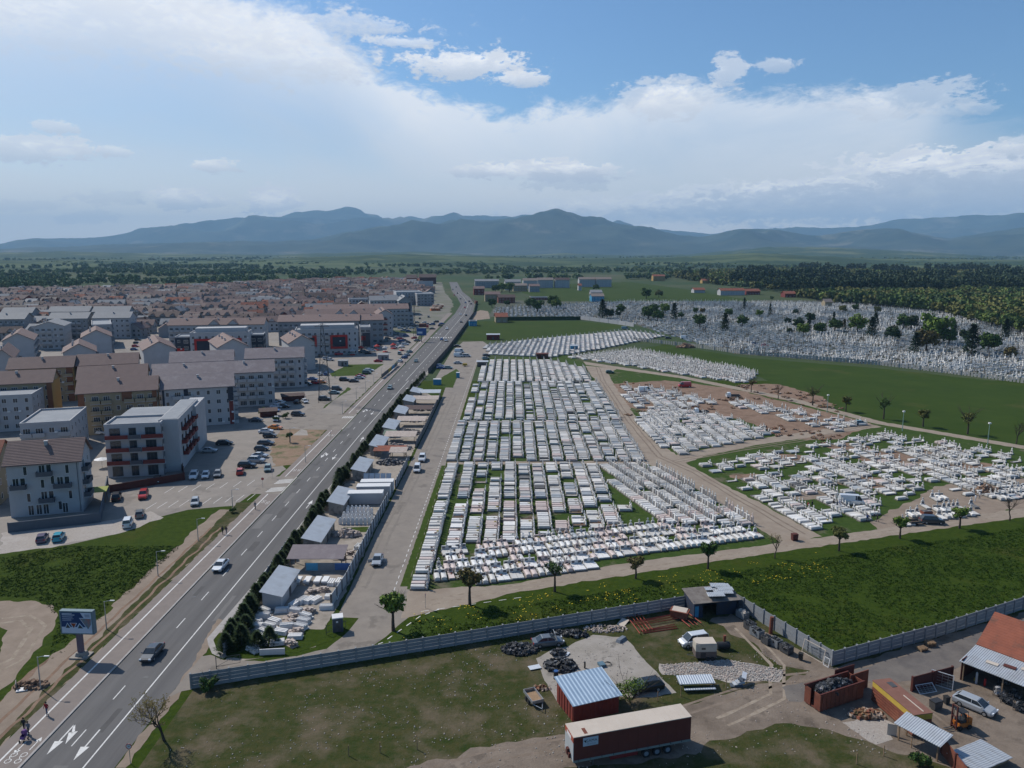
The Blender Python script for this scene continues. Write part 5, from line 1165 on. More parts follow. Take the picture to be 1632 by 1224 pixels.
# woods on the plain behind the estate, hedgerows and scattered far trees
pl_ = []; fr = random.Random(8)
for _ in range(14000):
    y = 1150 * (6200 / 1150) ** fr.random(); x = fr.uniform(-.72, .72) * y
    n_ = noise.noise(Vector((x / 420, y / 260, 5))) + .5 * noise.noise(Vector((x / 120, y / 90, 6)))
    left = x < -60 + .0 * y
    if inside(FE, x, y) or (y < 1500 and x > -130 and x < 330): continue
    if left and not (y > 1040 + (x + 640) * 1.15 + 120 and y > 1150): continue
    if n_ > (-.02 if left and y < 2000 else .12): pl_.append((x, y, fr.random() * 6, fr.choice('ggdgs') + str(fr.randrange(2)), fr.uniform(.75, 1.15) * (1 + y / 7000)))
scatter(pl_, 'woodland', mats_p, woodlite, 'broken belts of woodland on the plain towards the hills', 'woodland')
print('trees', len(fs_), len(pl_))
# ---------------------------------------------------------------- vehicles
CARS = {   # half width, stations (x, z of body top); greenhouse (x front base, x front top, x rear top, x rear base, roof z), wheel x
 'sedan': (.88, [(-2.25, .62), (-2.2, .88), (-1.5, .97), (-.2, .98), (.95, .95), (1.9, .80), (2.2, .66)], (1.1, .35, -.95, -1.65, 1.43), (1.35, -1.35), 2.25),
 'hatch': (.85, [(-1.95, .70), (-1.92, 1.0), (-1.2, 1.0), (0, .98), (.9, .95), (1.7, .80), (1.95, .66)], (1.05, .35, -1.45, -1.88, 1.47), (1.2, -1.2), 1.95),
 'suv': (.93, [(-2.25, .80), (-2.22, 1.12), (-1.4, 1.12), (0, 1.1), (1.0, 1.08), (1.95, .98), (2.25, .78)], (1.1, .45, -1.7, -2.15, 1.72), (1.4, -1.35), 2.25),
 'wagon': (.90, [(-2.35, .68), (-2.3, 1.0), (-1.5, 1.0), (0, .99), (1.0, .96), (2.0, .80), (2.3, .64)], (1.25, .45, -1.7, -2.2, 1.48), (1.4, -1.4), 2.35),
 'van': (.98, [(-2.6, .8), (-2.58, 1.25), (-1.5, 1.25), (0, 1.25), (1.6, 1.2), (2.3, 1.05), (2.6, .8)], (2.15, 1.45, -2.5, -2.58, 2.25), (1.75, -1.7), 2.6),
 'minivan': (.88, [(-2.1, .75), (-2.05, 1.1), (-1.3, 1.1), (0, 1.08), (1.0, 1.05), (1.75, .90), (2.08, .70)], (1.35, .65, -1.9, -2.05, 1.80), (1.3, -1.3), 2.1)}
_vc = {}
def car_meshes(kind, pn):
    if (kind, pn) in _vc: return _vc[(kind, pn)]
    hw, top, gh, wx, hl = CARS[kind]; pm = PAINTS[pn]; M = {}
    b = MB(); vs = []; n = len(top)
    for i, (x, z) in enumerate(top):
        w = hw * (1 if 0 < i < n - 1 else .86) * (.96 if i in (1, n - 2) else 1); zb = .22 if 0 < i < n - 1 else .36
        vs += [(x, -w * .93, zb), (x, -w, zb + .18), (x, -w * .99, z - .14), (x, -w * .88, z), (x, w * .88, z), (x, w * .99, z - .14), (x, w, zb + .18), (x, w * .93, zb)]
    b.add(vs, [(i * 8 + k, i * 8 + (k + 1) % 8, (i + 1) * 8 + (k + 1) % 8, (i + 1) * 8 + k) for i in range(n - 1) for k in range(8)] + [tuple(range(7, -1, -1)), tuple((n - 1) * 8 + k for k in range(8))])
    fb, ft, rt, rb, rz = gh; w = hw * .88; wt = hw * .72; zb = top[3][1] - .02
    # roof and pillars, glass between
    r = b; r.add([(ft, -wt, rz - .05), (rt, -wt, rz - .05), (rt, wt, rz - .05), (ft, wt, rz - .05), (ft - .1, -wt * .9, rz), (rt + .1, -wt * .9, rz), (rt + .1, wt * .9, rz), (ft - .1, wt * .9, rz)], [(4, 7, 6, 5), (0, 4, 5, 1), (1, 5, 6, 2), (2, 6, 7, 3), (3, 7, 4, 0), (0, 1, 2, 3)])
    for s in (-1, 1):
        for (x0, x1) in ((fb, ft), (rb, rt)): r.tube([(x0, s * w * .98, zb), (x1, s * wt, rz - .04)], .045, 4)
        for x0 in ([-.15] if kind != 'van' else [.9]): r.tube([(x0, s * w * .985, zb), (x0, s * wt * 1.01, rz - .04)], .045, 4)
    if kind == 'van':
        for s in (-1, 1): r.add([(-2.55, s * w * 1.0, zb), (.6, s * w * 1.0, zb), (.6, s * wt * 1.03, rz - .06), (-2.5, s * wt * 1.03, rz - .06)], [(0, 1, 2, 3)])
        r.add([(-2.585, -w, zb), (-2.585, w, zb), (-2.52, wt, rz - .05), (-2.52, -wt, rz - .05)], [(0, 1, 2, 3)])
    g = MB(); g.add([(fb, -w * .96, zb), (rb, -w * .96, zb), (rb, w * .96, zb), (fb, w * .96, zb), (ft, -wt * .97, rz - .05), (rt, -wt * .97, rz - .05), (rt, wt * .97, rz - .05), (ft, wt * .97, rz - .05)], [(0, 4, 5, 1), (1, 5, 6, 2), (2, 6, 7, 3), (3, 7, 4, 0)])
    M['body'] = b.mesh('body', [pm]); M['window_glass'] = g.mesh('window_glass', [glass])
    wh = MB()
    for s in (-.1, .1): pass
    wh.tube([(0, -.11, 0), (0, .11, 0)], .32, 14); M['wheel'] = wh.mesh('wheel', [rubber])
    rm = MB(); rm.tube([(0, -.125, 0), (0, .125, 0)], .19, 10); M['rim'] = rm.mesh('rim', [steel])
    h = MB(); h.box(hl - .16, .48, .60, hl - .02, .78, .76); M['headlight'] = h.mesh('headlight', [lampg])
    h = MB(); h.box(hl - .16, -.78, .60, hl - .02, -.48, .76); M['headlight2'] = h.mesh('headlight', [lampg])
    h = MB(); h.box(-hl - .02, .52, .66, -hl + .12, .80, .88); M['tail_light'] = h.mesh('tail_light', [lampr])
    h = MB(); h.box(-hl - .02, -.80, .66, -hl + .12, -.52, .88); M['tail_light2'] = h.mesh('tail_light', [lampr])
    h = MB(); h.box(hl - .1, -.4, .38, hl + .02, .4, .56); M['grille'] = h.mesh('grille', [plastic_k])
    h = MB(); h.box(fb - .25, hw, .95 if kind != 'van' else 1.2, fb - .1, hw + .18, 1.08 if kind != 'van' else 1.4); M['mirror'] = h.mesh('mirror', [pm])
    h = MB(); h.box(fb - .25, -hw - .18, .95 if kind != 'van' else 1.2, fb - .1, -hw, 1.08 if kind != 'van' else 1.4); M['mirror2'] = h.mesh('mirror', [pm])
    _vc[(kind, pn)] = M; return M
def car(x, y, hd, kind, pn, label, group=None, far=False, z=.03, name=None):
    M = car_meshes(kind, pn); hw, top, gh, wx, hl = CARS[kind]
    t = thing(name or ('van' if kind == 'van' else 'car'), label, 'van' if kind in ('van', 'minivan') else 'car', (x, y, z), hd, group)
    ob('body', M['body'], t); ob('window_glass', M['window_glass'], t)
    for wxx in wx:
        for s in (-1, 1):
            w = ob('wheel', M['wheel'], t, (wxx, s * (hw - .1), .32))
            if not far: ob('rim', M['rim'], w)
    if not far:
        for k in ('headlight', 'headlight2', 'tail_light', 'tail_light2', 'grille', 'mirror', 'mirror2'): ob(k.strip('2'), M[k], t)
    return t
D = R
def carp(p, hd, kind, pn, label, group=None, far=False): return car(*G(*p), D(hd), kind, pn, label, group, far)
RG = 'cars driving on the main road'; PG = 'cars parked beside the apartment blocks'; BG = 'cars in the big car park along the road'
for p, hd, k, c, l in (((352, 906), -90, 'sedan', 'white', 'white saloon driving towards the camera on the near stretch of road'), ((243, 1046), -90, 'sedan', 'charcoal', 'dark grey saloon driving past the billboard'),
        ((621.5, 620), -90, 'hatch', 'teal', 'blue-grey car driving on the road beside the last sheds'), ((663, 577), -90, 'hatch', 'teal', 'greenish car driving beside the kiosk row'),
        ((704, 542), -90, 'hatch', 'blue', 'blue car, left one of a pair driving side by side'), ((711, 544), -90, 'sedan', 'silver', 'silver car, right one of a pair driving side by side'),
        ((712, 525), -90, 'hatch', 'white', 'white car driving ahead of the side-by-side pair'), ((735, 514), 90, 'sedan', 'charcoal', 'dark car on the road opposite the pale blue kiosk'),
        ((743, 503.5), 90, 'hatch', 'black', 'black car on the road at the fence bend'), ((734, 502), -90, 'hatch', 'white', 'white car left of the black one at the bend'),
        ((741, 491), -90, 'hatch', 'red', 'red car on the distant road bend'), ((751, 485), 90, 'sedan', 'black', 'black car in the far right lane near the red truck'),
        ((742, 483), -90, 'hatch', 'blue', 'blue-grey car before the far crossing'), ((748, 481), 90, 'hatch', 'black', 'small dark car right of the far crossing'),
        ((734, 477), -90, 'sedan', 'black', 'dark car on the far crossing'), ((724, 471), -90, 'hatch', 'red', 'small red car beyond the far crossing'),
        ((729, 468), 100, 'hatch', 'black', 'tiny dark car on the last straight'), ((722, 462), -80, 'hatch', 'grey', 'tiny grey car farthest left on the last straight'), ((727, 458), 100, 'hatch', 'grey', 'tiny grey car farthest away on the road')):
    carp(p, hd, k, c, l, RG, p[1] < 560)
near_lot = (((68, 862), 110, 'hatch', 'violet', 'dark violet hatchback below the long blue-grey wall'), ((94, 860), 108, 'hatch', 'turquoise', 'bright turquoise hatchback below the long blue-grey wall'),
    ((204, 838), 110, 'minivan', 'white', 'white box-backed estate at the grass edge'), ((223, 823), 112, 'hatch', 'grey', 'grey hatchback next to the white box-backed estate'), ((186, 796), 112, 'suv', 'black', 'black car in the shade edge of the wall'),
    ((229, 793), -72, 'suv', 'red', 'red car alone in the middle of the near parking lot'), ((311, 804), -72, 'hatch', 'silver', 'grey-blue hatchback at the grass corner of the lot'), ((250, 769), -75, 'hatch', 'black', 'dark car half in shade before the red fence'),
    ((309, 762), -75, 'suv', 'white', 'white car, left of three parked in a row'), ((328, 761), -75, 'hatch', 'white', 'white hatchback, middle of three parked in a row'), ((347, 759), -75, 'hatch', 'grey', 'grey hatchback, right of three parked in a row'),
    ((383, 755), 104, 'hatch', 'red', 'bright red car beside the dark SUV'), ((333, 721), 8, 'sedan', 'silver', 'silver saloon side-on beside the red-balconied block'), ((358, 709), 8, 'wagon', 'black', 'long black estate side-on in the building shadow'),
    ((439, 684), -8, 'sedan', 'orange', 'orange taxi-like saloon at the waste ground corner'), ((424, 690), 12, 'sedan', 'white', 'white saloon below the orange one'), ((430, 697), 8, 'hatch', 'black', 'black hatchback, third in the side-on column'),
    ((424, 709), 0, 'wagon', 'charcoal', 'dark estate, fourth in the side-on column'), ((417, 718), 5, 'hatch', 'charcoal', 'dark hatchback, fifth in the side-on column'), ((414, 729), -5, 'sedan', 'silver', 'silver saloon, sixth in the side-on column'),
    ((409, 737), -5, 'suv', 'silver', 'silver SUV, seventh in the side-on column'), ((394, 745), 0, 'suv', 'black', 'black SUV, last of the side-on column'), ((427, 750), -76, 'hatch', 'teal', 'pale green hatchback facing the camera by the tall pole'),
    ((408, 672), -4, 'sedan', 'charcoal', 'dark saloon parked in the long white block shadow'), ((440, 671), -80, 'hatch', 'white', 'pale hatchback facing the camera before the dark SUV'), ((475, 663), -5, 'suv', 'charcoal', 'dark SUV alone beside the lawn strip'),
    ((436, 656), -5, 'sedan', 'blue', 'blue saloon beside the red-roofed bin shelter'), ((441, 650), -5, 'sedan', 'white', 'white saloon above the blue one'), ((436, 644), 80, 'hatch', 'white', 'white hatchback behind the white saloon'), ((449, 644), 80, 'hatch', 'white', 'white car nose to the bin shelter fence'),
    ((453, 650), 0, 'hatch', 'black', 'black car right of the white saloon'), ((474, 643), 85, 'hatch', 'black', 'black car left of a pale one near the pylon'), ((486, 642), -60, 'hatch', 'white', 'pale car turning near the pylon'), ((469, 636), 0, 'sedan', 'silver', 'pale blue saloon before the orange-red car'),
    ((478, 632), -10, 'hatch', 'red', 'orange-red car behind the pale blue saloon'), ((517, 638), 5, 'suv', 'charcoal', 'dark green SUV at the pylon foot'), ((533, 628), 5, 'sedan', 'teal', 'teal saloon above the pylon foot'), ((537, 622), 5, 'minivan', 'charcoal', 'dark van-like car behind the teal saloon'),
    ((549, 607), 0, 'suv', 'black', 'black SUV in the open middle of the second lot'), ((564, 609), 5, 'sedan', 'charcoal', 'dark saloon right of the black SUV'), ((573, 604), 5, 'sedan', 'silver', 'silver car between dark and red ones'), ((575, 601), -5, 'sedan', 'red', 'red car behind the silver one'),
    ((585, 596), 0, 'minivan', 'green', 'green car on the lawn edge'), ((588, 592), 0, 'wagon', 'white', 'white estate behind the green car'), ((526, 575), 0, 'sedan', 'white', 'white car between fairground and block'), ((603, 577), 0, 'sedan', 'red', 'red car beside the small kiosk'),
    ((638, 577), 80, 'hatch', 'white', 'white car nearest in the roadside queue'), ((645, 571), 60, 'hatch', 'blue', 'blue car, second in the roadside queue'), ((649, 567), 60, 'hatch', 'silver', 'silver car, third in the roadside queue'), ((653, 562), 60, 'hatch', 'teal', 'teal car at the head of the roadside queue'), ((637, 565), 90, 'minivan', 'teal', 'blue-grey van left of the roadside queue'),
    ((475, 615), 0, 'sedan', 'blue', 'blue car in the shade of the stepped white block'), ((490, 614), 0, 'hatch', 'charcoal', 'dark car left of the red one in the shade'), ((503, 612), 0, 'hatch', 'red', 'dark red car in the shade of the stepped block'), ((513, 611), 0, 'hatch', 'orange', 'orange-yellow car at the shade edge'),
    ((520, 598), 90, 'hatch', 'blue', 'blue car parked nose in above the orange one'), ((510, 598), 90, 'hatch', 'white', 'white car left of the nose-in blue one'), ((498, 606), 0, 'sedan', 'blue', 'dark blue car behind the dark red one'))
for p, hd, k, c, l in near_lot: carp(p, hd, k, c, l, PG, p[1] < 640)
rnd = random.Random(21); cols = ['white', 'silver', 'grey', 'black', 'charcoal', 'teal', 'blue', 'white', 'silver', 'red', 'black']
lot = [(512.7, 568), (521, 573), (540, 566), (557, 565), (572.5, 557), (593, 560), (596, 557), (603, 551), (609, 547.5), (614, 544), (603, 540), (628, 555), (640, 554), (646, 550), (649, 547), (645, 544), (640, 545), (631, 540), (638, 541), (647, 536), (660, 540), (665, 544), (625, 530), (631, 533), (643, 528), (651, 529), (671, 527), (689, 525), (638, 524), (648, 524),
       (656, 524), (665, 524), (682, 518), (689, 518), (695, 514), (702, 520), (704, 517), (654, 518), (665, 515), (669, 508.5), (683, 506), (600, 553), (606, 549), (618, 541), (634, 551), (586, 564), (580, 562), (622, 536), (612, 534), (673, 521), (660, 519), (676, 515)]
lot.sort(key=lambda q: q[1]); rws = {}
for p in lot:
    c = rnd.choice(cols); k = rnd.choice(['sedan', 'hatch', 'hatch', 'suv']); i = rws[c] = rws.get(c, -1) + 1
    carp(p, rnd.choice([0, 5, 10, 90, 180]) + 8, k, c, f'{c} {dict(sedan="saloon", hatch="hatchback", suv="high car")[k]} in the big car park, {nth(i)} {c} one from the far end', BG, True)
for i in range(8):
    p = (228 - i * 2.0, 522 + i * 5.2); c = rnd.choice(cols); carp(p, 8, 'hatch', c, f'{c} car in the street between gable blocks, {nth(i)} from the far end', 'cars along the inner street', True)
for i, p in enumerate(((231, 506), (236, 512), (240, 519), (243, 528))): carp(p, 110, 'hatch', ('white', 'teal', 'silver', 'green')[i], f'{("white", "teal", "silver", "green")[i]} car right of the inner street, {nth(i)} from the far end', 'cars along the inner street', True)
for p, hd, k, c, l in (((124, 692), 0, 'hatch', 'black', 'black car in the gap left of the red-balconied block'), ((158, 692), 0, 'hatch', 'white', 'white car in the gap left of the red-balconied block')): carp(p, hd, k, c, l)
# lane and cemetery vehicles
def doors_open(t, pm):
    for s, y0 in ((1, .86), (-1, -.86)):
        d = MB(); d.box(-.45, -.03, .3, .45, .03, .95); ob('door', d.mesh('door', [pm]), t, (.55, y0 * 1.45, 0), D(62 * s))
t = carp((602, 897), -88, 'sedan', 'silver', 'beige-white saloon with its front doors open on the lane'); doors_open(t, PAINTS['silver'])
t = carp((665, 751), -88, 'minivan', 'white', 'white car on the lane, nearer of two by the tin fence'); t = carp((673, 734), -88, 'suv', 'white', 'white pick-up-like car on the lane, farther of two')
for p, hd, k, c, l in (((732, 562), 0, 'van', 'white', 'long white camper van on the upper lane car park'), ((731, 569), 0, 'van', 'white', 'white van in front of the camper on the upper lane car park'), ((744, 569), 0, 'minivan', 'silver', 'pale van right of the camper'), ((730, 580), 0, 'sedan', 'silver', 'white saloon alone before the yellow tank trailer'),
        ((702, 585), 0, 'hatch', 'blue', 'blue hatchback beside the hedge end'), ((703, 588), 0, 'sedan', 'blue', 'blue saloon in front of the blue hatchback'), ((715, 588), 0, 'hatch', 'teal', 'blue-grey car right of the two blue ones'), ((729, 553), 0, 'sedan', 'black', 'black car at the top of the lane car park'),
        ((775, 568), 20, 'hatch', 'charcoal', 'dark car under the bushes at the grave edge'), ((774, 573), 20, 'hatch', 'teal', 'grey-blue car at the grave edge'),
        ((972, 595), 0, 'hatch', 'green', 'green estate alone on the brown junction'), ((1027, 625), 12, 'van', 'white', 'white high-roofed van among the brown soil mounds'), ((1091, 617), 185, 'van', 'red', 'dark red van on the bare soil'),
        ((1357, 804), -12, 'van', 'white', 'white van with open rear doors among the graves'), ((1485, 834), -8, 'suv', 'charcoal', 'dark green estate parked by the gravel track'), ((1371, 677), 10, 'hatch', 'teal', 'blue-grey car at the end of the tall crosses'),
        ((1091, 540), 5, 'van', 'white', 'white van at the old cemetery fence corner'), ((1113, 543), 5, 'hatch', 'white', 'white car right of the fence corner van'), ((1065, 540), 5, 'hatch', 'charcoal', 'dark car left of the fence corner van'), ((1202, 549), 0, 'hatch', 'blue', 'blue car behind the old cemetery fence'), ((1219, 552), 0, 'hatch', 'red', 'red car behind the old cemetery fence'), ((996, 525), 0, 'van', 'teal', 'tiny blue-white van at the corner of the far meadow')):
    t = carp(p, hd, k, c, l, None, p[1] < 600)
    if 'open rear' in l:
        for s in (-1, 1): d = MB(); d.box(-.02, -.45, .5, .02, .45, 2.1); ob('door', d.mesh('door', [PAINTS['white']]), t, (-2.8, s * 1.25, 0), D(-35 * s))
def flatbed(x, y, hd, label):
    t = thing('pickup_truck', label, 'truck', (x, y, .03), hd)
    c = MB(); c.box(1.0, -.95, .45, 2.6, .95, 1.25); c.add([(1.0, -.95, 1.25), (2.6, -.95, 1.25), (2.6, .95, 1.25), (1.0, .95, 1.25), (1.1, -.82, 2.1), (1.95, -.82, 2.1), (1.95, .82, 2.1), (1.1, .82, 2.1)], [(0, 1, 5, 4), (1, 2, 6, 5), (2, 3, 7, 6), (3, 0, 4, 7), (4, 5, 6, 7)]); c.build('cab', PAINTS['white'], t)
    g = MB(); g.add([(2.62, -.8, 1.28), (2.62, .8, 1.28), (2.02, .72, 2.0), (2.02, -.72, 2.0)], [(0, 1, 2, 3)]); g.add([(1.3, -.965, 1.3), (2.2, -.965, 1.3), (1.9, -.87, 2.0), (1.3, -.87, 2.0)], [(0, 1, 2, 3)]); g.build('window_glass', glass, t)
    b = MB(); b.box(-2.6, -1.0, .75, .9, 1.0, .85); b.box(-2.6, -1.0, .85, .9, -.93, 1.2); b.box(-2.6, .93, .85, .9, 1.0, 1.2); b.box(-2.6, -.93, .85, -2.53, .93, 1.2); b.box(-2.4, -.4, .45, 1, .4, .75); b.build('load_bed', dsteel, t)
    wm_ = car_meshes('van', 'white')['wheel']
    for wx in (1.9, -1.6):
        for s in (-1, 1): ob('wheel', wm_, t, (wx, s * .85, .32))
    return t
flatbed(*G(1117, 660), D(185), 'white flatbed truck with dark bed between the grave rows'); flatbed(*G(1168, 634), D(180), 'small white truck at the far soil patch')
def simple_trailer(x, y, hd, label, L=2.6, W=1.4, m=dsteel, floor=wood, load=None, tag_='trailer'):
    t = thing(tag_, label, 'trailer', (x, y, .03), hd)
    b = MB(); b.box(-L / 2, -W / 2, .5, L / 2, -W / 2 + .05, .9); b.box(-L / 2, W / 2 - .05, .5, L / 2, W / 2, .9); b.box(-L / 2, -W / 2 + .05, .5, -L / 2 + .05, W / 2 - .05, .9); b.box(L / 2 - .05, -W / 2 + .05, .5, L / 2, W / 2 - .05, .9); b.build('side_board', m, t)
    f = MB(); f.box(-L / 2 + .05, -W / 2 + .05, .45, L / 2 - .05, W / 2 - .05, .52); f.build('floor', floor, t)
    d = MB(); d.tube([(L / 2, -W * .4, .45), (L / 2 + 1.2, 0, .45)], .045, 5); d.tube([(L / 2, W * .4, .45), (L / 2 + 1.2, 0, .45)], .045, 5); d.tube([(L / 2 + 1.2, 0, .02), (L / 2 + 1.2, 0, .55)], .04, 5); d.build('drawbar', steel, t)
    wm_ = car_meshes('van', 'white')['wheel']
    for wx in (-.3, .45) if L > 2.5 else (0,):
        for s in (-1, 1): ob('wheel', wm_, t, (wx, s * (W / 2 + .1), .32), 0, .85)
    return t
simple_trailer(*G(850, 1117), D(-68), 'small twin-axle trailer with wooden floor on the worn grass', 2.9, 1.5, steel)
simple_trailer(*G(1457, 836), D(5), 'dark low trailer behind the parked dark car', 2.4, 1.5)
t = simple_trailer(*G(741, 584), D(5), 'yellow tank trailer on the lane car park', 2.4, 1.3, yellow); b = MB(); b.tube([(-1, 0, 1.1), (1, 0, 1.1)], .45, 10); b.build('tank', yellow, t)
# far truck on the road
t = thing('truck', 'red box truck at the far right road bend', 'truck', (*G(759, 485), .03), D(100)); MB().box(-4, -1.25, .9, 2, 1.25, 3.6).build('box_body', curtain, t); MB().box(2.2, -1.2, .6, 4, 1.2, 2.9).build('cab', PAINTS['red'], t)
t = thing('truck', 'dark red box truck in the big car park', 'truck', (*G(675, 523), .03), D(0)); MB().box(-3, -1.2, .8, 2, 1.2, 3.2).build('box_body', curtain, t); MB().box(2.1, -1.1, .5, 3.8, 1.1, 2.4).build('cab', PAINTS['red'], t)

# ---------------------------------------------------------------- people
def person(x, y, hd, label, top, legs, hair=(.03, .02, .015), step=.16, z=.03, s=1, bag=None, arm=0):
    t = thing('person', label, 'person', (x, y, z), hd); t.scale = (s, s, s)
    me = bpy.data.meshes.new('body')
    J = dict(pel=(0, 0, .94), sp=(.01, 0, 1.2), ch=(.02, 0, 1.38), nk=(.03, 0, 1.50), hd=(.05, 0, 1.62), tp=(.05, 0, 1.72),
             hl=(step * .3, .10, .90), kl=(step, .11, .50), al=(step * .9, .11, .08), tl=(step * .9 + .17, .12, .04), hr=(-step * .3, -.10, .90), kr=(-step * .4, -.11, .50), ar=(-step * 1.6, -.11, .10), tr=(-step * 1.6 + .17, -.12, .04),
             sl=(.02, .19, 1.42), el=(-.06, .24, 1.15), wl=(.06 + arm, .25, .92 + arm), fl=(.10 + arm, .25, .83 + arm), sr=(.02, -.19, 1.42), er=(.04, -.25, 1.15), wr=(.16, -.24, .93), fr=(.2, -.24, .85))
    rad = dict(pel=.15, sp=.13, ch=.15, nk=.055, hd=.095, tp=.07, hl=.09, kl=.06, al=.045, tl=.035, hr=.09, kr=.06, ar=.045, tr=.035, sl=.06, el=.045, wl=.03, fl=.03, sr=.06, er=.045, wr=.03, fr=.03)
    E_ = [('pel', 'sp'), ('sp', 'ch'), ('ch', 'nk'), ('nk', 'hd'), ('hd', 'tp'), ('pel', 'hl'), ('hl', 'kl'), ('kl', 'al'), ('al', 'tl'), ('pel', 'hr'), ('hr', 'kr'), ('kr', 'ar'), ('ar', 'tr'), ('ch', 'sl'), ('sl', 'el'), ('el', 'wl'), ('wl', 'fl'), ('ch', 'sr'), ('sr', 'er'), ('er', 'wr'), ('wr', 'fr')]
    ks = list(J); me.from_pydata([J[k] for k in ks], [(ks.index(a), ks.index(b)) for a, b in E_], [])
    skin = mat('skin', (.40, .25, .18), (.36, .22, .16), 5, .7) if 'skin' not in bpy.data.materials else bpy.data.materials['skin']
    me.materials.append(skin); me.materials.append(top); me.materials.append(legs)
    o = ob('body', me, t); me.skin_vertices.new() if hasattr(me.skin_vertices, 'new') else None
    m = o.modifiers.new('skin', 'SKIN')
    if not me.skin_vertices: bpy.context.view_layer.objects.active = o; bpy.ops.mesh.customdata_skin_add()
    for i, k in enumerate(ks): me.skin_vertices[0].data[i].radius = (rad[k], rad[k])
    me.skin_vertices[0].data[0].use_root = True; sub = o.modifiers.new('sub', 'SUBSURF'); sub.levels = sub.render_levels = 1
    dg = bpy.context.evaluated_depsgraph_get(); nm = bpy.data.meshes.new_from_object(o.evaluated_get(dg)); o.modifiers.clear(); o.data = nm
    nm.materials.clear(); [nm.materials.append(q) for q in (skin, top, legs)]
    for p in nm.polygons:
        c = p.center; p.material_index = 0 if c.z > 1.50 or (abs(c.y) > .2 and c.z < .93) else (2 if c.z < .97 and abs(c.y) < .2 else 1); p.use_smooth = True
    h = MB(); n_ = 8
    for i in range(4):
        pass
    h.tube([(.0, 0, 1.60), (.02, 0, 1.70), (.04, 0, 1.775)], [.10, .115, .05], 8); h.build('hair', mat('hair', hair, hair, 5, .9) if 'hair' not in bpy.data.materials else bpy.data.materials['hair'], t)
    return t
cl_black = mat('black_cloth', (.02, .02, .024), (.03, .03, .034), 4, .95); cl_red = mat('red_cloth', (.30, .02, .03), (.26, .02, .026), 4, .95); cl_jean = mat('denim', (.06, .09, .15), (.05, .075, .13), 4, .95); cl_grey = mat('grey_cloth', (.16, .17, .19), (.13, .14, .16), 4, .95); cl_white = mat('white_cloth', (.5, .5, .52), (.45, .45, .47), 4, .95); cl_vio = mat('violet_cloth', (.18, .08, .22), (.15, .07, .19), 4, .95); cl_blue = mat('blue_cloth', (.05, .10, .28), (.04, .08, .24), 4, .95)
person(*G(75, 1140), D(-100), 'person in a red jacket and jeans walking along the path edge', cl_red, cl_jean)
person(*G(39, 1166), D(-95), 'person in black walking left of the pushchair', cl_black, cl_black); person(*G(46, 1172), D(-95), 'person in a grey top pushing the violet pushchair', cl_grey, cl_black, arm=.1)
t = thing('pushchair', 'violet pushchair with dark hood pushed along the path', 'pushchair', (*G(38, 1181), .03), D(-95))
b = MB(); b.add([(-.3, -.22, .45), (.35, -.22, .35), (.35, .22, .35), (-.3, .22, .45), (-.4, -.24, .9), (.2, -.24, .62), (.2, .24, .62), (-.4, .24, .9)], [(3, 2, 1, 0), (0, 1, 5, 4), (1, 2, 6, 5), (2, 3, 7, 6), (3, 0, 4, 7)]); b.build('seat', cl_vio, t)
b = MB(); b.tube([(-.35, 0, .75), (-.25, 0, 1.05), (.05, 0, 1.08)], [.26, .25, .22], 8); b.build('hood', cl_vio, t)
b = MB()
for s in (-.24, .24): b.bar((-.7, s, 1.0), (.35, s, .15), .015); b.bar((-.35, s, .15), (.2, s, .55), .015)
b.bar((-.7, -.24, 1.0), (-.7, .24, 1.0), .02); b.build('frame', dsteel, t)
for x in (-.35, .35):
    for s in (-.26, .26): w = MB(); w.tube([(x, s - .02, .13), (x, s + .02, .13)], .13, 10); w.build('wheel', rubber, t)
person(*G(355, 852), D(80), 'left one of two people in black walking away along the path', cl_black, cl_black); person(*G(361, 852), D(80), 'right one of two people in black walking away along the path', cl_black, cl_grey)
person(*G(407, 812), D(-95), 'lone person in dark clothes on the bicycle path', cl_grey, cl_black); person(*G(695, 587), D(-95), 'person in dark clothes walking by the road barrier', cl_black, cl_black); person(*G(534, 603), D(0), 'person in green-grey standing in the open second lot', cl_grey, cl_grey)
person(*G(641, 580), D(80), 'left one of two people walking beside the roadside queue', cl_grey, cl_black); person(*G(646, 582), D(80), 'right one of two people walking beside the roadside queue', cl_black, cl_jean)
person(*G(1554, 800), D(0), 'left one of two pale-clad people beside the earth pile', cl_white, cl_white); person(*G(1561, 795), D(180), 'right one of two pale-clad people beside the earth pile', cl_white, cl_grey)
for k, (p, c, l) in enumerate((((1393, 826), cl_white, 'person in a pale shirt standing at the unfinished plots'), ((1382, 832), cl_blue, 'person in a blue jacket at the unfinished plots'), ((1398, 832), cl_black, 'person in black at the unfinished plots'), ((1288, 812), cl_red, 'person in a reddish top in the group at the plinths'), ((1294, 810), cl_black, 'person in black in the group at the plinths'), ((1328, 808), cl_black, 'leftmost of three mourners by the white van'), ((1334, 810), cl_grey, 'middle of three mourners by the white van'), ((1338, 808), cl_blue, 'rightmost of three mourners by the white van'), ((1052, 592 + 3), cl_black, 'dark figure on the far grave field'))):
    person(*G(*p), k * 1.3, l, c, cl_black)
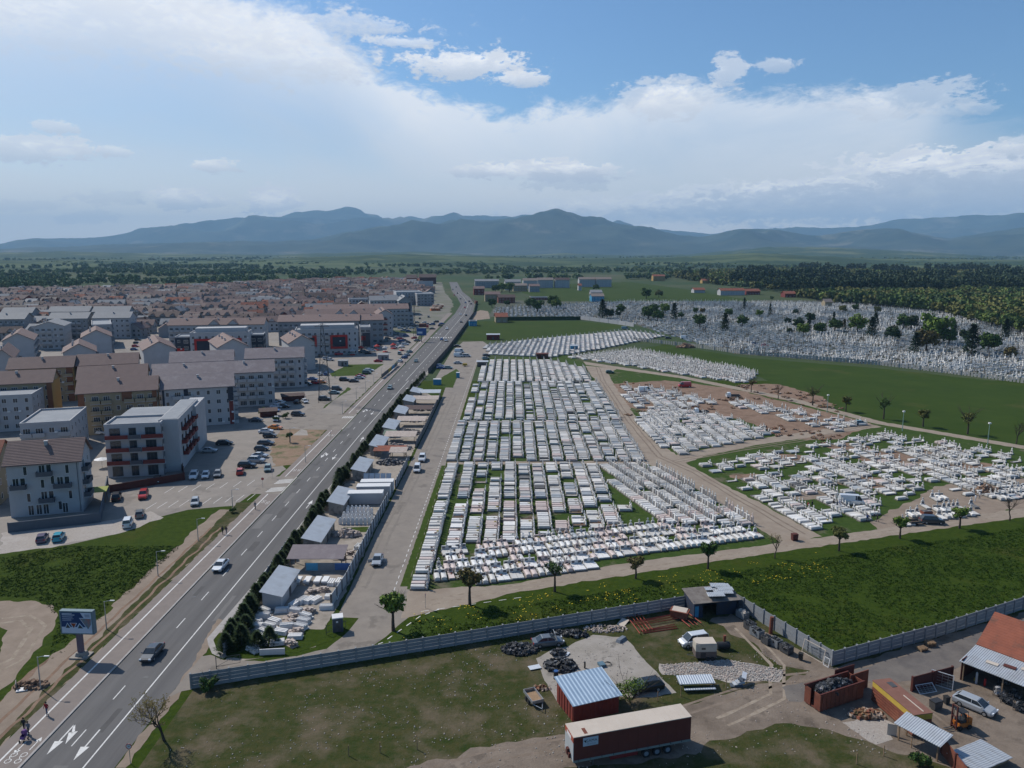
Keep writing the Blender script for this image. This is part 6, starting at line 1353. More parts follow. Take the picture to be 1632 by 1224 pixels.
# ---------------------------------------------------------------- fences and walls
def wall_line(name, label, cat, pts, h, pan, m, postm, th=.08, post=.2, group=None, kind='slab', alt=None):
    """a fence of panels between posts along pts; panel = one repeated part, each post a part"""
    o0 = Vector(pts[0]); t = thing(name, label, cat, (o0.x, o0.y, .0), 0, group); cache = {}
    pb = MB(); pb.box(-post / 2, -post * .75, -.2, post / 2, post * .75, h + .08); pme = pb.mesh('post', [postm])
    npost = 0
    for a, c in zip(pts, pts[1:]):
        a, c = Vector(a), Vector(c); L = (c - a).length; n = max(1, round(L / pan)); d = (c - a) / n; ang = math.atan2(d.y, d.x); w = d.length
        k = round(w, 3)
        if k not in cache:
            b = MB()
            if kind == 'slab':
                rows_ = 4
                for r in range(rows_): b.box(post / 2, -th / 2 + .006 * (r % 2), h * r / rows_, w - post / 2, th / 2 - .006 * (r % 2), h * (r + 1) / rows_ - .04)
            elif kind == 'pickets':
                for r in range(6): b.box(w * r / 6 + .04, -.03, .05, w * (r + .7) / 6, .03, h)
            else: b.box(post / 2, -th / 2, .02, w - post / 2, th / 2, h)
            cache[k] = b.mesh('panel', [m])
        for i in range(n):
            p = a + d * i; 
            ob('panel', cache[k], t, (p.x - o0.x, p.y - o0.y, 0), ang); ob('post', pme, t, (p.x - o0.x, p.y - o0.y, 0), ang)
    p = Vector(pts[-1]); ob('post', pme, t, (p.x - o0.x, p.y - o0.y, 0)); return t
wall_line('concrete_fence', 'long grey concrete panel fence running from the road gate to the blue shack', 'fence', [(-40.9, 91.4), (-10.2, 101.6), (27.5, 114.4), (34.0, 117.0)], 2.0, 2.35, concfence, concfence)
wall_line('concrete_fence', 'pale concrete panel fence sloping down behind the row of metal bins', 'fence', [(34.0, 117.0), (43.0, 96.9)], 2.2, 2.3, concfence, concfence)
wall_line('concrete_fence', 'grey concrete panel fence along the dark tarmac at the right', 'fence', [(43.0, 96.9), (61, 104.6), (79.4, 113.6), (120, 133)], 2.1, 2.3, concfence, concfence)
wall_line('concrete_fence', 'low grey panel fence along the road foot of the hedge', 'fence', [(-39.7, 99.8), (-41.7, 122), (-42.2, 140)], 1.6, 2.3, concfence, concfence)
pf = px([(1010, 543), (1100, 553), (1180, 564), (1300, 574), (1400, 582), (1500, 594), (1632, 611), (1700, 620)])
wall_line('picket_fence', 'long pale concrete fence between old cemetery and green meadow', 'fence', pf, 2.2, 9.5, mat('pale_fence', (.38, .36, .34), (.30, .29, .27), .3, .9), concfence, kind='pickets', post=.3)
wall_line('picket_fence', 'white fence at the corner of the far meadow', 'fence', px([(925, 509), (955, 513), (985, 517), (1010, 521)]), 3.0, 14, white_wall, concfence, kind='x')
wall_line('dark_hedge', 'low dark hedge fence along the top of the far meadow', 'fence', px([(790, 511), (925, 510)]), 3.0, 12, leaf_dark, leaf_dark, kind='x', th=1.5)
wall_line('road_barrier', 'dark sound barrier on the right edge of the main road', 'fence', [(-38.0, 350), (-35.6, 432), (-34.2, 575), (-33.4, 690), (-37.2, 815), (-46, 900)], 2.4, 14, mat('barrier', (.10, .085, .08), (.07, .06, .058), .6, .9), dsteel, kind='x')
# tin fence of the stone yards
wall_line('tin_fence', 'pale corrugated tin fence, nearest stretch beside the open-door car', 'fence', [(-28.3, 114.5), (-27.7, 123), (-27.8, 146)], 2.0, 2.6, tin, dsteel, kind='x')
wall_line('tin_fence', 'pale corrugated tin fence between the white containers and the grave stock', 'fence', [(-27.8, 146.3), (-27.6, 167)], 2.1, 2.6, tin, dsteel, kind='x')
wall_line('tin_fence', 'tin fence beside the two white cars on the lane', 'fence', [(-27.3, 176), (-27.2, 196)], 2.1, 2.6, tin, dsteel, kind='x')
wall_line('tin_fence', 'dark patched fence of the farthest stone yards', 'fence', [(-27.2, 214), (-26.9, 240), (-27.2, 290)], 2.0, 3, mat('patched_tin', (.16, .16, .16), (.26, .26, .26), .5, .8), dsteel, kind='x')
# the blue-grey garden wall by the white block, the red fence of the next block
bw = mat('blue_grey_wall', (.09, .105, .13), (.075, .09, .11), .4, .85)
wall_line('garden_wall', 'long dark blue-grey wall in front of the white four-storey block', 'wall', [G(14, 849), G(160, 832), G(172, 772)], 2.0, 30, bw, bw, kind='x', th=.2)
wall_line('garden_fence', 'dark red board fence in front of the red-balconied block', 'fence', [G(176, 785), G(294, 765), G(291, 744)], 1.8, 8, rust_dark, rust_dark, kind='x')
def shed(name, label, x, y, hd, L, Dp, h0, h1, wallm, roofm, over=.35, door=True, kind='shed', z=0, walls=True):
    """mono-pitch shed: roof rises from h0 (front, -y) to h1 (back)"""
    t = thing(name, label, kind, (x, y, z), hd)
    b = MB(); b.add([(-L / 2, -Dp / 2, 0), (L / 2, -Dp / 2, 0), (L / 2, Dp / 2, 0), (-L / 2, Dp / 2, 0), (-L / 2, -Dp / 2, h0), (L / 2, -Dp / 2, h0), (L / 2, Dp / 2, h1), (-L / 2, Dp / 2, h1)], [(0, 1, 5, 4), (1, 2, 6, 5), (2, 3, 7, 6), (3, 0, 4, 7), (4, 5, 6, 7)])
    if walls: b.build('wall', wallm, t)
    else:
        for sx in (-1, 1):
            for sy, hh in ((-1, h0), (1, h1)): p = MB(); p.box(sx * (L / 2 - .1) - .07, sy * (Dp / 2 - .1) - .07, 0, sx * (L / 2 - .1) + .07, sy * (Dp / 2 - .1) + .07, hh); p.build('post', wood, t)
    k = (h1 - h0) / Dp; r = MB(); y0, y1 = -Dp / 2 - over, Dp / 2 + over; a, c = h0 - over * k + .02, h1 + over * k + .02; x0, x1 = -L / 2 - over, L / 2 + over
    r.add([(x0, y0, a), (x1, y0, a), (x1, y1, c), (x0, y1, c), (x0, y0, a + .07), (x1, y0, a + .07), (x1, y1, c + .07), (x0, y1, c + .07)], [(4, 5, 6, 7), (3, 2, 1, 0), (0, 1, 5, 4), (1, 2, 6, 5), (2, 3, 7, 6), (3, 0, 4, 7)]); r.build('roof', roofm, t)
    if door and walls:
        d = MB(); d.box(-.5, -Dp / 2 - .05, .05, .45, -Dp / 2 - .004, 1.95); d.build('door', dsteel, t)
        w = MB(); w.box(L * .28, -Dp / 2 - .04, 1.0, L * .28 + .7, -Dp / 2 - .004, 1.7); w.build('window', glass, t)
    return t
# sheds beside the hedge: long axis along the road, low side towards the lane
SH = [(-37.3, 118.5, 9.8, 2.9, 'white', 'white-walled shed with pale metal roof, nearest along the hedge'), (-36.9, 142.5, 12, 3.0, 'zinc', 'second shed from the near end with a long pale metal roof'), (-37.2, 163, 10.5, 3.0, 'zinc', 'third shed from the near end, behind the first white container'),
      (-37.2, 188, 11, 3.0, 'zinc', 'fourth shed from the near end, left of the blue-white frames'), (-37.1, 212, 12, 3.0, 'zinc', 'fifth shed from the near end beside the red canopy yard'), (-37.0, 234, 12, 3.2, 'zinc', 'sixth shed from the near end along the hedge'),
      (-37.0, 256, 11, 3.2, 'zinc', 'seventh shed from the near end along the hedge'), (-36.8, 276, 10, 3.2, 'zinc', 'eighth shed from the near end along the hedge'), (-36.5, 293, 9, 3.2, 'zinc', 'farthest small shed before the lane lawn')]
for x, y, L, Dp, m_, l in SH: shed('shed', l, x, y, R(90), L, Dp, 2.2, 2.9, white_wall if m_ == 'white' else concrete, metal_sheet)
# roof panels over the yards, across the yards
shed('canopy', 'violet-grey tiled canopy on posts across the nearest stone yard', -34.2, 130.3, 0, 9.2, 3.6, 2.3, 3.1, wood, roof_violet, walls=False, kind='canopy')
for x, y, L, Dp, rm, l in ((-33, 205, 8, 3, roof_red, 'small dark red canopy beside the patched roof'), (-30.5, 203.5, 4, 3, rubble, 'patched pink-grey board roof beside the red canopy'), (-32.5, 222, 8.5, 4, rubble, 'collapsing pale board roof in the middle yard'), (-32.0, 243, 8.5, 4, rubble, 'ragged pale roof over the dark open yard'),
        (-32, 261, 9, 4, roof_dbrown, 'dark brown flat roof over the yard with green tarpaulin'), (-31.5, 279, 9, 4, rubble, 'wide patched roof, second from the far end'), (-31.5, 292, 8, 3.5, metal_sheet, 'farthest grey metal roof of the yards'), (-36, 224, 3, 3, mat('green_roof', (.13, .17, .13), (.10, .14, .10), .6, .8), 'small dull green roof between two sheds')):
    shed('canopy', l, x, y, 0, L, Dp, 2.0, 2.5, wood, rm, walls=False, kind='canopy')
# containers, frames, toilet, fixtures
def container(name, label, x, y, hd, L, Wd, h, m, roofm, cat='container'):
    t = thing(name, label, cat, (x, y, .02), hd); b = MB(); b.box(-L / 2, -Wd / 2, .1, L / 2, Wd / 2, h - .06); n = int(L / .45)
    for i in range(n): x0 = -L / 2 + .1 + i * (L - .2) / n; b.box(x0, -Wd / 2 - .03, .2, x0 + .2, -Wd / 2 - .002, h - .15, 0)
    for i in range(5): y0 = -Wd / 2 + .1 + i * (Wd - .2) / 5; b.box(-L / 2 - .03, y0, .2, -L / 2 - .002, y0 + .2, h - .15, 0)
    b.build('wall', m, t); r = MB(); r.box(-L / 2 - .06, -Wd / 2 - .06, h - .059, L / 2 + .06, Wd / 2 + .06, h + .04); r.build('roof', roofm, t)
    d = MB(); d.box(L / 2 + .002, -Wd / 2 + .1, .25, L / 2 + .05, Wd / 2 - .1, h - .2); d.build('door', dsteel if m is not white_wall else frame_w, t); return t
container('container', 'white container, nearest of three in the stone yards', -32.3, 165.5, R(3), 7.6, 2.5, 2.6, white_wall, frame_w)
container('container', 'white container, middle of three in the stone yards', -31.4, 170.5, R(3), 7.4, 2.5, 2.6, white_wall, frame_w)
container('container', 'white container, farthest of three in the stone yards', -31.2, 174.0, R(3), 7.4, 2.5, 2.6, white_wall, frame_w)
t = thing('display_rack', 'leaning blue-white framed panels behind the white containers', 'rack', (-32.2, 180, 0), 0)
for i in range(5): b = MB(); b.cbox(-2.8 + i * 1.35, 0, .1, 1.2, .08, 2.4, 0, 0, -.35); b.build('panel', mat('pale_panel', (.45, .5, .55), (.4, .45, .5), 1, .5) if i == 0 else bpy.data.materials['pale_panel'], t)
t = thing('toilet_cabin', 'dark portable toilet cabin with pale roof at the lane corner', 'cabin', (-25.6, 106.9, .02), R(15)); MB().box(-.75, -.7, 0, .75, .7, 2.1).build('wall', mat('cabin_grey', (.07, .08, .10), (.06, .07, .09), 2, .7), t); MB().box(-.8, -.75, 2.1, .8, .75, 2.25).build('roof', frame_w, t); MB().box(-.4, -.73, .1, .4, -.701, 1.95).build('door', dsteel, t); MB().box(-.25, -.745, 1.5, .05, -.735, 1.75).build('notice', frame_w, t)
for x, y, m_, l in ((-32.7, 349, cyan, 'small pale blue cabin at the hedge end'), (-25.6, 335, cyan, 'blue portable toilet on the lane lawn edge'), ):
    q = G(*((697, 613) if 'hedge' in l else (730, 602))); t = thing('cabin', l, 'cabin', (*q, 0), 0); w = 1.6 if 'hedge' in l else .7; MB().box(-w, -.8, 0, w, .8, 2.3).build('wall', m_, t); MB().box(-w - .1, -.9, 2.301, w + .1, .9, 2.42).build('roof', frame_w, t)
for x, y, w, c, l in ((1, 0, 2.0, blue_tarp, 'deep blue tarpaulin hanging under the violet canopy'), ):
    t = tag(MB().box(0, -.03, 0, 2.6, .03, 1.2).build('tarpaulin', blue_tarp, loc=(-30.6, 127.4, .6)), l, 'tarpaulin')
tag(MB().box(0, -.03, 0, 2.0, .03, 1.3).build('tarpaulin', cyan, loc=(-35.5, 127.2, .6)), 'light blue sheet hanging left of the deep blue tarpaulin', 'tarpaulin')
# stone stock: pallets of slabs, kerbs, headstones
def pallet(seed, n=12, L=2.2, kind=0):
    b = MB(); r_ = random.Random(seed)
    b.box(-L / 2, -.55, 0, L / 2, .55, .12)
    if kind == 0:
        for i in range(n): b.cbox(r_.uniform(-.05, .05), -.45 + .9 * i / n, .121, L * r_.uniform(.8, .95), .9 / n * .8, .55 * r_.uniform(.7, 1.1), 0, r_.uniform(-.03, .03))
    elif kind == 1:
        for i in range(n): b.cbox(r_.uniform(-L / 2.6, L / 2.6), r_.uniform(-.4, .4), .121 + .4 * r_.random(), r_.uniform(.3, .9), r_.uniform(.2, .5), r_.uniform(.15, .35), 0, r_.random() * 3, r_.uniform(-.3, .3))
    else:
        for i in range(3): b.cbox(0, -.35 + .35 * i, .121 + .02 * i, L * .96, .26, .45, 0, r_.uniform(-.04, .04), 0, .92)
    return b
PM = [pallet(s, 12, 2.2, k).mesh('stone_pallet', [rubble if k == 1 else stone_w]) for s, k in ((1, 0), (2, 1), (3, 2), (4, 0), (5, 1), (6, 2))]
rnd = random.Random(90); pc = 0
spots = []
for yy in (100.8, 102.6, 104.3, 106.0, 107.6, 109.2, 110.9, 112.6):
    for xx in np.arange(-38.2, -29.0, 2.35):
        if inside([(-37.9, 99.6), (-29.5, 102.2), (-29.0, 106), (-31, 113.2), (-38.6, 113.2)], xx, yy) and rnd.random() < .93: spots.append((xx + rnd.uniform(-.3, .3), yy + rnd.uniform(-.2, .2)))
for i, (x, y) in enumerate(spots):
    tag(ob('stone_pallet', PM[rnd.randrange(6)], None, (x, y, .03), rnd.uniform(-.5, .5) - .2), f'pallet of pale cut stone in the nearest yard, {nth(i)} counting rows from the near fence', 'stone pallet', 'stone pallets in the nearest yard')
for i, (x, y, hd, k) in enumerate(((-34.2, 115.0, 1.2, 2), (-33.3, 116.2, 1.15, 0), (-32.2, 116.3, 1.15, 5), (-31.2, 116.4, 1.1, 2), (-33, 119.5, 0, 1), (-31, 120, 0, 4), (-28.9, 113.8, .1, 0), (-29.0, 117.5, 0, 2), (-30.2, 123, 1.5, 5), (-29.0, 123.3, 1.5, 5), (-28.6, 134, 0, 1), (-30, 136, .4, 1), (-31.2, 133.6, 0, 1), (-33, 137, 1, 4), (-28.9, 139, 1.4, 0))):
    tag(ob('stone_stack', PM[k], None, (x, y, .03), hd), f'stack of cut stone left loose in the second yard strip, {nth(i)} counting from the shed', 'stone stack', 'loose stone stacks in the yards')
for i, x in enumerate((-35.9, -34.3, -32.6, -31.3)):
    t = thing('stone_table', f'pale stone bench-like tomb on legs, {nth(i)} from the left under the canopy', 'stone table', (x, 123.4, .02), R(90), 'tomb samples by the canopy')
    MB().box(-1.1, -.5, .45, 1.1, .5, .75).build('top', stone_w, t)
    for s in (-.8, .6): MB().box(s, -.4, 0, s + .2, .4, .449).build('leg', stone_g, t)
hs_ = MB(); hs_.box(-.3, -.1, 0, .3, .1, .9); hs_.add([(-.3, -.1, .9), (.3, -.1, .9), (.3, .1, .9), (-.3, .1, .9), (-.08, -.08, 1.25), (.08, -.08, 1.25), (.08, .08, 1.25), (-.08, .08, 1.25)], [(0, 1, 5, 4), (1, 2, 6, 5), (2, 3, 7, 6), (3, 0, 4, 7), (4, 5, 6, 7)]); hs_m = hs_.mesh('headstone', [stone_w])
i = 0
for r, y in enumerate((151.8, 153.6, 155.6, 158.0, 159.6)):
    for c in range(8 - r // 2):
        tag(ob('headstone', hs_m, None, (-35.0 + c * .85 + (r % 2) * .2, y, .02), rnd.uniform(-.15, .15), 1.15), f'white unsold headstone, {nth(c)} from the left in the {nth(r)} stock row', 'headstone', 'headstones for sale')
sheet('yard_grass_patch', [(-34, 147), (-28.4, 147.5), (-28.4, 150.5), (-34, 150)], .032, grass_rich, .2, .6)
junk_m = mat('junk', (.10, .10, .11), (.32, .30, .28), 2.2, .8, (.16, .05, .035), .9, island=.6, t=(.5, .6), t3=(.6, .66))
for i, (x, y, rx, ry) in enumerate(((-32, 198, 3.5, 2), (-32, 214, 4, 3), (-32, 232, 4, 3.5), (-32, 251, 4, 3.5), (-31.5, 269, 4, 3.5), (-32.5, 145.5, 3, 1.2))):
    o = heap(110, rx, ry, 1.3, 40 + i, .7).build('stone_heap', rubble if i % 2 else junk_m, loc=(x, y, .02)); tag(o, f'heap of broken stone and boards in the yards, {nth(i)} built from the lane side', 'heap', 'heaps in the farther yards'); 
# back wall across the near yard, small wall
tag(MB().box(-36, 0, 0, -27.8, .2, 1.5).build('block_wall', concfence, loc=(0, 128.2, .0)), 'grey block wall behind the tomb samples', 'wall')
tag(MB().box(-3.4, 0, 0, 0, .15, .9).build('low_wall', frame_w, loc=(-31.4, 99.9, 0), rot=R(6)), 'low white sheet leaning at the near edge of the stone stock', 'sheet')

# ---------------------------------------------------------------- signs, lamps, pylons
t = thing('billboard', 'large billboard with blue and white advertisement on one thick post beside the road', 'billboard', (*G(130, 1046), 0), R(-3)); t.scale = (.80, .8, .86)
MB().box(-.45, -.3, .5, .45, .3, 4.4).build('post', mat('billboard_post', (.14, .11, .14), (.12, .095, .12), 2, .6), t)
f = MB(); f.cbox(0, 0, 0, 3.0, 2.4, .25); f.cbox(.1, 0, .251, 1.7, 1.4, .55, 0, 0, 0, .8); f.build('foundation', concrete, t)
MB().box(-2.9, -.45, 4.0, 2.9, .45, 7.9).build('cabinet', mat('cabinet', (.13, .19, .22), (.11, .17, .2), 2, .5), t)
sc = MB().box(-2.65, -.47, 4.2, 2.65, -.452, 7.65).build('screen', mat('poster_blue', (.012, .045, .14), (.01, .038, .12), .4, .6), t)
pw = mat('poster_white', (.50, .56, .66), (.46, .52, .62), .8, .6)
def flat(name, polys, m, y, parent=sc):
    b = MB()
    for p in polys: b.add([(x, y, z) for x, z in p], [tuple(range(len(p)))])
    return b.build(name, m, parent)
SX = lambda u: -2.65 + 5.3 * u; SZ = lambda v: 7.65 - 3.45 * v
pp = lambda l: [(SX(u), SZ(v)) for u, v in l]
flat('poster_shape', [pp([(.0, .70), (1, .70), (1, 1), (0, 1)]), pp([(.65, 0), (1, 0), (1, .26), (.76, .26)]), pp([(1, .58), (1, .72), (.88, .86), (.82, .72)])], pw, -.473)
flat('poster_shape', [pp([(.60, .25), (1.0, .25), (1, .6), (.87, .86)]), pp([(.10, .76), (.20, .49), (.32, .76)]), pp([(.27, .50), (.52, .50), (.40, .80)]), pp([(.46, .78), (.60, .50), (.76, .78)])], mat('poster_edge', (.42, .55, .68), (.40, .52, .65), 1, .6), -.476)
flat('poster_shape', [pp([(.63, .28), (.99, .28), (.98, .56), (.87, .80)])], mat('poster_teal', (.06, .20, .26), (.30, .13, .11), 1.6, .6), -.479)
flat('poster_shape', [pp([(.13, .75), (.20, .54), (.28, .75)]), pp([(.53, .76), (.60, .56), (.71, .76)])], mat('poster_dark', (.03, .09, .11), (.06, .02, .02), 2, .6), -.479)
flat('poster_shape', [pp([(.30, .52), (.49, .52), (.40, .75)])], mat('poster_orange', (.35, .07, .02), (.1, .02, .01), 1.5, .6), -.479)
tb = [pp([(.04 + .0, v), (.04 + w, v), (.04 + w, v + h), (.04, v + h)]) for v, w, h in ((.035, .33, .035), (.095, .42, .035), (.19, .36, .014), (.215, .34, .014), (.29, .38, .014), (.315, .30, .014), (.385, .30, .014))] + [pp([(.78 + .01 * k, .08 + .05 * k), (.96, .08 + .05 * k), (.96, .105 + .05 * k), (.78 + .01 * k, .105 + .05 * k)]) for k in range(3)]
flat('poster_lines', tb[:7], pw, -.482); flat('poster_lines', tb[7:], mat('poster_ink', (.08, .12, .2), (.07, .11, .18), 1, .6), -.482)
t = thing('billboard', 'distant blue billboard beside the big car park', 'billboard', (*G(672, 545), 0), 0); MB().box(-3, -.3, 4, 3, .3, 8.5).build('cabinet', blue_tarp, t); MB().box(-.2, -.2, 0, .2, .2, 4).build('post', dsteel, t); MB().box(-2.4, -.33, 5.2, .6, -.301, 6.4).build('poster_shape', pw, t)
def lamp(x, y, label, h=4.4, g='street lamps along the path'):
    t = thing('street_lamp', label, 'street lamp', (x, y, 0), 0, g)
    if not hasattr(lamp, 'm'):
        b = MB(); b.tube([(0, 0, 0), (0, 0, h * .5), (0, 0, h)], [.09, .07, .05], 6); b.tube([(0, 0, h - .05), (.7, -.1, h + .15), (1.0, -.14, h + .18)], .035, 5); lamp.m = b.mesh('pole', [steel])
        c = MB(); c.box(.95, -.24, h + .14, 1.6, -.04, h + .24); lamp.c = c.mesh('lamp_head', [frame_w])
    ob('pole', lamp.m, t); ob('lamp_head', lamp.c, t)
LP = [G(65, 1098), G(170, 1003), G(252, 918), G(316, 862), G(371, 812)]
for i, p in enumerate(LP): lamp(*p, f'thin grey street lamp on the left verge, {nth(i)} from the near end')
for i, p in enumerate(((487, 737), (463, 706), (546, 660), (568, 636), (583, 625), (596, 613), (608, 603), (632, 590), (668, 560), (700, 530))): lamp(*G(*p), f'thin street lamp farther up the road, {nth(i)} from the near end', g='street lamps farther up the road')
for p, l in (((1318, 658), 'left'), ((1438, 687), 'middle'), ((1574, 708), 'right')): 
    t = thing('lamp_post', f'{l} of three pale green lamp posts along the far track', 'street lamp', (*G(*p), 0)); MB().tube([(0, 0, 0), (0, 0, 6)], [.12, .08], 6).build('pole', mat('post_green', (.25, .35, .32), (.22, .32, .29), 2, .6) if 'post_green' not in bpy.data.materials else bpy.data.materials['post_green'], t); MB().box(-.3, -.3, 6, .3, .3, 6.4).build('lamp_head', frame_w, t)
def sign(x, y, label, kind='round', h=2.1, txt=None, hd=0):
    t = thing('road_sign', label, 'road sign', (x, y, 0), hd); MB().tube([(0, 0, 0), (0, 0, h + .3)], .035, 6).build('pole', steel, t)
    b = MB(); b.tube([(0, -.06, h), (0, -.045, h)], .33, 18); f_ = b.build('sign_face', mat('sign_red', (.45, .02, .03), (.42, .02, .028), 1, .5) if 'sign_red' not in bpy.data.materials else bpy.data.materials['sign_red'], t)
    b = MB(); b.tube([(0, -.07, h), (0, -.061, h)], .25, 18); b.build('sign_disc', frame_w, f_)
    if txt:
        c = bpy.data.curves.new('t', 'FONT'); c.body = txt; c.size = .26; c.align_x = 'CENTER'; c.align_y = 'CENTER'; o = ob('t', c, None, (0, 0, 0)); bpy.context.view_layer.update(); me = bpy.data.meshes.new_from_object(o.evaluated_get(bpy.context.evaluated_depsgraph_get())); bpy.data.objects.remove(o); me.materials.clear(); me.materials.append(plastic_k)
        n_ = ob('sign_number', me, f_, (0, -.075, h)); n_.rotation_euler = (R(90), 0, 0)
    return t
sign(*G(208, 1217), 'round speed sign with a red rim on the right verge at the bottom', txt='30'); sign(*G(419, 777), 'round sign at the parking lot exit', hd=R(180)); sign(*G(527, 700), 'dark road sign at the side street mouth', hd=R(90)); sign(*G(678, 969), 'small sign pole at the lane junction bend', hd=R(90)); sign(*G(434, 762), 'dark sign post beside the pale green hatchback', hd=R(90))
def pylon(x, y, H_, w, label, arms=True):
    t = thing('pylon', label, 'pylon', (x, y, 0), R(10)); b = MB(); n = 9
    def c(i, s1, s2): q = w * (1 - i / n * .86) / 2; return (s1 * q, s2 * q, H_ * i / n)
    for i in range(n):
        for s1, s2 in ((-1, -1), (1, -1), (1, 1), (-1, 1)): b.bar(c(i, s1, s2), c(i + 1, s1, s2), .07)
        for a_, c_ in (((-1, -1), (1, -1)), ((1, -1), (1, 1)), ((1, 1), (-1, 1)), ((-1, 1), (-1, -1))): b.bar(c(i, *a_), c(i + 1, *c_), .04); b.bar(c(i, *c_), c(i + 1, *a_), .04)
    b.build('tower', dsteel, t)
    for k, zz in enumerate((.72, .84, .96)):
        a = MB(); L_ = (4.2, 3.4, 2.6)[k]; a.bar((-L_, 0, H_ * zz), (L_, 0, H_ * zz), .08); a.bar((-L_, 0, H_ * zz), (0, 0, H_ * zz + 1.0), .05); a.bar((L_, 0, H_ * zz), (0, 0, H_ * zz + 1.0), .05)
        if arms: a.build('cross_arm', dsteel, t)
    return t
pylon(*G(518, 640), 29, 4.5, 'lattice power pylon standing among the parked cars'); pylon(*G(661, 540), 24, 1.4, 'slim lattice mast in the big car park', True)
# bin shelters, kiosk, fairground row, hoardings
for p, l, w in (((428, 663), 'dark red-roofed bin shelter beside the long white block', 3.4), ((467, 638), 'long dark red-roofed bin shelter beside the longest white block', 5)): shed('bin_shelter', l, *G(*p), R(20), w * 1.6, 3, 1.9, 2.4, rust_dark, roof_dbrown, door=False)
shed('kiosk', 'pale square kiosk at the roadside queue', *G(611, 573), 0, 5, 4, 2.6, 2.9, grey_wall, flat_roof, kind='kiosk'); shed('kiosk', 'blue-grey cabin on the lawn corner', *G(547, 583), 0, 4.4, 3, 2.6, 2.8, grey_wall, flat_roof, kind='cabin')
def plusround(): pass
for i in range(7):
    p = G(562 + i * 13, 566 - i * 1.2 - (i % 2) * 4); t = thing('carousel', f'red and white fairground stand, {nth(i)} from the left by the red-framed block', 'fairground stand', (*p, 0), i, 'fairground stands')
    MB().tube([(0, 0, 2.2), (0, 0, 2.5), (0, 0, 3.5)], [1.7, 1.6, .05], 8).build('canopy', red_wall if i % 2 else white_wall, t); MB().tube([(0, 0, 0), (0, 0, 2.3)], .12, 6).build('pole', steel, t); MB().tube([(0, 0, .1), (0, 0, .5)], [1.5, 1.3], 8).build('base', red_wall, t)
a, c = Vector((*G(608, 604), 0)), Vector((*G(634, 583), 0))
for i, m_ in enumerate((dsteel, dsteel, yellow, cyan, dsteel)):
    q0, q1 = a + (c - a) * i / 5, a + (c - a) * (i + .94) / 5; t = thing('banner_fence', f'{("dark", "dark", "yellow", "blue", "dark")[i]} banner stretched beside the bicycle path, {nth(i)} from the near end', 'banner', tuple(q0), math.atan2(q1.y - q0.y, q1.x - q0.x), 'banners beside the bicycle path'); MB().box(0, -.04, .3, (q1 - q0).length, .04, 2.0).build('panel', m_, t); MB().box(-.05, -.05, 0, .05, .05, 2.1).build('post', dsteel, t)
for i in range(6):
    p = G(702 - i * 2.5, 489 + (i % 3) * 3); t = thing('market_stall', f'orange stall beside the far car park, {nth(i)} from the right', 'stall', (*p, 0), i, 'orange stalls'); MB().box(-3, -2, 0, 3, 2, 1.6).build('counter', mat('stall_orange', (.5, .14, .05), (.42, .12, .04), .5, .8) if i == 0 else bpy.data.materials['stall_orange'], t); MB().box(-3.2, -2.2, 2.4, 3.2, 2.2, 2.6).build('roof', canvas, t); MB().tube([(0, 0, 1.6), (0, 0, 2.4)], .1, 6).build('pole', steel, t)
shed('hut', 'red and grey shipping hut at the corner of the far meadow', *G(786, 541), 0, 8, 5, 3.2, 3.4, redbrown, metal_sheet, kind='hut')
shed('hut', 'dark grey cabin at the top of the lane beside the graves', *G(769, 584), 0, 5, 3, 2.4, 2.6, dsteel, metal_sheet, kind='hut')
shed('hut', 'rusty brown shelter between the upper grave blocks', *G(864, 571), 0, 6, 3, 2.4, 2.6, rust_dark, rust_dark, kind='hut')
shed('hut', 'small pale blue hut on the edge of the upper grave terrace', *G(915, 558), 0, 4, 3, 2.6, 2.8, cyan, metal_sheet, kind='hut')
t = thing('skip', 'small rusty skip at the mouth of the diagonal track', 'skip', (*G(1266, 861), 0), R(10)); MB().cbox(0, 0, .05, 1.0, .8, 1.3, 0, 0, 0, 1.12).build('body', rust_dark, t)
t = thing('skip', 'rusty open skip behind the parked dark estate', 'skip', (*G(1476, 822), 0), R(5)); MB().cbox(0, 0, .05, 1.9, 1.2, 1.0, 0, 0, 0, 1.1).build('body', rust, t); MB().cbox(0, 0, 1.051, 1.8, 1.1, .1, 0).build('rubbish', junk_m, t)
t = thing('garden_parasol', 'white parasol in the shaded terrace beside the red-balconied block', 'parasol', (*G(163, 745), 0)); MB().tube([(0, 0, 2.2), (0, 0, 2.7)], [1.8, .05], 10).build('canopy', frame_w, t); MB().tube([(0, 0, 0), (0, 0, 2.3)], .04, 6).build('pole', steel, t)
shed('terrace_roof', 'yellow-green and white terrace roof right of the white block', *G(152, 800), R(17), 4.6, 2.5, 2.6, 2.9, bw, mat('lime_roof', (.24, .27, .04), (.22, .25, .04), 1, .7), walls=False, kind='roof')
# ---------------------------------------------------------------- the foreground yards
def at(px_, py_, z=.03): return (*G(px_, py_), z)
def text_mesh(s, size, m):
    c = bpy.data.curves.new('lettering', 'FONT'); c.body = s; c.size = size; c.align_x = 'CENTER'; c.align_y = 'CENTER'; c.space_character = 1.05
    o = ob('lettering', c); bpy.context.view_layer.update(); me = bpy.data.meshes.new_from_object(o.evaluated_get(bpy.context.evaluated_depsgraph_get())); bpy.data.objects.remove(o); me.materials.clear(); me.materials.append(m); return me
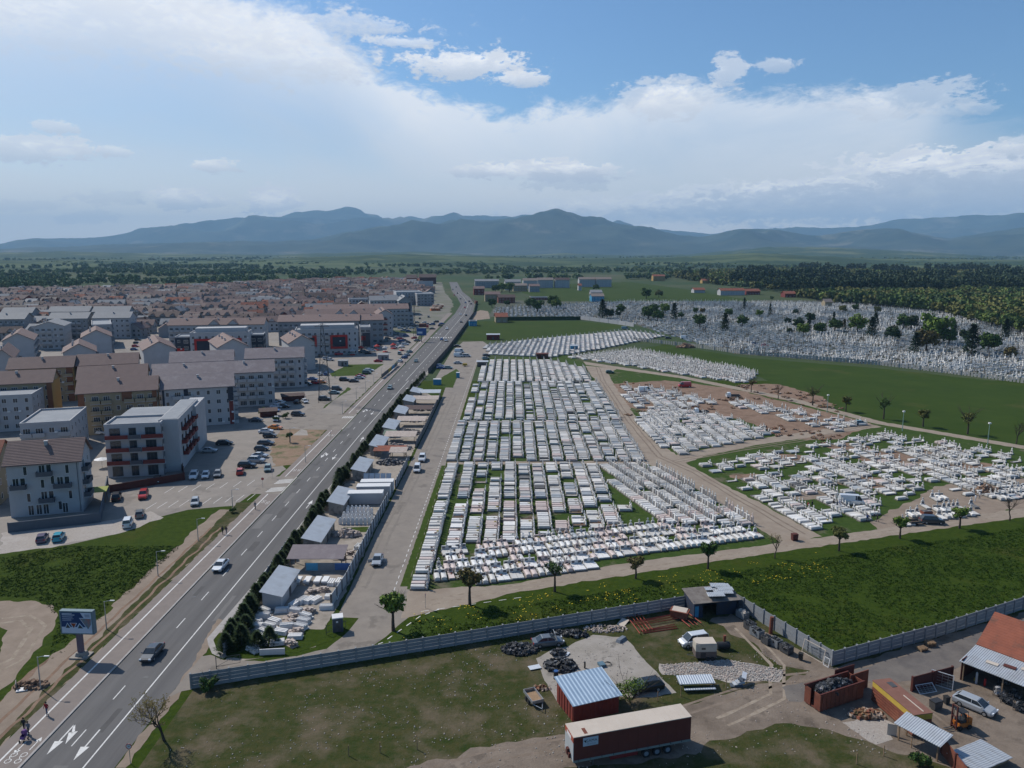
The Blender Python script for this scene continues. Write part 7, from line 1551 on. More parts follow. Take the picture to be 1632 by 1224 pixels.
# semi-trailer
p0, p1 = Vector(G(914, 1216, 1.0)), Vector(G(1104, 1180, 1.0)); dv = (p1 - p0); L = 13.9; ang = math.atan2(dv.y, dv.x)
n2 = Vector((-math.sin(ang), math.cos(ang))); cc_ = p0 + Vector((math.cos(ang), math.sin(ang))) * L / 2 + n2 * 1.27
t = thing('semi_trailer', 'long dark red curtain-sided trailer with a dirty beige roof on the dirt road', 'trailer', (cc_.x, cc_.y, .0), ang)
W2 = 1.27
b = MB(); b.box(-L / 2, -W2, 1.25, L / 2, W2, 3.92); 
for i in range(12): x = -L / 2 + .6 + i * 1.15; b.box(x, -W2 - .012, 1.26, x + .035, -W2 - .001, 3.9)
b.build('curtain_side', curtain, t)
for i in range(20):
    if i % 2 == 0: k_ = MB(); x = -L / 2 + .5 + i * .68; k_.box(x, -W2 - .06, 1.1, x + .05, -W2 - .036, 1.45); k_.build('strap', plastic_k, t)
b = MB(); b.box(-L / 2 - .04, -W2 - .04, 3.921, L / 2 + .04, W2 + .04, 4.0)
for i in range(22): x = -L / 2 + .3 + i * .62; b.box(x, -W2 + .05, 4.0, x + .05, W2 - .05, 4.012)
b.build('roof', canvas, t)
b = MB(); b.box(-L / 2 - .03, -W2 - .035, 1.0, L / 2 + .03, -W2 + .1, 1.249); b.box(-L / 2 - .03, W2 - .1, 1.0, L / 2 + .03, W2 + .035, 1.249)
for s in (-.5, .4): b.box(-L / 2 + .2, s, .8, L / 2 - .2, s + .12, 1.2)
b.build('side_rail', mat('rail_grey', (.20, .24, .23), (.17, .2, .2), 1, .6), t)
b = MB(); b.box(-L / 2 - .06, -W2, 1.1, -L / 2 - .005, W2, 3.3); b.build('front_wall', mat('trailer_front', (.40, .42, .43), (.34, .36, .37), .8, .6), t)
b = MB(); b.box(-L / 2 - .062, -W2, 3.301, -L / 2 - .004, W2, 3.9); b.build('front_band', mat('trailer_band', (.34, .075, .04), (.30, .065, .035), 1, .7), t)
b = MB(); b.box(-L / 2 - .07, -.6, 3.35, -L / 2 - .063, .7, 3.75); b.build('front_label', frame_w, t)
b = MB(); b.box(-L / 2 - .35, -.2, 1.3, -L / 2 - .07, .25, 2.0); b.box(-L / 2 - .3, -.6, 1.15, -L / 2 - .07, -.3, 1.7); b.build('coupling_box', rust_dark, t)
for k, x in enumerate((1.55, 2.85, 4.15)):
    for s in (-1, 1):
        w = MB(); w.tube([(x, s * 1.18 - .17, .5), (x, s * 1.18 + .17, .5)], .5, 18); wo = w.build('wheel', rubber, t); r_ = MB(); r_.tube([(x, s * 1.18 - .18, .5), (x, s * 1.18 + .18, .5)], .27, 14); r_.build('rim', mat('rim_blue', (.18, .22, .27), (.15, .19, .24), 2, .5) if 'rim_blue' not in bpy.data.materials else bpy.data.materials['rim_blue'], wo)
b = MB(); b.box(-2.6, -1.15, .45, .6, -.75, 1.0); b.build('pallet_box', mat('dull_red', (.20, .02, .02), (.17, .018, .018), 1, .7), t)
for s in (-.8, .7): b = MB(); b.box(-4.6, s, .0, -4.45, s + .12, 1.0); b.build('landing_leg', dsteel, t)
b = MB(); b.box(-5.9, -W2 - .02, 2.72, -4.15, -W2 - .004, 3.72); sgn = b.build('logo_panel', mat('logo_panel', (.42, .50, .58), (.40, .48, .56), 1, .6), t)
o = ob('logo_text', text_mesh('GAMA', .46, plastic_k), sgn, (-4.95, -W2 - .026, 3.3)); o.rotation_euler = (R(90), 0, 0)
o = ob('logo_text', text_mesh('T R U C K S', .2, plastic_k), sgn, (-4.95, -W2 - .026, 2.93)); o.rotation_euler = (R(90), 0, 0)
b = MB(); b.add([(-5.82, -W2 - .026, 3.42), (-5.6, -W2 - .026, 3.12), (-5.5, -W2 - .026, 3.42)], [(0, 1, 2)]); b.build('logo_mark', plastic_k, sgn)
b = MB(); b.box(-L / 2 + 1.3, -1.0, 4.013, -L / 2 + 1.7, .0, 4.02); b.build('roof_patch', rust, t)
# blue-roofed red shed
q = Vector(G(1003, 1160, .0)); t = thing('container_shed', 'dark red container shed with a pale blue sloping metal roof', 'shed', (9.2, 87.3, 0), R(21))
b = MB(); LL, DD = 6.0, 4.8
b.add([(-LL / 2, -DD / 2, 0), (LL / 2, -DD / 2, 0), (LL / 2, DD / 2, 0), (-LL / 2, DD / 2, 0), (-LL / 2, -DD / 2, 2.4), (LL / 2, -DD / 2, 2.4), (LL / 2, DD / 2, 3.1), (-LL / 2, DD / 2, 3.1)], [(0, 1, 5, 4), (1, 2, 6, 5), (2, 3, 7, 6), (3, 0, 4, 7)])
for i in range(6): y0 = -DD / 2 + .15 + i * .78; b.box(-LL / 2 - .07, y0, .1, -LL / 2 - .002, y0 + .32, 2.35)
for i in range(11): x0 = -LL / 2 + .15 + i * .52; b.box(x0, -DD / 2 - .05, .1, x0 + .25, -DD / 2 - .002, 2.3)
b.build('wall', mat('shed_red', (.22, .045, .03), (.16, .035, .028), 1, .75), t)
b = MB(); b.add([(-LL / 2 - .3, -DD / 2 - .4, 2.36), (LL / 2 + .3, -DD / 2 - .4, 2.36), (LL / 2 + .3, DD / 2 + .3, 3.16), (-LL / 2 - .3, DD / 2 + .3, 3.16), (-LL / 2 - .3, -DD / 2 - .4, 2.44), (LL / 2 + .3, -DD / 2 - .4, 2.44), (LL / 2 + .3, DD / 2 + .3, 3.24), (-LL / 2 - .3, DD / 2 + .3, 3.24)], [(4, 5, 6, 7), (3, 2, 1, 0), (0, 1, 5, 4), (1, 2, 6, 5), (2, 3, 7, 6), (3, 0, 4, 7)]); 
b.build('roof', mat('blue_sheet', (.36, .46, .56), (.31, .41, .51), .5, .45, metal=.3, wave=('X', .6, .8), spec=.5), t)
# cars of the yard
t = car(*G(873, 1028), R(12), 'sedan', 'grey', 'stripped grey saloon with its bonnet raised among scrap by the fence')
b = MB(); b.cbox(0, 0, 0, .08, 1.45, 1.1, 0, 0, 0, .75); ob('bonnet', b.mesh('bonnet', [PAINTS['silver']]), t, (1.25, 0, .92), (0, R(-18), 0))
car(*G(1105, 1028), R(196), 'minivan', 'white', 'white small van parked nose left behind the horse trailer')
car(*G(1028, 1100), R(196), 'wagon', 'black', 'black car half hidden behind the budding willow')
c_ = car(*G(1553, 1130), R(-52), 'wagon', 'silver', 'silver estate car parked beside the forklift'); 
# horse trailer
t = thing('horse_trailer', 'cream and brown horse trailer with a small window', 'trailer', at(1121, 1048), R(3))
b = MB(); b.prism([(-1.35, -.8), (-.9, -1.0), (1.5, -1.0), (1.5, 1.0), (-.9, 1.0), (-1.35, .8)], .45, 1.35); b.build('lower_body', mat('trailer_brown', (.13, .10, .09), (.10, .08, .07), 1, .8), t)
b = MB(); b.prism([(-1.34, -.78), (-.9, -.98), (1.49, -.98), (1.49, .98), (-.9, .98), (-1.34, .78)], 1.351, 2.35); b.build('upper_body', mat('trailer_cream', (.42, .38, .32), (.36, .32, .27), 1, .8), t)
b = MB(); b.prism([(-1.3, -.7), (-.8, -.92), (1.45, -.92), (1.45, .92), (-.8, .92), (-1.3, .7)], 2.351, 2.5); b.build('roof', canvas, t)
b = MB(); b.box(-.6, -1.0, 1.65, -.05, -.984, 1.95); b.build('window', glass, t); b = MB(); b.box(-.7, -1.02, .5, .0, -1.001, 1.25); b.build('door', plastic_k, t)
for x in (.3, .95):
    for s in (-1, 1): w = MB(); w.tube([(x, s * 1.0 - .1, .32), (x, s * 1.0 + .1, .32)], .32, 12); w.build('wheel', rubber, t)
b = MB(); b.bar((-1.3, -.5, .5), (-2.3, 0, .5), .05); b.bar((-1.3, .5, .5), (-2.3, 0, .5), .05); b.build('drawbar', dsteel, t)
# barrel stove behind it
t = thing('water_tank', 'black horizontal tank with a rusty chimney right of the horse trailer', 'tank', at(1152, 1035), R(5)); MB().tube([(-.9, 0, .6), (.9, 0, .6)], .5, 12).build('drum', plastic_k, t); MB().tube([(.3, .3, .9), (.3, .3, 1.9)], .22, 8).build('chimney', rust, t)
# grey decks
t = thing('flat_deck', 'pale blue-grey metal deck propped on a dark frame in the yard', 'deck', at(1108, 1094), R(4)); b = MB(); b.cbox(0, 0, .9, 4.6, 1.8, .1, 0, 0, .1); b.build('top', zinc, t)
for x in (-2.1, 2.0):
    for s in (-.8, .7): MB().box(x, s, 0, x + .1, s + .1, .95).build('leg', dsteel, t)
MB().box(-1.8, -1.5, .35, 2.2, -1.1, .45).build('shelf', zinc, t)
t = thing('bumper_pile', 'pile of white and blue car panels beside the fence post', 'car panels', at(1175, 1092)); 
for i in range(5): b = MB(); b.cbox(-.2 + .3 * i, .2 * i - .3, .1 + .22 * i, 1.6, .6, .12, 0, .3 * i, .25); b.build('panel', PAINTS['white'] if i % 3 else bw, t)
# scrap heaps
def scrap(label, x, y, rx, ry, h, n, seed, s, m=junk_m): o = heap(n, rx, ry, h, seed, s).build('scrap_heap', m, loc=(x, y, .03)); tag(o, label, 'scrap heap')
junk2 = mat('scrap', (.03, .032, .036), (.30, .31, .33), 2.5, .6, (.10, .035, .03), 1.2, island=.7, t=(.55, .62), t3=(.62, .68))
scrap('black and white scrap heap left of the stripped grey saloon', *G(828, 1036), 2.4, 1.6, .9, 170, 1, .5, junk2)
scrap('scrap heap under the raised bonnet of the grey saloon', *G(915, 1012), 2.0, 1.0, .7, 90, 2, .45, junk2); scrap('dark car-part heap in the middle of the concrete slab edge', *G(893, 1062), 2.2, 1.7, 1.1, 150, 3, .55, junk2)
scrap('heap of pale rubble along the fence behind the slab', *G(965, 1003), 3.2, 1.2, .3, 160, 4, .25, rubble); scrap('low scatter of parts in front of the grey saloon', *G(890, 1042), 1.0, .8, .7, 50, 5, .45, junk2)
scrap('small scrap heap by the fence below the grass', *G(885, 1010), 1.6, .6, .5, 50, 6, .4, junk2); scrap('orange and brown clutter at the left wall of the red shed', *G(862, 1098), 1.2, .6, .35, 30, 7, .35, wreath)
t = thing('oil_drum', 'dark barrel with a blue lid at the front of the car-part heap', 'barrel', at(886, 1082)); MB().tube([(0, 0, 0), (0, 0, 1.0)], .32, 12).build('drum', plastic_k, t); MB().tube([(0, 0, 1.001), (0, 0, 1.14)], .3, 12).build('lid', blue_tarp, t)
t = thing('air_compressor', 'blue-grey bumper and coiled cable lying on the concrete slab', 'car part', at(964, 1060), R(20)); MB().cbox(-.5, 0, 0, .8, 1.0, .35).build('casing', mat('part_blue', (.10, .17, .22), (.08, .14, .18), 2, .5), t); MB().tube([(.4 + .5 * math.cos(a / 3), .5 * math.sin(a / 3), .05 + .02 * a / 6) for a in range(24)], .04, 5).build('cable', plastic_k, t)
tag(MB().cbox(0, 0, 0, .75, 1.9, .4, 0, 0, 0, .8).build('metal_box', mat('slate_sheet', (.16, .18, .21), (.13, .15, .18), 1, .6), loc=at(990, 1021), rot=R(-40)), 'slate-grey folded sheet at the top edge of the slab', 'sheet metal')
tag(MB().cbox(0, 0, 0, 1.2, 2.6, .08, 0, 0, .2).build('white_sheet', canvas, loc=at(991, 995), rot=R(-35)), 'white ribbed sheet lying by the fence left of the red beams', 'sheet metal')
for i, (p, a) in enumerate((((852, 1065), 20), ((898, 1042), -30))): tag(MB().cbox(0, 0, .1, 1.6, 1.0, .06).build('metal_plate', PAINTS['white'], loc=at(*p), rot=R(a)), ('pale car door flat on the grass edge', 'grey car door on the scrap heap')[i], 'metal plate')
tag(MB().tube([(0, 0, .05), (0, 0, .2)], .3, 14).build('tyre', rubber, loc=at(914, 1075)), 'tyre lying behind the blue-roofed shed', 'tyre')
tag(MB().cbox(0, 0, 0, .2, .2, .9).build('gas_bottle', plastic_k, loc=at(932, 1065)), 'small black post standing on the slab', 'post')
# steel beams, red frames
i = 0
for (x0, y0), (x1, y1), n, z0 in (((1000, 985), (1020, 1012), 5, .25), ((1015, 1000), (1085, 988), 5, .35), ((1025, 1010), (1080, 1002), 4, .1), ((1062, 970), (1100, 1002), 4, .3)):
    for k in range(n):
        a, c = Vector((*G(x0 + k * 5 * (y1 - y0) / 27, y0 - k * 1.2), z0 + .08 * (k % 3))), Vector((*G(x1 + k * 5 * (y1 - y0) / 27, y1 - k * 1.6), z0 + .12 * (k % 2)))
        b = MB(); b.bar((0, 0, 0), tuple(c - a), .05 if k % 3 else .08); o = b.build('steel_beam', mat('red_lead', (.30, .055, .035), (.22, .045, .03), 1, .8) if 'red_lead' not in bpy.data.materials else bpy.data.materials['red_lead'], loc=tuple(a)); tag(o, f'red primed steel beam in the pile by the fence, {nth(i)} from the left', 'beam', 'red steel beams'); i += 1
t = thing('dump_body', 'red iron tub with a pale lid left of the blue shack', 'tub', at(1083, 985), R(-25)); MB().cbox(0, 0, .2, 2.4, 1.5, 1.1, 0, 0, 0, 1.15).build('tub', rust, t); MB().cbox(0, 0, 1.31, 2.2, 1.5, .06, 0, 0, .12).build('lid', canvas, t)
# blue shack with patched roof
t = thing('shack', 'dark blue shack with patched tin roof in the fence corner', 'shack', (30.8, 113.2, 0), R(10))
b = MB(); b.box(-3.6, 1.9, 0, 3.6, 2.0, 2.6); b.box(-3.6, -2.0, 0, -3.5, 1.9, 2.6); b.box(3.5, -2, 0, 3.6, 1.9, 2.6); b.box(-3.5, -2.0, 0, -2.2, -1.9, 2.4); b.box(.2, -1.6, 0, 3.5, -1.5, 2.5); b.build('wall', mat('shack_blue', (.02, .035, .075), (.03, .03, .035), .8, .85), t)
b = MB(); b.box(-3.49, -2.06, .2, -2.9, -2.005, 1.9); b.build('shutter', cyan, t)
b = MB(); b.add([(-3.9, -2.4, 2.45), (3.9, -2.4, 2.55), (3.9, 2.3, 2.95), (-3.9, 2.3, 2.9), (-3.9, -2.4, 2.52), (3.9, -2.4, 2.62), (3.9, 2.3, 3.02), (-3.9, 2.3, 2.97)], [(4, 5, 6, 7), (3, 2, 1, 0), (0, 1, 5, 4), (1, 2, 6, 5), (2, 3, 7, 6), (3, 0, 4, 7)]); b.build('roof', mat('tar_roof', (.12, .10, .09), (.20, .18, .16), .8, .9), t)
r_ = random.Random(6)
for k in range(9): b = MB(); b.cbox(0, 0, 0, r_.uniform(1.8, 2.8), r_.uniform(.9, 1.3), .04); ob('roof_sheet', b.mesh('roof_sheet', [metal_sheet]), t, (r_.uniform(-1.8, 2.6), r_.uniform(-1.6, 1.6), 3.0 + .05 * k), (.09, 0, r_.uniform(-.2, .2)))
# metal bins in a row along the sloping fence
bins = [(1183, 985, 1.7, 'pallet crate topped with white sacks'), (1195, 1003, 1.6, 'dark crate with green and yellow rubbish'), (1206, 1014, 1.9, 'grey wire crate full of engine parts'), (1222, 1026, 1.3, 'silver bag beside the engine crate'), (1236, 1030, 1.6, 'grey steel bin with tyres on top'), (1253, 1040, 1.6, 'grey steel bin with a red cloth')]
for k, (x, y, w, l) in enumerate(bins):
    t = thing('scrap_bin', l + ' by the sloping fence', 'bin', at(x, y), R(-62)); b = MB(); hh = 1.15; b.box(-w / 2, -.55, .1, w / 2, -.5, hh); b.box(-w / 2, .5, .1, w / 2, .55, hh); b.box(-w / 2, -.5, .1, -w / 2 + .05, .5, hh); b.box(w / 2 - .05, -.5, .1, w / 2, .5, hh); b.box(-w / 2 + .05, -.5, .1, w / 2 - .05, .5, .15); b.build('bin', dsteel if k % 2 else mat('bin_steel', (.20, .21, .22), (.14, .15, .16), 1.5, .6) if 'bin_steel' not in bpy.data.materials else bpy.data.materials['bin_steel'], t)
    heap(34, w / 2.3, .42, .6, 50 + k, .42).build('scrap', junk2 if k else canvas, t, loc=(0, 0, .75))
t = thing('wheelie_bin', 'black wheelie bin between the steel bins and the leaning frames', 'wheelie bin', at(1276, 1052), R(-30)); MB().cbox(0, 0, .1, .5, .5, .85, 0, 0, 0, 1.15).build('body', plastic_k, t); MB().cbox(0, 0, .951, .62, .64, .07).build('lid', rubber, t)
def frame_panel(name, label, x, y, hd, w, h, lean, m, cat, bars=8):
    t = thing(name, label, cat, at(x, y), hd); b = MB()
    for a_ in (0, h - .08): b.box(-w / 2, -.03, a_, w / 2, .03, a_ + .08)
    for s in (-w / 2, w / 2 - .08): b.box(s, -.031, 0, s + .08, .031, h)
    o = b.build('frame', m, t); o.rotation_euler = (lean, 0, 0)
    b = MB()
    for i in range(1, bars): b.box(-w / 2 + w * i / bars, -.012, .08, -w / 2 + w * i / bars + .02, .012, h - .08)
    for i in range(1, 5): b.box(-w / 2 + .08, -.01, h * i / 5, w / 2 - .08, .01, h * i / 5 + .02)
    o = b.build('mesh_infill', steel, t); o.rotation_euler = (lean, 0, 0)
frame_panel('mesh_panel', 'large white-framed mesh panel leaning on the sloping fence', 1294, 1048, R(-62), 3.6, 1.9, -.25, canvas, 'mesh panel', 22); frame_panel('mesh_panel', 'small white-framed mesh gate at the fence corner', 1316, 1062, R(-62), .9, 1.2, -.2, frame_w, 'mesh panel', 6)
tag(MB().tube([(0, 0, 0), (.15, .2, 2.5)], .28, 10).build('rusty_flue', rust, loc=at(1228, 1010)), 'tall rusty flue pipe leaning on the sloping fence', 'pipe')
for i, (x, y, a) in enumerate(((1469, 1036, 20), (1482, 1029, 8))):
    t = thing('pallet', f'wooden pallet stack on the dark tarmac, {("nearer", "farther")[i]} one by the fence', 'pallet', at(x, y), R(a)); 
    for k in range(3 + i): b = MB(); [b.box(-.6, -.5 + .22 * j, .16 * k, .6, -.38 + .22 * j, .16 * k + .03) for j in range(5)]; [b.box(s, -.5, .16 * k - .11, s + .1, .5, .16 * k - .001) for s in (-.6, -.05, .5)]; b.build('deck', wood, t, loc=(0, 0, .12))
# scrap container
t = thing('scrap_container', 'big open rust-red container heaped with scrap metal', 'container', (39.9, 88.7, .02), R(25)); Lc, Wc, hc = 7.3, 2.5, 2.3
b = MB(); b.box(-Lc / 2, -Wc / 2, .15, Lc / 2, -Wc / 2 + .08, hc); b.box(-Lc / 2, Wc / 2 - .08, .15, Lc / 2, Wc / 2, hc); b.box(Lc / 2 - .08, -Wc / 2 + .08, .15, Lc / 2, Wc / 2 - .08, hc); b.box(-Lc / 2, -Wc / 2 + .08, .15, -Lc / 2 + .08, -.3, hc); b.box(-Lc / 2, .3, .15, -Lc / 2 + .08, Wc / 2 - .08, hc); b.box(-Lc / 2 + .08, -Wc / 2 + .08, .15, Lc / 2 - .08, Wc / 2 - .08, .25)
for i in range(9): x = -Lc / 2 + .3 + i * .72; b.box(x, -Wc / 2 - .07, .15, x + .12, -Wc / 2 - .002, hc - .1)
b.build('body', rust, t); b = MB(); b.box(-Lc / 2 - .06, -Wc / 2 - .09, hc, Lc / 2 + .03, -Wc / 2 + .09, hc + .12); b.box(-Lc / 2 - .06, Wc / 2 - .09, hc, Lc / 2 + .03, Wc / 2 + .09, hc + .12); b.build('rim', rust_dark, t)
heap(230, 2.8, 1.0, 1.0, 77, .6).build('scrap', junk2, t, loc=(-.2, 0, 1.75))
tag(MB().box(-1.7, -.04, 0, 1.7, .04, 2.7).build('iron_sheet', rust_dark, loc=(42.4, 91.8, .02), rot=R(25)), 'tall dark iron sheet standing behind the scrap container', 'iron sheet')
tag(MB().box(-1.6, -.05, 0, 1.6, .05, 2.5).build('iron_sheet', rust, loc=(43.9, 90.9, .02), rot=R(25)), 'rusty iron sheet standing between scrap container and yellow container', 'iron sheet')
# yellow and rust long container
a = Vector((44.6, 88.6)); an = R(-79); d = Vector((math.cos(an), math.sin(an))); LL = 7.4; mid = a + d.normalized() * LL / 2 + Vector((-d.y, d.x)).normalized() * 1.1
t = thing('storage_container', 'long container with rusty roof, yellow upper band and ribbed rust side', 'container', (mid.x, mid.y, .02), an)
MB().box(-LL / 2, -1.2, 2.0, LL / 2, 1.2, 2.7).build('upper_band', yellow, t); b = MB(); b.box(-LL / 2, -1.18, .1, LL / 2, 1.18, 1.999)
for i in range(5): b.box(-LL / 2, -1.24, .2 + i * .36, LL / 2, -1.181, .36 + i * .36)
b.build('lower_wall', rust, t); MB().box(-LL / 2 - .05, -1.25, 2.701, LL / 2 + .05, 1.25, 2.78).build('roof', mat('rust_roof', (.21, .10, .075), (.16, .075, .055), .8, .85), t); MB().box(0, .2, 2.781, 3.4, .3, 2.85).build('roof_bar', canvas, t); MB().box(-LL / 2 + .8, .1, 2.781, -LL / 2 + 1.9, .8, 2.83).build('hatch', dsteel, t)
shed('lean_to', 'small lean-to with bright ridged metal roof below the yellow-banded container', 45.9, 79.3, R(-57), 4.6, 1.8, 2.1, 2.5, rust_dark, metal_sheet, walls=False, kind='shed')
tag(MB().box(-.5, -.03, 0, .5, .03, 1.4).build('white_board', canvas, loc=at(1421, 1172), rot=R(-20)), 'white board leaning below the ridged container side', 'board')
scrap('clutter of red and yellow parts at the foot of the ribbed container side', *G(1382, 1140), 2.2, .9, .6, 70, 8, .5, wreath)
wall_line('iron_fence', 'rusty ribbed iron fence running to the bottom right', 'fence', [G(1500, 1200), G(1545, 1260)], 2.0, 3, rust, rust_dark, kind='x')
wall_line('iron_fence', 'dark iron screen right of the yellow-banded container', 'fence', [(50.6, 90.7), (57.0, 93.2)], 2.0, 3.2, rust_dark, rust_dark, kind='x')
frame_panel('bed_frame', 'white metal frame standing behind the dark iron screen', 1500, 1095, R(-40), 2.6, 1.9, -.1, frame_w, 'metal frame', 4); frame_panel('bed_frame', 'white metal rack lying low beside the iron screen', 1480, 1105, R(15), 2.6, 1.2, -.9, frame_w, 'metal frame', 5)
t = thing('wheelie_bin', 'black wheelie bin beside the white frames', 'wheelie bin', at(1508, 1122), R(10)); MB().cbox(0, 0, .1, .5, .5, .85, 0, 0, 0, 1.15).build('body', plastic_k, t); MB().cbox(0, 0, .951, .62, .64, .07).build('lid', rubber, t)
t = thing('waste_bin', 'large grey waste bin left of the black wheelie bin', 'waste bin', at(1491, 1130), R(20)); MB().cbox(0, 0, .15, 1.2, .8, .9, 0, 0, 0, 1.1).build('body', dsteel, t); MB().cbox(0, 0, 1.051, 1.35, .9, .12).build('lid', plastic_k, t)
# forklift
t = thing('forklift', 'orange and black forklift with raised mast', 'forklift', at(1529, 1160), R(195)); org = mat('forklift_orange', (.42, .13, .02), (.34, .10, .02), 2, .6)
b = MB(); b.box(-1.2, -.55, .35, .6, .55, .85); b.box(-1.25, -.5, .85, -.5, .5, 1.3); b.build('body', org, t); b = MB(); b.box(-.45, -.45, .851, .4, .45, 1.2); b.box(-.6, -.3, 1.2, -.45, .3, 1.7); b.build('seat', plastic_k, t)
b = MB()
for x in (-.7, .55):
    for s in (-.5, .5): b.bar((x, s, .85), (x * .85, s * .9, 2.15), .04)
b.box(-.65, -.5, 2.15, .5, .5, 2.2); b.build('overhead_guard', plastic_k, t)
b = MB()
for s in (-.35, .35): b.box(.78, s - .06, .1, .95, s + .06, 3.0)
for z_ in (.4, 1.6, 2.9): b.box(.8, -.35, z_, .93, .35, z_ + .1)
b.build('mast', rust_dark, t)
for s in (-.3, .22): MB().box(.96, s, .12, 2.0, s + .1, .18).build('fork', dsteel, t)
for x in (-.85, .45):
    for s in (-.5, .5): w = MB(); w.tube([(x, s - .12, .3), (x, s + .12, .3)], .3, 12); w.build('wheel', rubber, t)
# the red-roofed house with open lean-to at the right edge
t = thing('workshop', 'workshop with red tiled roof and open grey lean-to at the right edge', 'workshop', (62.4, 96.2, 0), R(-53))
body(14, 9, 3.6, 2.8).build('wall', grey_wall, t); gable_roof(14, 9, 3.6, 2.8, .5).build('roof', roof_red, t)
b = MB(); b.add([(-.5, -5.2, 2.55), (14.5, -5.2, 2.55), (14.5, -.3, 3.35), (-.5, -.3, 3.35), (-.5, -5.2, 2.63), (14.5, -5.2, 2.63), (14.5, -.3, 3.43), (-.5, -.3, 3.43)], [(4, 5, 6, 7), (3, 2, 1, 0), (0, 1, 5, 4), (1, 2, 6, 5), (2, 3, 7, 6), (3, 0, 4, 7)]); lt = b.build('lean_to_roof', metal_sheet, t)
for i in range(4): b = MB(); b.cbox(0, 0, 0, 1.4, .6, .05); ob('roof_patch', b.mesh('roof_patch', [rust_dark if i % 2 else canvas]), lt, (2.6 + i * 1.8, -3.2 + .6 * (i % 3), 3.02 + .12 * (i % 3)), (.16, 0, .1))
for x in (0, 4.6, 9.4, 14): MB().box(x - .07, -5.0, 0, x + .07, -4.86, 2.55).build('post', wood, t)
b = MB(); b.box(-.3, -5.0, 0, -.2, 0, 2.9); b.build('side_wall', rust_dark, t)
for i, (dx, m_, l) in enumerate(((1.4, zinc, 'tall pale gas cylinder under the lean-to'), (2.3, red_wall, 'red gas cylinder under the lean-to'), (1.0, yellow, 'small yellow bucket-like can under the lean-to'))):
    q = Matrix.Rotation(R(-53), 3, 'Z') @ Vector((dx, -4.3 + .3 * i, 0)); b = MB(); hh = (1.6, 1.0, .4)[i]; b.tube([(0, 0, 0), (0, 0, hh * .9), (0, 0, hh)], [.14, .14, .05], 10); tag(b.build('gas_cylinder', m_, loc=(62.4 + q.x, 96.2 + q.y, .03)), l, 'cylinder')
for i, p in enumerate(((1592, 1108), (1604, 1120), (1617, 1112), (1624, 1132), (1600, 1092))):
    t = thing('wire_crate', f'wire crate filled with silvery scrap, {nth(i)} of the cluster beside the silver estate', 'crate', at(*p), R(-38), 'wire crates of scrap'); b = MB()
    for s in (-.6, .6):
        b.bar((s, -.5, 0), (s, -.5, 1), .03); b.bar((s, .5, 0), (s, .5, 1), .03)
        for z_ in (.1, .4, .7, 1): b.bar((s, -.5, z_), (s, .5, z_), .015)
    for s in (-.5, .5):
        for z_ in (.1, .4, .7, 1): b.bar((-.6, s, z_), (.6, s, z_), .015)
    b.build('cage', dsteel, t); heap(40, .5, .42, .9, 90 + i, .4).build('scrap', junk2 if i % 2 else mat('tin_scrap', (.35, .35, .36), (.10, .10, .11), 3, .5, island=.5) if i == 0 else junk2, t, loc=(0, 0, .25))
t = thing('sheet_stack', 'corrugated metal roofing sheets lying over beams at the bottom right', 'sheet metal', (50.9, 76.8, .03), R(-65)); 
for i in range(6): b = MB(); b.cbox(0, 0, 0, 3.6, 1.0, .05); ob('sheet', b.mesh('sheet', [metal_sheet]), t, (0, -2.4 + i * .95, .8 + .03 * (i % 2)))
for s in (-1.2, 1.2): MB().box(s, -3, .0, s + .12, 3, .78).build('beam', wood, t)
# gate at the lane mouth, wire fence posts
t = thing('barrier_gate', 'thin rusty swing gate at the mouth of the lane', 'gate', at(345, 1066), R(20)); b = MB(); b.bar((0, 0, 0), (0, 0, 1.9), .05); b.bar((3, 0, .3), (3, 0, 1.5), .03); b.bar((0, 0, 1.5), (3, 0, 1.5), .03); b.bar((0, 0, .3), (3, 0, .3), .03); b.bar((0, 0, .3), (3, 0, 1.5), .025); b.build('frame', dsteel, t)
t = thing('barrier_gate', 'thin swing gate beside the portable toilet', 'gate', at(520, 1012), R(35)); b = MB(); b.bar((0, 0, 0), (0, 0, 1.6), .05); b.bar((3, 0, .3), (3, 0, 1.3), .03); b.bar((0, 0, 1.3), (3, 0, 1.3), .03); b.bar((0, 0, .3), (3, 0, .3), .03); b.bar((0, 0, .3), (3, 0, 1.3), .025); b.build('frame', dsteel, t)
for i, p in enumerate(((556, 1205), (606, 1200), (665, 1195), (1365, 1218), (1408, 1205), (1452, 1192), (1048, 1118), (1085, 1110), (1157, 1098), (1190, 1090))):
    tag(MB().box(-.04, -.04, 0, .04, .04, 1.3).build('fence_post', wood, loc=at(*p)), f'thin wooden wire-fence post in the rough grass, {nth(i)} counted', 'fence post', 'wire-fence posts')
# manhole dig with white slab on the left verge
t = thing('manhole', 'broken manhole pit with white slab in the brown soil', 'pit', at(36, 1100)); MB().cbox(0, 0, .02, 1.3, .9, .12, 0, .3).build('slab', frame_w, t); MB().cbox(-1.1, .5, .02, .1, .9, .9, 0, .5, .2).build('standing_slab', concrete, t); heap(60, 2.2, 1.2, .5, 12, .4).build('soil', soil, t, loc=(.6, .9, 0))
scrap_n = random.Random(2)
flowers = MB()
for _ in range(900):
    x = scrap_n.uniform(-16, 60); y = 112 + .34 * (x + 16) - scrap_n.random() ** 1.2 * 12 + scrap_n.gauss(0, .5)
    if noise.noise(Vector((x / 4, y / 4, 1))) > .05 and y > fx(x) + 1.5: s = scrap_n.uniform(.04, .09); flowers.add([(x - s, y - s, .12), (x + s, y - s, .12), (x + s, y + s, .13), (x - s, y + s, .13)], [(0, 1, 2, 3)])
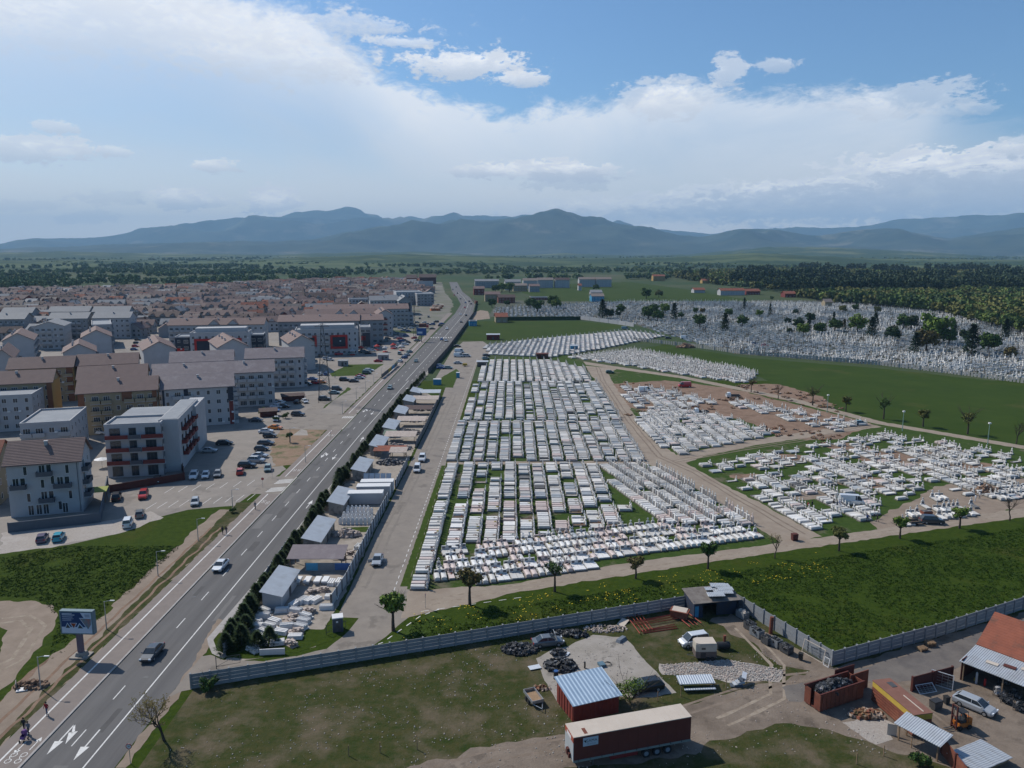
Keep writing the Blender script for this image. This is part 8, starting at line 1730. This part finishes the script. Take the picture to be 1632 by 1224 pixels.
tag(flowers.build('dandelions', mat('dandelion', (.55, .42, .02), (.5, .36, .02), 3, .9), kind='stuff'), 'yellow dandelions dotted over the meadow by the fence', 'flowers')
# grass tufts that roughen the near meadows
tf = {}
for q in range(3):
    b = MB(); r_ = random.Random(q)
    for _ in range(7): a = r_.random() * 6.28; l = r_.uniform(.06, .15); x, y = r_.uniform(-.25, .25), r_.uniform(-.25, .25); b.add([(x - .05, y, 0), (x + .05, y, 0), (x + math.cos(a) * .1, y + math.sin(a) * .1, l)], [(0, 1, 2)], q % 2)
    tf['t%d' % q] = b
its = []; r_ = random.Random(15)
def okgrass(x, y):
    if -15 < x < 34: return y > fx(x) + .4 and y < 109.2 + .335 * (x + 16.5)
    if x >= 34 and y > (117 - (x - 34) * 2.23 if x < 43 else 97 + (x - 43) * .455) + .4 and y < 110.6 + .335 * (x + 16.5) - .8 and x < 120: return True
    return x < -62.5 and 75 < y < 140 and inside(px([(0, 890), (370, 818), (285, 918), (175, 960), (120, 1050), (60, 1110), (95, 985), (60, 955), (0, 950)]), x, y)
gx = -110
while len(its) < 30000:
    x = r_.uniform(-100, 115); y = r_.uniform(75, 150)
    if okgrass(x, y) and noise.noise(Vector((x / 6, y / 6, 4))) > -.5 + .4 * r_.random(): its.append((x, y, r_.random() * 6, 't%d' % r_.randrange(3), r_.uniform(.5, 1.3)))
scatter(its, 'grass_tufts', [mat('tuft', (.028, .066, .010), (.044, .088, .014), .8, .9, island=.4, spec=.05), mat('tuft_pale', (.05, .085, .018), (.035, .07, .012), .8, .9, island=.4, spec=.05)], tf, 'short uneven grass tufts over the near meadows', 'grass', z=.005)
# litter and stones strewn over the rough yard
st = {}
for q in range(3): st['s%d' % q] = MB().cbox(0, 0, 0, .22, .16, .1, q % 2, .3 * q, .2, .7)
its = []
ya = px([(330, 1110), (850, 1020), (1240, 1040), (1330, 1090), (1420, 1200), (1200, 1224), (240, 1224)])
while len(its) < 1300:
    x = r_.uniform(-45, 60); y = r_.uniform(73, 116)
    if inside(ya, x, y) and noise.noise(Vector((x / 9, y / 9, 7))) > -.25 + .5 * r_.random(): its.append((x, y, r_.random() * 6, 's%d' % r_.randrange(3), r_.uniform(.2, .8)))
pb_ = px([(1052, 1060), (1160, 1052), (1250, 1068), (1240, 1085), (1160, 1085), (1060, 1075)]); n0 = len(its)
while len(its) < n0 + 2200:
    x = r_.uniform(17, 38); y = r_.uniform(88, 100)
    if inside(pb_, x, y): its.append((x, y, r_.random() * 6, 's%d' % r_.randrange(2), r_.uniform(.5, 1.1)))
scatter(its, 'stones', [rubble, mat('pale_litter', (.45, .43, .40), (.3, .28, .26), 3, .9, island=.4)], st, 'stones and pale litter strewn over the rough yard', 'stones', z=.03)
# ---------------------------------------------------------------- haze
hz = bpy.data.materials.new('haze_air'); hz.use_nodes = True; nt = hz.node_tree; nt.nodes.clear()
o_ = nt.nodes.new('ShaderNodeOutputMaterial'); v_ = nt.nodes.new('ShaderNodeVolumePrincipled')
v_.inputs['Color'].default_value = (.40, .69, 1.0, 1); v_.inputs['Density'].default_value = HAZE_D; v_.inputs['Anisotropy'].default_value = .0
nt.links.new(v_.outputs[0], o_.inputs['Volume'])
b = MB(); b.box(-26000, -800, -8, 26000, 26500, 1170); hb = b.build('haze', hz, kind='stuff'); tag(hb, 'pale blue haze fading the far hills', 'haze')
